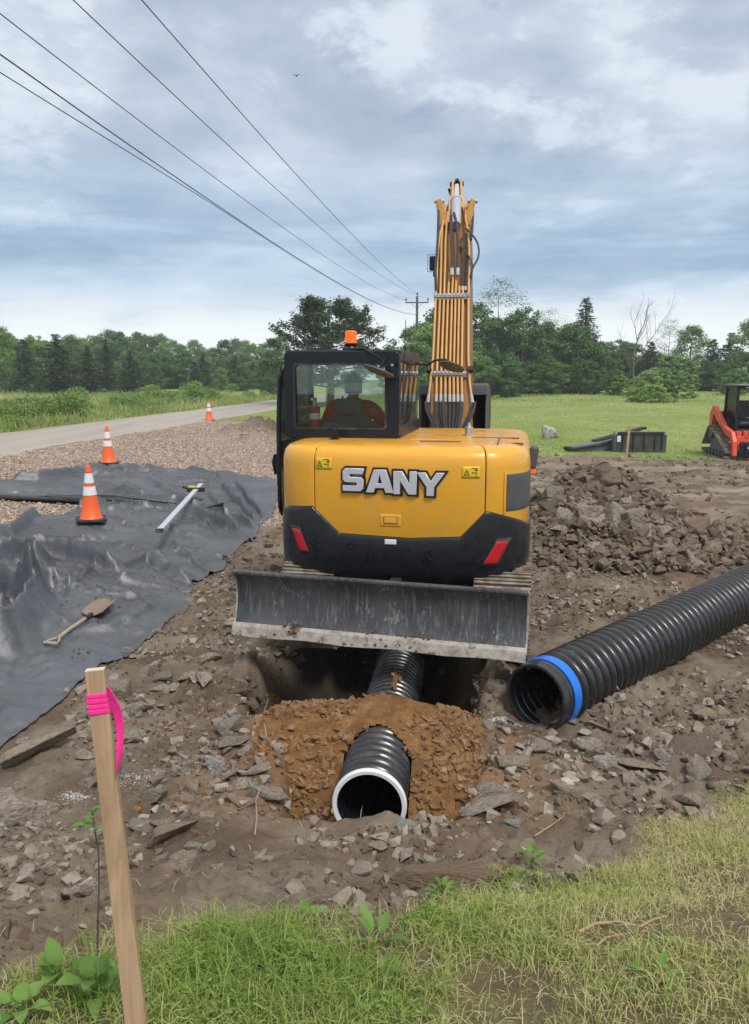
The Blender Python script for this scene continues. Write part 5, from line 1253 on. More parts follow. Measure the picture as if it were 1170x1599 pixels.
# hoses hanging along the outside
m = MB(); m.tube([Vec(at_y(px, py, yy_)) for px, py, yy_ in ((685, 330, 10.0), (684, 370, 9.75), (682, 400, 9.6), (680, 425, 9.5), (681, 455, 9.45))], .016, 8); m.build('hydraulic_hose', M['hose'], exc, True, W2L=W2L)
m = MB(); m.tube([Vec(at_y(px, py, yy_)) for px, py, yy_ in ((739, 330, 10.05), (738, 355, 9.95), (736, 375, 9.8))], .014, 8); m.build('hydraulic_hose', M['hose'], exc, True, W2L=W2L)
for pts in (((727, 357, 9.85), (736, 365, 9.75), (745, 378, 9.65), (748, 392, 9.6), (746, 405, 9.55), (738, 420, 9.5), (735, 440, 9.45), (731, 452, 9.4)),
            ((718, 386, 9.8), (727, 394, 9.65), (734, 404, 9.55), (738, 417, 9.5), (735, 432, 9.45)),
            ((704, 337, 10.0), (704.5, 352, 9.88), (705, 375, 9.72), (706, 400, 9.6), (706, 421, 9.5)),
            ((709, 333, 10.0), (713, 350, 9.88), (715, 375, 9.72), (715, 400, 9.6), (715, 421, 9.5)),
            ((724, 362, 9.85), (725, 385, 9.7), (724, 420, 9.52), (722, 449, 9.42)), ((729, 366, 9.85), (731, 390, 9.7), (730, 420, 9.52), (727, 449, 9.42))):
    m = MB(); P_ = [Vec(at_y(*p)) for p in pts]
    # smooth
    Q_ = []
    for i in range(len(P_) - 1):
        p0_, p1_, p2_, p3_ = P_[max(i - 1, 0)], P_[i], P_[i + 1], P_[min(i + 2, len(P_) - 1)]
        for tt in (0, .33, .66): Q_.append(.5 * ((2 * p1_) + (p2_ - p0_) * tt + (2 * p0_ - 5 * p1_ + 4 * p2_ - p3_) * tt * tt + (3 * p1_ - p0_ - 3 * p2_ + p3_) * tt ** 3))
    Q_.append(P_[-1]); m.tube(Q_, .0175 if pts[0][0] in (704, 709) else .012, 8); m.build('hydraulic_hose', M['hose'], exc, True, W2L=W2L)
for px in (706, 715): MB().cyl(Vec(at_y(px, 420, 9.5)), Vec(at_y(px, 431, 9.46)), .024, 8).build('hose_fitting', M['steel'], boom, W2L=W2L)
for px in (722, 727): MB().cyl(Vec(at_y(px, 448, 9.42)), Vec(at_y(px, 454, 9.40)), .016, 8).build('hose_fitting', M['steel'], boom, W2L=W2L)
# arm cylinder on top
c0 = Vec(at_y(712, 352, 9.95)); c1 = Vec(at_y(713, 314, 10.2)); c2 = Vec(at_y(713.5, 291, 10.42))
m = MB(); m.cyl(c0, c1, .062, 20); m.cyl(c1, c1 + (c1 - c0).normalized() * .03, .068, 20); cy_ = m.build('arm_cylinder', M['grey_cyl'], exc, True, W2L=W2L)
m = MB(); m.cyl(c1, c2, .034, 16); m.build('cylinder_rod', M['chrome'], cy_, True, W2L=W2L)
m = MB()
for s in (-1, 1):
    m.bar(Vec(at_y(713 + s * 8, 330, 10.2)), Vec(at_y(713 + s * 6.5, 286, 10.5)), .028, .12, up=(0, 1, 0)); m.bar(Vec(at_y(713 + s * 13, 352, 10.1)), Vec(at_y(713 + s * 10, 312, 10.3)), .03, .1, up=(0, 1, 0))
arm = m.build('arm_clevis', M['yellow_tube'], exc, W2L=W2L, bevel=.006)
m = MB(); pc_ = Vec(at_y(713.5, 288, 10.46)); m.cyl(pc_ - bw * .085, pc_ + bw * .085, .030, 12); m.tube([pc_ + Vec((0, -.02, .05)), pc_ + Vec((0, -.03, .02))], .025, 8); m.cyl(pc_ - bw * .1 - Vec((0, 0, .05)), pc_ - bw * .075 - Vec((0, 0, .12)), .016, 8); m.build('clevis_pin', M['dark'], exc, W2L=W2L)
# stick going down on the far side, to the bucket
tipp = Vec(at_y(712, 322, 10.75)); end = Vec((1.02, 10.85, 2.25))
m = MB(); m.bar(tipp, end, .24, .34, up=(0, 1, 0), w2=.20, h2=.20); stick = m.build('dipper_arm', M['yellow_boom'], exc, W2L=W2L, bevel=.01)
# bucket, mouth toward the camera
bc_ = Vec((1.00, 10.05, 0)); wB = .82
prf = [(.0, 2.20), (.30, 2.22), (.55, 2.08), (.66, 1.80), (.58, 1.50), (.30, 1.30), (.02, 1.26)]
m = MB(); V = []
fwd = Vec((math.sin(BH), math.cos(BH), 0))
for x in (-wB / 2, wB / 2):
    for (y, z) in prf: V.append(bc_ + bw * x + fwd * y + Vec((0, 0, z)))
k = len(prf); m.add(V, [(j, j + 1, k + j + 1, k + j) for j in range(k - 1)]); bk_ = m.build('bucket', M['brown_in'], exc, True, W2L=W2L); sm = bk_.modifiers.new('s', 'SOLIDIFY'); sm.thickness = .02; sm.offset = 1
for s in (-1, 1):
    m = MB(); m.prism([bc_ + bw * (s * wB / 2) + fwd * y + Vec((0, 0, z)) for y, z in [(-.03, 2.21)] + prf[1:] + [(-.03, 1.25), (-.06, 1.7)]], bw * s, .02); m.build('bucket_cheek', M['brown_in'], bk_, W2L=W2L, bevel=.003)
    m = MB(); q_ = bc_ + bw * (s * (wB / 2 + .01)); m.bar(q_ + fwd * -.065 + Vec((0, 0, 1.25)), q_ + fwd * -.045 + Vec((0, 0, 2.20)), .03, .03, up=(0, -1, 0)); m.build('cheek_edge', M['bucket_lip'], bk_, W2L=W2L, bevel=.004)
m = MB(); m.bar(bc_ - bw * (wB / 2 + .02) + fwd * -.06 + Vec((0, 0, 2.155)), bc_ + bw * (wB / 2 + .02) + fwd * -.06 + Vec((0, 0, 2.155)), .06, .11); m.bar(bc_ - bw * (wB / 2 + .02) + fwd * -.03 + Vec((0, 0, 2.215)), bc_ + bw * (wB / 2 + .02) + fwd * -.03 + Vec((0, 0, 2.215)), .10, .02); m.build('bucket_lip', M['bucket_lip'], bk_, W2L=W2L, bevel=.006)
# work light on the boom's left
c = Vec(at_y(678, 412, 9.75)); m = MB(); m.box(c, (.10, .10, .16), (0, 0, -BH)); wl = m.build('work_light', M['black'], boom, W2L=W2L, bevel=.008)
m = MB(); m.ring([c + Vec((x, -.02, z)) for x, z in rrect(-.08, .05, -.10, .10, .01)], [c + Vec((x, -.02, z)) for x, z in rrect(-.074, .044, -.094, .094, .008)], (0, 1, 0), .006); m.box(c + Vec((.02, 0, -.12)), (.06, .04, .06)); m.build('light_bracket', M['panel_grey'], wl, W2L=W2L)
m = MB(); m.tube([Vec(at_y(682, 455, 9.5)), Vec(at_y(679, 460, 9.5)), Vec(at_y(679.5, 470, 9.5)), Vec(at_y(683, 474, 9.5))], .012, 8); m.build('cable_loop', M['hose'], boom, True, W2L=W2L)
# swing post below the boom
m = MB(); pb = W2L @ bpos(U(700)); m.box((pb.x, pb.y + .0, 1.15), (.42, .5, 1.1)); m.box((pb.x, .75, .95), (.8, .5, .5)); m.build('swing_post', M['yellow_boom'], exc, bevel=.02)

# ================================================================== OPERATOR
def skin_chain(name, joints, edges, m, parent=None, sub=2, loc=(0, 0, 0)):
    me = bpy.data.meshes.new(name); me.from_pydata([j[:3] for j in joints], edges, [])
    o = bpy.data.objects.new(name, me); link(o, parent); sk = o.modifiers.new('skin', 'SKIN'); sk.use_smooth_shade = True
    for i, j in enumerate(joints):
        r_ = j[3]; me.skin_vertices[0].data[i].radius = (r_, j[4] if len(j) > 4 else r_)
    me.skin_vertices[0].data[0].use_root = True
    sb = o.modifiers.new('sub', 'SUBSURF'); sb.levels = sb.render_levels = sub
    o.modifiers.new('t', 'SOLIDIFY').thickness = 0.0; o.modifiers.remove(o.modifiers['t'])
    bpy.context.view_layer.update(); dg = bpy.context.evaluated_depsgraph_get(); nm = bpy.data.meshes.new_from_object(o.evaluated_get(dg)); bpy.data.objects.remove(o)
    for p in nm.polygons: p.use_smooth = True
    return mobj(name, nm, m, parent)
M['skin'] = simple('skin_tone', (.42, .24, .16), .55, var=.06, sc=10)
M['shirt'] = simple('red_shirt', (.60, .03, .05), .85, var=.12, sc=5, bump=.2, bsc=30)
M['cap'] = simple('black_cap', (.018, .016, .018), .8)
M['green'] = simple('green_cap_panel', (.02, .50, .25), .7, var=.08, sc=25)
M['jeans'] = simple('dark_trousers', (.03, .04, .07), .85)
pr_ = thing('person', 'seated operator seen from behind in red shirt and black cap with green back panel', 'person', (EX - .10 * math.sin(EA), EY - .10 * math.cos(EA), -.045), -EA)
ox = sx_
body = skin_chain('body', [
    (ox, .34, 1.86, .155, .12), (ox, .28, 2.00, .16, .115), (ox, .25, 2.08, .17, .11), (ox, .26, 2.16, .055), (ox, .275, 2.215, .05),
    (ox - .19, .26, 2.075, .068), (ox - .29, .36, 1.92, .050), (ox - .27, .60, 1.93, .036), (ox - .265, .645, 1.935, .030),
    (ox + .19, .26, 2.075, .068), (ox + .29, .36, 1.92, .050), (ox + .27, .60, 1.93, .036), (ox + .265, .645, 1.935, .030),
    (ox - .12, .55, 1.84, .085), (ox - .16, .80, 1.83, .065), (ox - .16, .86, 1.55, .05), (ox - .16, .95, 1.47, .04),
    (ox + .12, .55, 1.84, .085), (ox + .16, .80, 1.83, .065), (ox + .16, .86, 1.55, .05), (ox + .16, .95, 1.47, .04)],
    [(0, 1), (1, 2), (2, 3), (3, 4), (2, 5), (5, 6), (6, 7), (7, 8), (2, 9), (9, 10), (10, 11), (11, 12), (0, 13), (13, 14), (14, 15), (15, 16), (0, 17), (17, 18), (18, 19), (19, 20)], M['skin'], pr_)
# shirt follows the body a little outside it
skin_chain('shirt', [(ox, .34, 1.88, .168, .13), (ox, .28, 2.00, .175, .128), (ox, .25, 2.09, .18, .118), (ox, .262, 2.14, .07),
    (ox - .19, .26, 2.08, .084), (ox - .25, .31, 1.99, .072), (ox - .295, .37, 1.92, .062), (ox - .29, .44, 1.922, .056),
    (ox + .19, .26, 2.08, .084), (ox + .25, .31, 1.99, .072), (ox + .295, .37, 1.92, .062), (ox + .29, .44, 1.922, .056)],
    [(0, 1), (1, 2), (2, 3), (2, 4), (4, 5), (5, 6), (6, 7), (2, 8), (8, 9), (9, 10), (10, 11)], M['shirt'], pr_)
# head, ears, nose
hc = Vec((ox, .30, 2.275))
m = MB(); g_ = []
for i in range(15):
    q = -1 + 2 * i / 14; ph = math.acos(max(-1, min(1, q))); r_ = math.sin(ph); z_ = -math.cos(ph) if False else q
    row = []
    for j in range(22):
        a = 2 * math.pi * j / 22; jx = .075 * r_ * (1 - .18 * max(0, -q)); jy = .098 * r_ * (1 if math.sin(a) > 0 else .95)
        yf = jy * math.sin(a) + (.018 * max(0, -q) if math.sin(a) > 0 else 0)
        nose = .020 * math.exp(-((a - math.pi / 2) / .22) ** 2 - ((q + .12) / .2) ** 2); eye = -.008 * (math.exp(-((a - 1.25) / .15) ** 2) + math.exp(-((a - 1.89) / .15) ** 2)) * math.exp(-((q - .02) / .12) ** 2)
        mouth = -.004 * math.exp(-((a - math.pi / 2) / .3) ** 2 - ((q + .48) / .05) ** 2)
        row.append(hc + Vec((jx * math.cos(a), yf + nose + eye + mouth, .118 * q)))
    g_.append(row)
m.grid(g_, True); m.build('head', M['skin'], pr_, True)
for s in (-1, 1):
    m = MB(); m.lathe([(.0, -.006), (.018, -.006), (.024, .002), (.018, .006), (.010, .002), (0, .003)], hc + Vec((s * .076, -.005, -.012)), 12, M=Matrix.Rotation(R(90 * s), 3, 'Y') @ Matrix.Diagonal((1.35, .8, 1))); m.build('ear', M['skin'], pr_, True)
m = MB(); g_ = []
for i in range(9):
    ph = math.pi / 2 * i / 8; g_.append([hc + Vec((.084 * math.cos(ph) * math.cos(a), .106 * math.cos(ph) * math.sin(a), .03 + .105 * math.sin(ph))) for a in np.linspace(0, 2 * math.pi, 24, endpoint=False)])
m.grid(g_, True); cap_ = m.build('cap', M['cap'], pr_, True)
m = MB(); g_ = [[hc + Vec(((.086 + (.002 if zq else 0)) * math.cos(a), .109 * math.sin(a), zq)) for a in np.linspace(math.pi * 1.02, math.pi * 1.98, 16)] for zq in (-.035, -.01, .02, .045)]
m.grid(g_); ob = m.build('cap_back_panel', M['green'], cap_, True); ob.modifiers.new('s', 'SOLIDIFY').thickness = .004
m = MB(); g_ = [[hc + Vec(((.08 + q * .01) * math.cos(a), .10 * math.sin(a) + q * .07 * math.sin(a), .035 - .01 * q)) for a in np.linspace(.6, math.pi - .6, 10)] for q in (0, .5, 1)]
m.grid(g_); ob = m.build('cap_brim', M['cap'], cap_, True); ob.modifiers.new('s', 'SOLIDIFY').thickness = .004
m = MB(); g_ = [[hc + Vec((.082 * math.cos(a), .103 * math.sin(a), zq)) for a in np.linspace(math.pi * .98, math.pi * 2.02, 14)] for zq in (-.06, -.03, .0)]
m.grid(g_); M['hair'] = simple('dark_hair', (.03, .02, .015), .7); ob = m.build('hair', M['hair'], pr_, True); ob.modifiers.new('s', 'SOLIDIFY').thickness = .006
m = MB()
for s in (-1, 1):
    m.cyl((ox + s * .265, .70, 1.86), (ox + s * .265, .70, 1.97), .017, 10)
m.build('joystick', M['black'], exc, True)
for s in (-1, 1):
    pc_ = Vec((ox + s * .265, .672, 1.94)); J = [(pc_.x, pc_.y - .03, pc_.z, .024, .018), (pc_.x, pc_.y + .02, pc_.z + .005, .030, .016)]; E_ = [(0, 1)]
    for k_, (dz, Lf) in enumerate(((.026, .9), (.009, 1.0), (-.009, .95), (-.026, .75))):
        b0 = len(J); J += [(pc_.x + s * .022, pc_.y + .034, pc_.z + dz, .0085), (pc_.x + s * .018, pc_.y + .034 + .022 * Lf, pc_.z + dz, .008), (pc_.x - s * .004, pc_.y + .034 + .03 * Lf, pc_.z + dz, .0075), (pc_.x - s * .018 * Lf, pc_.y + .038, pc_.z + dz, .0065)]; E_ += [(1, b0), (b0, b0 + 1), (b0 + 1, b0 + 2), (b0 + 2, b0 + 3)]
    b0 = len(J); J += [(pc_.x - s * .024, pc_.y + .0, pc_.z + .012, .010), (pc_.x - s * .026, pc_.y + .028, pc_.z + .024, .009), (pc_.x - s * .016, pc_.y + .048, pc_.z + .030, .008)]; E_ += [(0, b0), (b0, b0 + 1), (b0 + 1, b0 + 2)]
    skin_chain('hand', J, E_, M['skin'], pr_, 1)
# ================================================================== TRACK LOADER at the right edge
lp = on_px(1138, 712, H)
LX, LY = 10.75, 22.9
ld = thing('track_loader', 'orange red compact track loader parked on the lawn at the right edge', 'track loader', (LX, LY, float(H(LX, LY)) - .02), R(-6))
# local: front toward -Y
for s in (-1, 1):
    m = MB(); xo = s * .72; w_ = .36
    path = [(-.95, .03), (.72, .03), (.95, .16), (.98, .34), (.55, .82), (.42, .88), (.26, .82), (-.92, .36), (-1.12, .24), (-1.08, .09)]
    # densify
    D_ = []
    for i in range(len(path)):
        a, b = Vec(path[i]), Vec(path[(i + 1) % len(path)]); k_ = max(1, int((b - a).length / .10))
        for j in range(k_): D_.append((a.lerp(b, j / k_), (b - a).normalized()))
    for p, tdir in D_:
        ang = math.atan2(tdir.y, tdir.x); rot = Matrix.Rotation(ang, 3, 'X')
        m.box((xo, p.x, p.y), (w_, .085, .035), rot); m.box(Vec((xo, p.x, p.y)) + rot @ Vec((0, 0, -.02)), (w_, .03, .035), rot)
    tr = m.build('rubber_track', M['track'], ld, bevel=.004)
    m = MB(); m.prism([(xo - s * .06 - .1, y, z) for y, z in ((-.9, .12), (.75, .12), (.4, .7), (.3, .7))], (1, 0, 0), .2)
    for yy_ in np.linspace(-.8, .7, 6): m.cyl((xo - .14, yy_, .13), (xo + .14, yy_, .13), .08, 12)
    m.cyl((xo - .13, .42, .68), (xo + .13, .42, .68), .17, 16); m.build('track_frame', M['panel_grey'], tr, bevel=.01)
    # lift arm: rear tower up, then forward and down to the front foot
    m = MB(); xa = s * .66
    side = [(.95, 1.30), (.80, 1.46), (.62, 1.46), (.35, 1.32), (-.35, .92), (-.62, .86), (-.98, .80), (-1.20, .55), (-1.25, .14), (-1.10, .10), (-1.06, .42), (-.92, .62), (-.55, .66), (.30, 1.02), (.62, 1.20), (.78, 1.16)]
    m.prism([(xa - .06, y, z) for y, z in side], (1, 0, 0), .12); arm_ = m.build('lift_arm', M['loader'], ld, bevel=.02)
    m = MB(); m.prism([(xa - s * .02 - .07, y, z) for y, z in ((1.05, .45), (1.05, 1.25), (.80, 1.38), (.72, 1.2), (.82, .8), (.75, .45))], (1, 0, 0), .14); m.build('rear_post', M['loader'], ld, bevel=.01)
    m = MB(); m.cyl((xa, .72, .62), (xa, .30, 1.12), .045, 12); m.build('lift_cylinder', M['dark'], ld, True)
    m = MB(); m.cyl((xa - s * .12, -.98, .70), (xa - s * .12, -1.20, .30), .04, 12); m.box((xa - s * .13, -1.0, .72), (.12, .2, .18)); m.build('tilt_cylinder', M['loader'], ld, True, bevel=.01)
m = MB(); m.box((0, .1, .55), (1.02, 1.75, .55)); m.prism([(-.5, .35, .8), (-.5, 1.05, .8), (-.5, 1.02, 1.25), (-.5, .5, 1.32)], (1, 0, 0), 1.0); m.build('body', M['dark'], ld, bevel=.02)
m = MB(); m.box((0, -1.08, .60), (1.24, .10, .16)); m.box((-.36, -1.06, .72), (.12, .14, .22)); m.box((.36, -1.06, .72), (.12, .14, .22)); m.build('cross_member', M['loader'], ld, bevel=.01)
m = MB(); m.box((0, -1.22, .30), (1.12, .06, .42))
for x in (-.30, .30): m.box((x, -1.26, .32), (.20, .05, .34))
qa = m.build('quick_attach', M['black'], ld, bevel=.01)
m = MB()
for x in (-.33, -.25, .25, .33): m.box((x, -1.288, .38), (.025, .006, .06))
m.build('latch_mark', M['white'], qa)
m = MB()
X0, X1, Y0, Y1, Z1 = -.47, .47, -.62, .42, 2.02
for x in (X0, X1):
    m.bar((x, Y0, .75), (x, Y0 + .06, Z1), .07, .08, up=(0, 1, 0)); m.bar((x, Y1, .95), (x, Y1 - .05, Z1), .07, .08, up=(0, 1, 0)); m.bar((x, Y0 + .02, Z1), (x, Y1, Z1), .07, .08)
    m.bar((x, Y0 + .05, .86), (x, Y1, .95), .06, .1)
m.bar((X0, Y0 + .06, Z1), (X1, Y0 + .06, Z1), .09, .09); m.bar((X0, Y1, Z1), (X1, Y1, Z1), .07, .08); m.bar((X0, Y1, 1.2), (X1, Y1, 1.2), .05, .06)
m.build('cab_frame', M['black'], ld, bevel=.012)
m = MB(); m.box((0, -.10, Z1 + .055), (1.06, 1.18, .05)); m.build('cab_roof', M['bucket_lip'], ld, bevel=.02)
m = MB(); m.box((-.22, Y0 + .005, Z1 - .01), (.12, .012, .03)); m.build('lamp', M['white'], ld)
MM = glass('loader_side_mesh', (.35, .37, .36), .6, .1, op=.12, dust=(.06, .06, .06))
for x in (X0, X1):
    m = MB(); m.box((x, -.1, 1.45), (.01, .92, 1.0)); m.build('side_screen', MM, ld)
m = MB(); m.box((0, .12, .98), (.50, .5, .12)); m.box((0, .32, 1.32), (.46, .12, .62)); m.build('seat', M['panel_grey'], ld, bevel=.05)
m = MB()
for x in (-.30, .30): m.box((x, -.1, 1.05), (.10, .5, .10)); m.tube([(x, -.3, 1.1), (x, -.36, 1.24)], .02, 8)
m.tube([(-.40, -.35, 1.12), (-.2, -.55, 1.16), (.2, -.55, 1.16), (.40, -.35, 1.12)], .018, 8); m.build('lap_bar', M['black'], ld, True)
m = MB(); m.box((.16, .24, 1.55), (.09, .02, .16)); m.build('paper_tag', M['white'], ld)

# ---- bucket and grading attachment lying on the lawn
p = Vec((8.05, 24.2, 0)); gz = float(H(p.x, p.y))
bk = thing('loader_bucket', 'black loader bucket standing empty on the lawn edge, back plate toward the viewer', 'loader bucket', (8.1, 24.0, gz), R(-4)); bk.scale = (1.06, 1, 1.3)
m = MB(); m.prism([(-.72, y, z) for y, z in ((0, .0), (-.02, .42), (.03, .50), (.06, .46), (.03, .04), (.62, .03), (.66, .0))], (1, 0, 0), 1.44); bb = m.build('bucket_shell', M['blade'], bk, bevel=.008)
for s in (-1, 1):
    m = MB(); m.prism([(s * .72 - .012, y, z) for y, z in ((0, 0), (-.02, .42), (.03, .50), (.25, .42), (.66, .05), (.66, 0))], (1, 0, 0), .024); m.build('end_plate', M['bucket_lip'], bk, bevel=.004)
m = MB()
for x in (-.5, -.2, .1, .4, .6): m.box((x, -.03, .27), (.03, .06, .40))
m.box((0, -.03, .46), (1.3, .07, .05)); m.build('stiffener', M['dark'], bk, bevel=.005)
m = MB(); m.box((-.62, -.045, .32), (.10, .01, .14)); m.build('paper_label', M['white'], bk)
gb = thing('grader_attachment', 'low grey flat-bladed attachment lying left of the black loader bucket', 'attachment', (7.15, 24.7, float(H(7.1, 24.7))), R(14)); gb.scale = (1.25, 1, 1.3)
m = MB(); m.prism([(x, -.25, z) for x, z in ((-.95, .03), (-.85, .10), (.0, .24), (.75, .40), (.75, .04), (-.1, .0), (-.95, .0))], (0, 1, 0), .5); m.build('plate', M['bucket_lip'], gb, bevel=.01)
m = MB(); m.tube([(-1.0, -.28, .06), (-.3, -.30, .15), (.4, -.3, .30)], .035, 8); m.tube([(-1.05, -.05, .08), (-1.0, -.35, .08)], .05, 8); m.bar((-.2, .1, .22), (1.2, .1, .52), .3, .05); m.build('frame_tube', M['dark'], gb, True)
p = on_px(859, 684, H); M['rock_limestone'] = rockm('pale_limestone', [(.50, .48, .45), (.58, .56, .53)])
rock((p[0], p[1], p[2]), .62, 'lone pale boulder sitting on the lawn behind the excavator', None, 'rock_limestone', dims=(.9, .9, 1.9), pi=4, tilt=.1, sink=-.15)
p = on_px(1035, 712, H)
for i, (dx_, s) in enumerate(((-.75, .28), (-.35, .2), (.0, .16), (-1.1, .22), (-2.6, .25), (-3.5, .3))):
    rock((p[0] + dx_ - .3, p[1] - .5 - .1 * i, float(H(p[0] + dx_, p[1] - .6))), s, 'pale torn rock lying in the dirt strip before the loader bucket', 'rocks before the loader bucket', 'rock_limestone' if i % 2 else 'rock', tilt=.3)

# ================================================================== POWER LINE
yp = 80.0; xp = -6.6 + .135 * yp; gz = float(H(xp, yp))
pole = thing('utility_pole', 'tall grey wooden utility pole with a crossarm beyond the excavator', 'utility pole', (xp, yp, gz), R(-7.7))
h_ = 9.95 - gz
MB().tube([(0, 0, -.3), (0, 0, h_)], [.17, .12], 12).build('post', M['bark'], pole, True)
m = MB(); m.box((0, -.13, h_ - .62), (2.3, .10, .12)); m.bar((-.62, -.16, h_ - .66), (0, -.16, h_ - 1.2), .05, .03); m.bar((.62, -.16, h_ - .66), (0, -.16, h_ - 1.2), .05, .03); m.build('crossarm', M['bark'], pole)
for x, z_ in ((-1.08, h_ - .56), (1.08, h_ - .56), (0, h_)):
    MB().lathe([(.03, 0), (.03, .12), (.08, .16), (.08, .24), (.05, .34), (0, .36)], (x, -.13 if x else 0, z_), 10).build('insulator', M['dark'], pole, True)
def wire(x0, za, zb_, sag, r, lab, y0=-6, zoff=0):
    P_ = []
    for i in range(90):
        q = i / 89; y = y0 + (yp - y0) * q; P_.append((x0 + .135 * y, y, za + (zb_ - za) * q - sag * 4 * q * (1 - q)))
    o = MB().tube(P_, r, 6).build('power_line', M['wire'], None, True); tag(o, lab, 'power line', 'overhead wires along the road')
M['wire'] = simple('grey_wire', (.045, .05, .06), .6)
wire(-5.50, 8.75, 9.55, 1.1, .0095, 'rightmost overhead wire running from the top edge to the crossarm end')
wire(-6.60, 8.75, 10.1, 1.25, .0095, 'second overhead wire from the right, reaching the pole top')
wire(-7.70, 8.45, 9.55, 1.1, .0095, 'third overhead wire, leaving the left edge highest and reaching the left crossarm end')
wire(-6.60, 7.25, 8.2, 1.3, .011, 'fourth, thicker overhead wire below the other three', y0=-6)
P_ = []
for i in range(90):
    q = i / 89; y = -6 + 86 * q; P_.append((-6.60 + .135 * y, y, 7.25 + .95 * q - 5.2 * q * (1 - q) - .035 - .30 * (1 - float(sst(5, 22, y)))))
o = MB().tube(P_, .008, 6).build('power_line', M['wire'], None, True); tag(o, 'thin lowest wire drawing close under the fourth wire', 'power line', 'overhead wires along the road')
# small bird
bp_ = Vec(at_y(463, 119, 60)); bd = thing('bird', 'tiny dark bird high in the sky left of the boom', 'bird', bp_)
m = MB(); m.lathe([(0, -.16), (.035, -.12), (.05, 0), (.03, .10), (.02, .14), (0, .17)], (0, 0, 0), 10, axis='Y'); m.add([(0, -.05, .02), (.16, -.02, .10), (.34, -.10, .05), (.17, .06, .09), (0, .07, .02)], [(0, 1, 3, 4), (1, 2, 3)]); m.add([(0, -.05, .02), (-.16, -.02, .10), (-.34, -.10, .05), (-.17, .06, .09), (0, .07, .02)], [(0, 1, 3, 4), (1, 2, 3)]); m.build('body', M['dark'], bd)

# ================================================================== TREES
def leaves_mesh(name, C_, N_, S_, v, long=1.0):
    """diamond leaves: centres, normals, sizes"""
    n = len(C_); N_ = N_ / np.linalg.norm(N_, axis=1)[:, None]
    r = rng.normal(size=(n, 3)); U_ = np.cross(N_, r); U_ /= np.linalg.norm(U_, axis=1)[:, None]; W_ = np.cross(N_, U_)
    s = S_[:, None]
    P = np.stack([C_ - U_ * s * .5 * long, C_ - W_ * s * .34 + N_ * s * .08, C_ + U_ * s * .5 * long, C_ + W_ * s * .34 + N_ * s * .08], 1)
    me = np_mesh(name, P.reshape(-1, 3), np.arange(n * 4).reshape(n, 4)); attr(me, 'v', np.repeat(v, 4)); return me
def clusters(cents, rads, per, size, flat=1.0, v=None):
    C_ = []; N_ = []; S_ = []; V_ = []
    for i, (c, r) in enumerate(zip(cents, rads)):
        k = int(per * (r / np.mean(rads)) ** 2); g = rng.normal(size=(k, 3)); g /= np.linalg.norm(g, axis=1)[:, None]; rr = r * rng.random(k) ** .4
        p = g * rr[:, None] * np.array([1, 1, flat]); C_.append(c + p); nn = g + rng.normal(0, .6, (k, 3)) + np.array([0, 0, .6]); N_.append(nn)
        S_.append(size * rng.uniform(.6, 1.35, k)); V_.append(np.clip((rng.random() if v is None else v[i]) * .7 + .3 * rng.random(k), 0, 1))
    return np.concatenate(C_), np.concatenate(N_), np.concatenate(S_), np.concatenate(V_)
def limbs(mb, z0, z1, rad, n, h, seed, up=.5):
    r = random.Random(seed); ends = []
    for i in range(n):
        q = (i + .5) / n; z = z0 + (z1 - z0) * q; a = r.uniform(0, 6.28); L_ = rad * (1.05 - .6 * q) * r.uniform(.7, 1.05)
        p = [(0, 0, z), (math.cos(a) * L_ * .45, math.sin(a) * L_ * .45, z + L_ * up * .35), (math.cos(a) * L_, math.sin(a) * L_, z + L_ * up)]
        mb.tube(p, [h * .012 * (1.1 - q), h * .008 * (1.1 - q), h * .003], 5); ends.append(p[2])
    return ends
def deciduous(seed, h=8, w=3, z0=.12, ncl=90, per=75, size=.24, holes=.0, m='leaf', egg=1.0):
    """unit trees: returns (trunk mesh, crown mesh)"""
    global rng
    rs = np.random.default_rng(seed); mb = MB(); tk = .38 if ncl == 75 else (.25 if egg < .6 else .8); mb.tube([(0, 0, -.3), (.05, .03, h * .3), (-.05, .05, h * .6), (.03, 0, h * .85)], [h * .025 * tk, h * .019 * tk, h * .011 * tk, h * .003 * tk], 8)
    ends = limbs(mb, h * .18, h * .8, w * .9, 11, h, seed)
    cents = []; rads = []
    lob = rs.random(8) * 6.28
    for i in range(ncl):
        u = rs.random(); zz_ = z0 + (1 - z0) * u; a = rs.uniform(0, 6.28)
        prof_ = math.sin(math.pi * min(1, (u * .86 + .12) ** egg)) ** .6
        if egg < .6: prof_ = math.sqrt(max(.02, 1 - u * u))
        lobed = 1 + .22 * math.sin(3 * a + lob[0] + 5 * u) + .14 * math.sin(5 * a + lob[1])
        rr = w * prof_ * lobed * (rs.random() ** .35) * .88
        cents.append((math.cos(a) * rr, math.sin(a) * rr, h * zz_)); rads.append(h * rs.uniform(.05, .10))
    cents = np.array(cents); rads = np.array(rads)
    C_, N_, S_, V_ = clusters(cents, rads, per, size, .75)
    tm = mb.build('trunk', M['bark']); tmesh = tm.data; bpy.data.objects.remove(tm)
    cm = leaves_mesh('crown', C_, N_, S_, V_); cm.materials.append(M[m]); return tmesh, cm
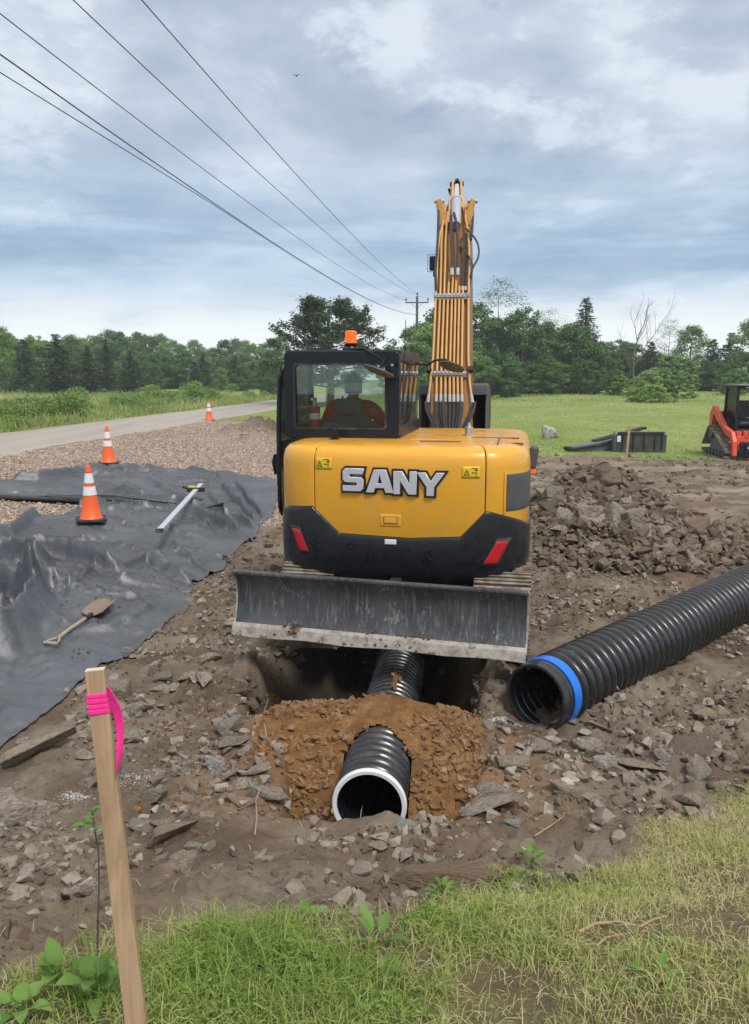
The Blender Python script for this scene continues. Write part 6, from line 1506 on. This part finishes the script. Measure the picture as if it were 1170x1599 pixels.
def conifer(seed, h=8, w=2, per=26, size=.16, m='needle', gap=.0):
    rs = np.random.default_rng(seed); mb = MB(); mb.tube([(0, 0, -.3), (0, 0, h * .97)], [h * .02, h * .003], 8)
    C_ = []; N_ = []; S_ = []; V_ = []
    nl = int(h * 4.2)
    for i in range(nl):
        q = (i + .5) / nl; z = h * (.05 + .95 * q); R_ = w * (1 - q) ** .8 * (1 + .12 * math.sin(i * 1.7)) + .08
        for b in range(7 if q < .8 else 5):
            a = rs.uniform(0, 6.28); L_ = R_ * rs.uniform(.65, 1.1); vb = rs.random()
            k = int(per * (L_ / w + .25)); t_ = rs.random(k) ** .7
            sp_ = .05 + .13 * L_ * (1 - t_) * .6 + .05
            x = np.cos(a) * L_ * t_ + rs.normal(0, 1, k) * sp_; y = np.sin(a) * L_ * t_ + rs.normal(0, 1, k) * sp_
            zz_ = z - .18 * L_ * t_ + .12 * L_ * t_ ** 2 + rs.normal(0, .05 + .02 * L_, k)
            C_.append(np.stack([x, y, zz_], -1)); N_.append(rs.normal(0, .6, (k, 3)) + np.array([0, 0, 1])); S_.append(size * rs.uniform(.6, 1.3, k)); V_.append(np.clip(.6 * vb + .4 * rs.random(k), 0, 1))
            if b < 3: mb.tube([(0, 0, z), (math.cos(a) * L_ * .9, math.sin(a) * L_ * .9, z - .1 * L_)], [.03 * (1.1 - q), .008], 4)
    tm = mb.build('trunk', M['bark']); tmesh = tm.data; bpy.data.objects.remove(tm)
    cm = leaves_mesh('crown', np.concatenate(C_), np.concatenate(N_), np.concatenate(S_), np.concatenate(V_), 1.5); cm.materials.append(M[m]); return tmesh, cm
def plant_tree(name, pair, x, y, sc, label, cat='tree', group=None, sx=1, rz=None, dz=0):
    o = thing(name, label, cat, (x, y, float(H(x, y, False)) + dz), random.uniform(0, 6.28) if rz is None else rz, group)
    o.scale = (sc * sx, sc * sx, sc)
    for nm, me in zip(('trunk', 'crown'), pair):
        c = bpy.data.objects.new(nm, me); link(c, o)
    return o
M['bushleaf'] = leafm('pale_shrub_leaf', (.16, .27, .06), (.32, .43, .13))
TP = {'round': deciduous(1, 8, 3.2, .06, 120, 80, .24), 'round2': deciduous(2, 8, 3.0, .08, 105, 80, .25, m='leaf_dark'), 'tall': deciduous(3, 10, 2.2, .22, 95, 65, .22, m='leaf_light', egg=1.2),
      'tall2': deciduous(4, 10, 2.5, .06, 150, 65, .22), 'dark': deciduous(5, 8, 3.3, .03, 130, 85, .24, m='leaf_dark'), 'sparse': deciduous(6, 9, 2.4, .36, 75, 42, .10, m='leaf_light'),
      'con': conifer(7, 8, 2.0, 30), 'con2': conifer(8, 7, 2.6, 34, .18), 'spire': conifer(9, 10, 1.9, 28), 'bush': deciduous(10, 3, 2.0, .0, 170, 80, .13, m='leaf', egg=.45), 'bush2': deciduous(11, 3, 2.4, .0, 190, 80, .12, m='bushleaf', egg=.45)}
def T(px, base_y, Y, top_py, kind, label, group=None, name='broadleaf_tree', sx=1, cat='tree'):
    p = at_y(px, base_y, Y); x = p[0]; gz_ = float(H(x, Y, False)); top_z = at_y(px, top_py, Y)[2]
    hh = {'round': 8.6, 'round2': 8.6, 'tall': 10.6, 'tall2': 10.6, 'dark': 8.6, 'sparse': 9.5, 'con': 8, 'con2': 7, 'spire': 10, 'bush': 3.2, 'bush2': 3.2}[kind]
    return plant_tree(name, TP[kind], x, Y, max(.1, (top_z - gz_) / hh), label, cat, group, sx)
rnd = random.Random(5)
GL_ = 'trees of the long wood beyond the road'
# long treeline on the left
def ORD(n): return ['one', 'two', 'three', 'four', 'five', 'six', 'seven', 'eight', 'nine', 'ten', 'eleven', 'twelve', 'thirteen', 'fourteen', 'fifteen', 'sixteen', 'seventeen', 'eighteen', 'nineteen', 'twenty'][n] if n < 20 else 'twenty ' + ORD(n - 20) if n > 20 and n < 30 else ('twenty one' if n == 20 else str(n + 1))
px = -60
i = 0
while px < 450:
    top = 527 + 8 * math.sin(px * .023) + rnd.uniform(-9, 7) - (6 if px < 80 else 0)
    kind = rnd.choice(['round', 'tall', 'tall2', 'round2', 'tall', 'tall2'])
    T(px, 600, rnd.uniform(104, 116), top, kind, '%s far wood tree beyond the road, number %s from the left edge' % ({'round': 'round', 'round2': 'dark', 'tall': 'tall pale', 'tall2': 'tall'}[kind], ORD(i)), GL_, sx=rnd.uniform(.95, 1.3)); px += rnd.uniform(13, 21); i += 1
px = -40; i = 0
while px < 440:
    T(px, 600, rnd.uniform(92, 99), 556 + rnd.uniform(-14, 14), rnd.choice(['dark', 'round2', 'con2', 'round']), 'low dark front tree of the far wood, number %s from the left edge' % ORD(i), 'front trees of the far wood', sx=rnd.uniform(1.1, 1.6)); px += rnd.uniform(18, 30); i += 1
for px, top, Y, k, lab, sx in [(8, 508, 72, 'tall2', 'tall leafy tree cut off by the left edge beyond the road', 1.1), (92, 522, 66, 'con2', 'broad dark cedar at the left, largest of the dark evergreens', 1.5), (40, 530, 68, 'con2', 'dark cedar at far left between the leafy edge tree and the broad cedar', 1.3),
                           (140, 540, 66, 'con2', 'dark cedar right of the broad cedar, with ragged top', 1.2), (168, 530, 68, 'con', 'slim dark cedar under the leafy tops beyond the weeds', 1.3), (205, 548, 67, 'con2', 'low wide cedar ending the dark evergreen group', 1.35), (60, 520, 80, 'round', 'round leafy tree behind the dark cedars', 1.2), (115, 520, 84, 'tall', 'pale leafy tree behind the dark cedars', 1.2),
                           (305, 566, 84, 'con2', 'small dark cedar at the middle of the far field edge', 1.4), (380, 566, 86, 'dark', 'small round dark tree at the field edge left of the cab', 1.1), (345, 572, 84, 'round', 'small green tree beside the round dark tree at the field edge', 1.0), (240, 566, 84, 'dark', 'dark tree at the left end of the far field', 1.1)]:
    T(px, 600, Y, top, k, lab, None, 'cedar_tree' if k.startswith('con') else 'broadleaf_tree', sx)
# spreading cedar behind the cab
def cedar_spread(seed=21, h=6.4, w=3.5):
    rs = np.random.default_rng(seed); mb = MB(); mb.tube([(0, 0, -.3), (.08, 0, 2.2), (-.1, .05, 4.4), (.05, 0, h * .97)], [.2, .15, .09, .02], 9)
    C_ = []; N_ = []; S_ = []; V_ = []
    for i in range(62):
        q = (i + .5) / 62; z = h * (.16 + .78 * q); a = i * 2.399 + rs.uniform(-.4, .4); L_ = w * (1 - q ** 2.2 * .72) * rs.uniform(.6, 1.08) * (1 if q > .15 else .8)
        up = rs.uniform(-.05, .85); end = np.array([math.cos(a) * L_, math.sin(a) * L_, z + L_ * up * .6]); mid_ = end * .55; mid_[2] = z + L_ * .10
        mb.tube([(0, 0, z), tuple(mid_), tuple(end)], [.05 * (1.15 - q), .03 * (1.1 - q), .007], 5)
        for s in range(11):
            t_ = .32 + .68 * (s + rs.random()) / 11; c = (mid_ * 2 * (1 - t_) + end * (2 * t_ - 1)) if t_ > .5 else (np.array([0, 0, z]) * (1 - 2 * t_) + mid_ * 2 * t_)
            sb_ = a + rs.choice([-1, 1]) * rs.uniform(.5, 1.3); l2 = rs.uniform(.25, .75) * (1.1 - .5 * t_); e2 = c + np.array([math.cos(sb_) * l2, math.sin(sb_) * l2, .3 * l2 + rs.uniform(-.15, .3)])
            k = 46; tt = rs.random(k); P = c[None] * (1 - tt[:, None]) + e2[None] * tt[:, None] + rs.normal(0, 1, (k, 3)) * np.array([.10, .10, .10])
            C_.append(P); N_.append(rs.normal(0, .7, (k, 3)) + np.array([0, 0, .7])); S_.append(rs.uniform(.06, .13, k)); V_.append(np.clip(.5 * rs.random() + .5 * rs.random(k), 0, 1))
    tm = mb.build('trunk', M['bark']); tmesh = tm.data; bpy.data.objects.remove(tm)
    cm = leaves_mesh('crown', np.concatenate(C_), np.concatenate(N_), np.concatenate(S_), np.concatenate(V_), 1.6); cm.materials.append(M['needle']); return tmesh, cm
CS = cedar_spread(); x, Y = -2.55, 46.0; gz_ = float(H(x, Y, False)); topz = at_y(525, 466, Y)[2]
plant_tree('cedar_tree', CS, x, Y, (topz - gz_) / 6.45, 'open spreading cedar right behind the cab with layered dark boughs', rz=1.0, sx=1.32)
T(425, 600, 70, 545, 'round2', 'dark leafy tree peeking left of the spreading cedar', None)
T(628, 600, 66, 548, 'round', 'low leafy tree between the cab and the utility pole', None); T(610, 600, 74, 556, 'dark', 'dark low tree behind the cab top right of the spreading cedar', None)
# grove on the right
GR = 'trees of the dark grove right of the boom'
for px, top, Y, k, lab, sx in [
    (668, 500, 66, 'round', 'bright leafy tree between the pole and the boom', 1.0), (690, 470, 70, 'round2', 'tall dark tree right behind the boom', 1.1), (735, 462, 72, 'round2', 'tall dark tree showing just right of the boom', 1.15),
    (775, 428, 82, 'sparse', 'tall airy pale tree rising above the dark grove', 1.35), (850, 478, 84, 'sparse', 'airy pale tree behind the notch of the dark grove', 1.2),
    (770, 490, 70, 'dark', 'dark tree below the airy pale tree', 1.1), (815, 474, 68, 'dark', 'dark rounded tree in the middle of the grove, with a steep top', .95), (845, 498, 70, 'round2', 'dark tree left of the spruce spire', 1.1),
    (910, 466, 76, 'spire', 'pointed dark spruce rising above the grove', 1.8), (890, 500, 66, 'dark', 'broad green tree in front of the spruce spire', 1.35), (935, 530, 67, 'round2', 'lower rounded tree at the right end of the grove', 1.2),
    (745, 545, 62, 'round', 'bright bushy tree at the foot of the grove beside the boom', 1.25), (800, 560, 61, 'dark', 'low dark bushy tree at the foot of the grove', 1.4), (860, 558, 62, 'round2', 'low bushy tree in front of the broad green tree', 1.5), (920, 562, 62, 'dark', 'low dark bushy tree at the grove foot toward the bare tree', 1.3),
    (962, 575, 64, 'dark', 'small dark bushy tree left of the bare tree', 1.3),
    (1040, 494, 90, 'sparse', 'thin sparse tree right of the bare tree', 1.1), (1075, 506, 84, 'tall2', 'upright green tree beyond the rounded shrubs', 1.3), (1020, 545, 84, 'round', 'green tree behind the bare tree trunk', 1.5), (1050, 555, 74, 'bush', 'yellow green wide shrub tree above the rounded shrubs', 1.5), (985, 560, 80, 'round2', 'dim green tree behind the bare tree on the left', 1.2),
    (1005, 572, 120, 'dark', 'far dim tree seen under the bare tree', 1.5), (950, 566, 120, 'dark', 'far dim tree at the end of the grove', 1.5),
    (1110, 530, 76, 'con2', 'dark cedar in the right hand trees', 1.3), (1135, 520, 74, 'con2', 'larger dark cedar near the right edge', 1.25), (1168, 495, 72, 'tall2', 'tall leafy tree cut off by the right edge', 1.2), (1155, 545, 68, 'dark', 'dark bushy tree at the right edge behind the loader', 1.2), (1120, 560, 72, 'round2', 'rounded dark tree left of the loader cab', 1.2), (1100, 560, 74, 'dark', 'dark tree at the left foot of the right hand cedars', 1.0), (1200, 520, 74, 'round2', 'dark tree just beyond the right edge', 1.2), (1150, 575, 62, 'bush', 'green shrub below the right hand trees', 1.2)]:
    nm = 'spruce_tree' if k == 'spire' else 'cedar_tree' if k == 'con2' else 'shrub' if k == 'bush' else 'broadleaf_tree'
    T(px, 612, Y, top, k, lab, None, nm, sx, cat='shrub' if k == 'bush' else 'tree')
for i in range(16):
    px = 650 + i * 24 + rnd.uniform(-6, 6); T(px, 612, rnd.uniform(78, 84), 515 + (22 if px > 930 else 0) + rnd.uniform(-10, 10), rnd.choice(['dark', 'round2', 'con2']), 'dark tree in the back row of the grove, number %s from the boom' % ORD(i), GR, sx=1.3)
for px, top, base, Y, k, lab, sx in [(1014, 577, 622, 58, 'bush2', 'left rounded shrub with pale green leaves on the lawn', 1.25), (1058, 578, 620, 58, 'bush', 'right rounded dark green shrub on the lawn', 1.3), (1015, 600, 630, 52, 'bush2', 'low bright shrub in front of the rounded shrubs', 1.9), (968, 585, 615, 62, 'bush', 'shrub at the foot of the bare tree', 1.2)]:
    T(px, base, Y, top, k, lab, None, 'shrub', sx, 'shrub')
# bare tree
def bare(seed=3, h=9.5):
    r = random.Random(seed); mb = MB()
    def br(p, d, L_, rad, dep):
        pts = [p]; dd = d.copy(); n = 5
        for i in range(n):
            g__ = .03 if dep == 0 else .09; dd = (dd + Vec((r.gauss(0, g__), r.gauss(0, g__), .05))).normalized(); pts.append(pts[-1] + dd * L_ / n)
        mb.tube(pts, [rad * (1 - .13 * i) for i in range(n + 1)], 6 if dep < 2 else 4, False)
        if dep >= 5 or rad < .008: return
        for k_ in range(3 if dep < 2 else 2 + (dep < 4)):
            t_ = r.uniform(.45, 1) if k_ else 1; q = pts[int(t_ * n)]; a = r.uniform(0, 6.28); sp_ = r.uniform(.25, .6)
            nd = (dd + Vec((math.cos(a), math.sin(a), .15)) * sp_).normalized(); br(q, nd, L_ * r.uniform(.6, .85), rad * (.62 if k_ == 0 else .45), dep + 1)
    br(Vec((0, 0, -.2)), Vec((0, 0, 1)), 2.6, .125, 0)
    o = mb.build('trunk', M['bark'], None, True); me_ = o.data; bpy.data.objects.remove(o); return me_
bm_ = bare(); zs = max(v.co.z for v in bm_.vertices); Y = 70; p = at_y(990, 600, Y); gz_ = float(H(p[0], Y, False))
o = thing('bare_tree', 'leafless grey dead tree standing above the shrubs on the right', 'tree', (p[0], Y, gz_), .7); s_ = (at_y(990, 445, Y)[2] - gz_) / zs; o.scale = (s_ * .95, s_ * .95, s_)
link(bpy.data.objects.new('trunk', bm_), o)
C_ = []
# roadside weeds
def weed_clump(seed, h=1.0, w=.8, n=900, mat='weed', size=.07):
    rs = np.random.default_rng(seed); a = rs.uniform(0, 6.28, n); hh = rs.random(n) ** .7; rr = w * rs.random(n) ** .5 * (1 - .35 * hh)
    c = np.stack([np.cos(a) * rr, np.sin(a) * rr, h * hh * (1 - .4 * (rr / w) ** 2)], -1); me_ = leaves_mesh('leaves', c, rs.normal(0, .7, (n, 3)) + np.array([0, 0, .7]), rs.uniform(.5, 1.4, n) * size, np.clip(hh * .6 + .4 * rs.random(n), 0, 1), 1.7); me_.materials.append(M[mat]); return me_
WM = [weed_clump(31), weed_clump(32, .8, 1.0), weed_clump(33, 1.1, .7, 1000, 'leaf'), weed_clump(34, .7, 1.1, 900, 'weed')]
for i in range(95):
    Y = 20 + 48 * rnd.random() ** 1.2; x = road_l(Y) - 1.2 - abs(rnd.gauss(0, 2.4)) - (.5 if Y > 40 else 0); pxx = 585 + F_PX * x / Y
    if pxx < -80: continue
    s = rnd.uniform(.7, 1.35) * (1.0 if pxx < 330 else .6); o = bpy.data.objects.new('roadside_weed', WM[i % 4]); link(o); o.location = (x, Y, float(H(x, Y, False)) - .03); o.rotation_euler = (0, 0, rnd.uniform(0, 6.28)); o.scale = (s, s, s * rnd.uniform(.8, 1.2))
    tag(o, '%s bushy weed %s, %s' % ('large' if s > 1.1 else 'middling' if s > .8 else 'small', 'right at the road edge' if x > road_l(Y) - 2.2 else 'set back from the far road edge', 'left of the nearest cone' if pxx < 130 else 'left of the farthest cone' if pxx < 320 else 'right of the farthest cone'), 'weed', 'weeds along the far road edge')
for px, py, s, lab in ((365, 612, .9, 'dark small shrub alone in the field left of the cab'), (325, 620, .8, 'small shrub at the road edge behind the farthest cone')):
    p = at_z(px, py, .75); o = bpy.data.objects.new('shrub', WM[2]); link(o); o.location = (p[0], min(p[1], 75), float(H(p[0], min(p[1], 75), False))); o.scale = (s * 1.3, s * 1.3, s); tag(o, lab, 'shrub')

# ================================================================== GRASSES
def grass(name, x, y, hgt, wid, lean, v, m, label, kind='stuff', zoff=-.004):
    n = len(x); z = H(x, y) + zoff; a = rng.uniform(0, 6.28, n); b = rng.uniform(0, 6.28, n)
    dx, dy = np.cos(a) * hgt * lean, np.sin(a) * hgt * lean; wx, wy = np.cos(b) * wid / 2, np.sin(b) * wid / 2
    V = np.stack([np.stack([x - wx, y - wy, z], -1), np.stack([x + wx, y + wy, z], -1),
                  np.stack([x + wx * .8 + dx * .35, y + wy * .8 + dy * .35, z + hgt * .6], -1), np.stack([x - wx * .8 + dx * .35, y - wy * .8 + dy * .35, z + hgt * .6], -1),
                  np.stack([x + dx, y + dy, z + hgt * np.clip(1.05 - lean * .4, .3, 1)], -1)], 1)
    base_ = np.arange(n)[:, None] * 5
    F3 = np.concatenate([base_ + np.array([[0, 1, 2]]), base_ + np.array([[0, 2, 3]]), base_ + np.array([[3, 2, 4]])]).reshape(-1, 3)
    me = np_mesh(name, V.reshape(-1, 3), F3); attr(me, 'v', np.repeat(v, 5)); o = mobj(name, me, m); tag(o, label, 'grass', kind=kind); return o
def grassm(name, stops, tr=.25):
    t = NT(name); rp = t.node('ShaderNodeValToRGB'); t.l.new(t.attr('v'), rp.inputs[0]); el = rp.color_ramp.elements
    el[0].color = (*stops[0][1], 1); el[0].position = stops[0][0]; el[1].color = (*stops[-1][1], 1); el[1].position = stops[-1][0]
    for q, c in stops[1:-1]: e = el.new(q); e.color = (*c, 1)
    t.fin(rp.outputs[0], .6, spec=.25); tl = t.node('ShaderNodeBsdfTranslucent'); t.l.new(rp.outputs[0], tl.inputs[0]); mx = t.node('ShaderNodeMixShader'); mx.inputs[0].default_value = tr
    t.l.new(t.p.outputs[0], mx.inputs[1]); t.l.new(tl.outputs[0], mx.inputs[2]); t.l.new(mx.outputs[0], t.out.inputs[0]); return t.m
M['grass'] = grassm('lawn_grass_blade', [(0, (.14, .24, .045)), (.35, (.29, .38, .09)), (.6, (.44, .46, .17)), (.8, (.52, .48, .24)), (1, (.60, .51, .32))])
n = 330000; x = rng.uniform(-1.9, 4.6, n); y = rng.uniform(1.45, 5.9, n)
inside = np.abs(x) < (y + .6) * .52 + .1; x = x[inside]; y = y[inside]
mg = m_grassnear(x, y); pat = fbm(x, y, 2.6, 3, 200); k_ = rng.random(len(x)) < mg * np.clip(.60 + 1.5 * pat, .12, 1); x = x[k_]; y = y[k_]; pat = pat[k_]
lush = np.exp(-((x + .35) / .55) ** 2 - ((y - 2.05) / .40) ** 2); dry = sst(.2, 1.6, x)
v = np.clip(.54 + .30 * dry - .36 * lush - .35 * pat + rng.normal(0, .17, len(x)), 0, 1)
hgt = (.020 + .045 * rng.random(len(x))) * (1 + 1.0 * lush) * (1 + .5 * (rng.random(len(x)) < .06))
grass('grass', x, y, hgt, .0022 + .0018 * rng.random(len(x)), rng.uniform(.2, 1.5, len(x)), v, M['grass'], 'short patchy green and straw coloured grass in the foreground')
# straw
n = 14000; x = rng.uniform(-1.7, 4.2, n); y = rng.uniform(1.5, 5.6, n); k_ = rng.random(n) < m_grassnear(x, y) + .04 * (y < 4.5); x = x[k_]; y = y[k_]
grass('dry_straw', x, y, .016 + .03 * rng.random(len(x)), .002 + .001 * rng.random(len(x)), rng.uniform(1.5, 3.0, len(x)), rng.uniform(.82, 1, len(x)), M['grass'], 'dry straw strands lying in the foreground grass', zoff=.004)
# clover like small leaves
n = 5200; x = rng.uniform(-1.6, 3.6, n); y = rng.uniform(1.5, 4.8, n); k_ = (rng.random(n) < m_grassnear(x, y)) & (fbm(x, y, 3.1, 3, 210) > .06); x = x[k_]; y = y[k_]
cc = np.stack([x, y, H(x, y) + .012 + .022 * rng.random(len(x))], -1); me = leaves_mesh('ground_herbs', cc, rng.normal(0, .45, (len(x), 3)) + np.array([0, 0, 1]), .012 + .014 * rng.random(len(x)), rng.random(len(x)), 1.1)
o = mobj('ground_herbs', me, M['weed']); tag(o, 'small round herb leaves among the foreground grass', 'herbs', kind='stuff')
# ferny lush patches at lower left
M['fern'] = leafm('feathery_herb_green', (.14, .24, .04), (.27, .38, .09), .3, .1)
pts = []; vv = []
for (cx_, cy_, r_, n_) in ((-.50, 2.05, .12, 1100), (-.22, 2.08, .13, 1900), (-.42, 1.82, .16, 1100), (.18, 2.42, .09, 1300), (.02, 1.80, .12, 600), (2.1, 4.05, .2, 500), (.62, 3.0, .08, 300)):
    a = rng.uniform(0, 6.28, n_); r__ = r_ * rng.random(n_) ** .5; xx_ = cx_ + np.cos(a) * r__ * 1.2; yy_ = cy_ + np.sin(a) * r__; pts.append(np.stack([xx_, yy_, H(xx_, yy_) + .09 * rng.random(n_) * np.clip(1.15 - r__ / r_, .1, 1)], -1))
pts = np.concatenate(pts); me = leaves_mesh('feathery_herbs', pts, rng.normal(0, .7, pts.shape) + np.array([0, -.3, .8]), .004 + .008 * rng.random(len(pts)), rng.random(len(pts)), 2.4)
o = mobj('feathery_herbs', me, M['fern']); tag(o, 'bright green feathery herbs massed at the bottom left of the grass', 'herbs', kind='stuff')
# mid and far lawn tufts
n = 120000; yv_ = 21 + 45 * rng.random(n) ** 1.5; xv_ = rng.uniform(-.62, .62, n) * yv_; k_ = rng.random(n) < m_lawn(xv_, yv_) * (1.0); k_ &= ~((xv_ > road_l(yv_) - .1) & (xv_ < road_r(yv_) + .1)); xv_ = xv_[k_]; yv_ = yv_[k_]
lawnr = (xv_ > road_r(yv_)); hgt = np.where(lawnr, .02 + .04 * rng.random(len(xv_)) + .18 * sst(44, 60, yv_) * rng.random(len(xv_)), .2 + .45 * rng.random(len(xv_)))
M['grass_far'] = grassm('meadow_grass', [(0, (.18, .26, .06)), (.5, (.32, .40, .12)), (.85, (.44, .47, .19)), (1, (.56, .52, .29))])
grass('meadow_grass', xv_, yv_, hgt, .012 + .022 * rng.random(len(xv_)), rng.uniform(.2, .9, len(xv_)), np.clip(.45 + .9 * fbm(xv_, yv_, .35, 3, 220) + rng.normal(0, .2, len(xv_)), 0, 1), M['grass_far'], 'meadow grass of the far lawn and roadside verge')
# near verge grass tall at left edge of road
n = 24000; yv_ = 18 + 40 * rng.random(n) ** 1.3; xv_ = road_l(yv_) - .1 - 6 * rng.random(n) ** 1.5; grass('verge_grass', xv_, yv_, (.25 + .6 * rng.random(n)) * np.clip((road_l(yv_) - xv_) / 1.5, .15, 1), .02 + .03 * rng.random(n), rng.uniform(.1, .6, n), np.clip(.5 + .6 * fbm(xv_, yv_, .5, 3, 221) + rng.normal(0, .25, n), 0, 1), M['grass_far'], 'tall unmown grass on the far verge of the road')

# ================================================================== PLANTS AND TWIGS NEAR THE CAMERA
def leaf(m, base, d, L_, W_, curl=.4, up=Vec((0, 0, 1)), fold=.25, wav=0.0):
    d = d.normalized(); s = d.cross(up).normalized(); u = s.cross(d).normalized(); g_ = []
    for i in range(9):
        t_ = i / 8; w = W_ / 2 * math.sin(math.pi * min(1, t_ ** .75 * .97 + .03)) ** .8; c = base + d * (L_ * t_) + u * (L_ * .18 * math.sin(t_ * 1.8) - curl * L_ * t_ ** 2.2 * .6)
        g_.append([c + s * w * q + u * (abs(q) * w * fold + wav * w * math.sin(9 * t_ + 2 * q)) for q in (-1, -.5, 0, .5, 1)])
    m.grid(g_)
def plant(name, label, x, y, nleaf, L_, W_, hgt, mat, seed, upright=.6, stem=True):
    r = random.Random(seed); gz_ = float(H(x, y)); root = thing(name, label, 'plant', (x, y, gz_)); m = MB(); st = MB()
    for i in range(nleaf):
        a = i * 2.4 + r.uniform(-.5, .5); up = r.uniform(upright * .4, upright * 1.4); hz = hgt * r.random(); d = Vec((math.cos(a), math.sin(a), up)); b = Vec((math.cos(a) * .01, math.sin(a) * .01, hz))
        pe = b + d.normalized() * L_ * .25; st.tube([Vec((0, 0, 0)), b, pe], .0018, 5, False); leaf(m, pe, d, L_ * r.uniform(.6, 1.15), W_ * r.uniform(.7, 1.15), r.uniform(.2, .9), wav=.12)
    if stem: st.tube([(0, 0, -.01), (.005, 0, hgt)], [.004, .0025], 6, False)
    st.build('stem', M['weed'], root, True); o = m.build('leaves', mat, root, True); me_ = o.data; attr(me_, 'v', np.repeat(np.array([r.random() for _ in range(nleaf)]), 45)[:len(me_.vertices)])
M['broad'] = leafm('broad_weed_leaf', (.085, .18, .035), (.18, .31, .07), .3, .15)
for (px, py, z_, n_, L_, W_, h_, lab, sd_) in [
    (150, 1575, .68, 12, .085, .050, .10, 'broadleaf weed with heart shaped leaves left of the stake foot', 1), (95, 1560, .66, 9, .075, .045, .10, 'broadleaf weed left of the heart leaved weed at the bottom', 2), (35, 1590, .66, 8, .075, .04, .05, 'pointed leaf weed in the bottom left corner', 3),
    (590, 1478, .42, 8, .095, .034, .02, 'dock plant with long pointed leaves in the middle of the grass edge', 4), (480, 1445, .42, 4, .05, .03, .02, 'small plant with one rounded leaf at the soil edge', 5), (830, 1362, .27, 9, .065, .028, .03, 'leafy sprout with a few white edged leaves at the right soil edge', 6),
    (1035, 1480, .45, 5, .045, .022, .02, 'small leafy plant right of the fallen twig', 7), (580, 1535, .52, 5, .09, .035, .01, 'small dock plant below the larger dock plant', 8), (1025, 1530, .5, 6, .06, .03, .01, 'small plant in the grass at lower right', 9), (690, 1408, .36, 12, .055, .02, .03, 'bright fine leaved clump on the soil edge', 10)]:
    p = on_px(px, py, H); plant('weed_plant', lab, p[0], p[1], n_, L_, W_, h_, M['broad'], sd_, 1.0 if sd_ in (4, 1, 2) else .5)
# sapling behind the stake
p = on_px(152, 1500, H); sp_ = thing('sapling', 'thin leafy sapling stem behind the wooden stake', 'sapling', (p[0], p[1], p[2]))
ptsw = [Vec(at_y(px, py, p[1] - .02 * i)) - Vec(p) for i, (px, py) in enumerate(((152, 1500), (153, 1440), (155, 1380), (154, 1330), (147, 1290), (143, 1265)))]
MB().tube(ptsw, [.004, .0035, .003, .0027, .002, .0015], 6).build('stem', M['bark'], sp_, True); m = MB()
for i, q in enumerate((.0, .3, .9, 1.4, 2.2, 3.0, 3.6)): leaf(m, ptsw[-1] + Vec((0, 0, -.012 * i)), Vec((math.cos(q * 2), math.sin(q * 2), .3)), .035, .013)
leaf(m, ptsw[-2], Vec((-1, -.2, .1)), .07, .02); leaf(m, ptsw[1], Vec((-.2, -.5, .4)), .05, .03); o = m.build('leaves', M['broad'], sp_, True); attr(o.data, 'v', np.full(len(o.data.vertices), .5))
# twigs
def twig(label, pts, r0, mat='wood_grey', name='twig', lift=.012):
    P_ = []
    for px, py, dz in pts: p = on_px(px, py, H); P_.append(Vec((p[0], p[1], float(H(p[0], p[1])) + lift + dz)))
    o = MB().tube(P_, [r0 * (1 - .6 * i / (len(P_) - 1)) for i in range(len(P_))], 7).build(name, M[mat], None, True); tag(o, label, name)
twig('forked dry twig lying on the grass at lower right, upper branch', [(903, 1462, 0), (930, 1452, .01), (965, 1453, .015), (1000, 1457, .01), (1020, 1449, .015), (1040, 1441, .01)], .006, 'wood')
twig('shorter dry twig just below the forked twig on the grass', [(925, 1490, 0), (945, 1476, .012), (970, 1470, .01), (985, 1468, .012)], .0045, 'wood')
twig('thin bent root sticking up at the left of the orange fill', [(418, 1168, 0), (414, 1150, .05), (413, 1135, .10), (420, 1122, .13)], .004, 'wood_grey', 'root')
twig('pale root strands over the left trench edge', [(398, 1310, 0), (402, 1290, .03), (400, 1265, .03), (408, 1250, .04)], .004, 'wood_grey', 'root')
twig('dry stick on soil above the right grass', [(835, 1312, 0), (860, 1300, .01), (880, 1290, .015)], .004, 'wood', 'stick')
twig('long dry grass stem bent over the lower left grass', [(222, 1455, 0), (260, 1468, .05), (300, 1478, .03)], .0022, 'wood', 'stem')
# white marking paint dust, spread on the soil as fine chalk crumbs
pts = []
for px, py, s in ((215, 1215, .06), (195, 1225, .05), (300, 1195, .035), (790, 1128, .05), (778, 1124, .04), (120, 1250, .03)):
    p = on_px(px, py, H); pts += [(p[0] + rng.normal(0, s * 1.5), p[1] + rng.normal(0, s * .6)) for _ in range(380)]
pts = np.array(pts); M['chalk'] = simple('white_chalk', (.62, .64, .66), .8)
o = scatter('chalk_marks', np.c_[pts, H(pts[:, 0], pts[:, 1]) + .002], .0015 + .005 * rng.random(len(pts)) ** 2, M['chalk'], tilt=.2); tag(o, 'white marking chalk sprayed on soil and stones by the trench', 'marking chalk', kind='stuff')
p = on_px(1060, 1158, H)
# haze
hb = MB(); hb.box((0, 96, 6), (400, 290, 18)); o = hb.build('haze', None)
t = NT('haze_air'); t.n.remove(t.p); pv = t.node('ShaderNodeVolumePrincipled'); pv.inputs['Color'].default_value = (.86, .92, 1, 1); pv.inputs['Density'].default_value = .0011; pv.inputs['Anisotropy'].default_value = .2; t.l.new(pv.outputs[0], t.out.inputs['Volume'])
o.data.materials.append(t.m); tag(o, 'thin humid haze in the air', 'haze', kind='stuff')
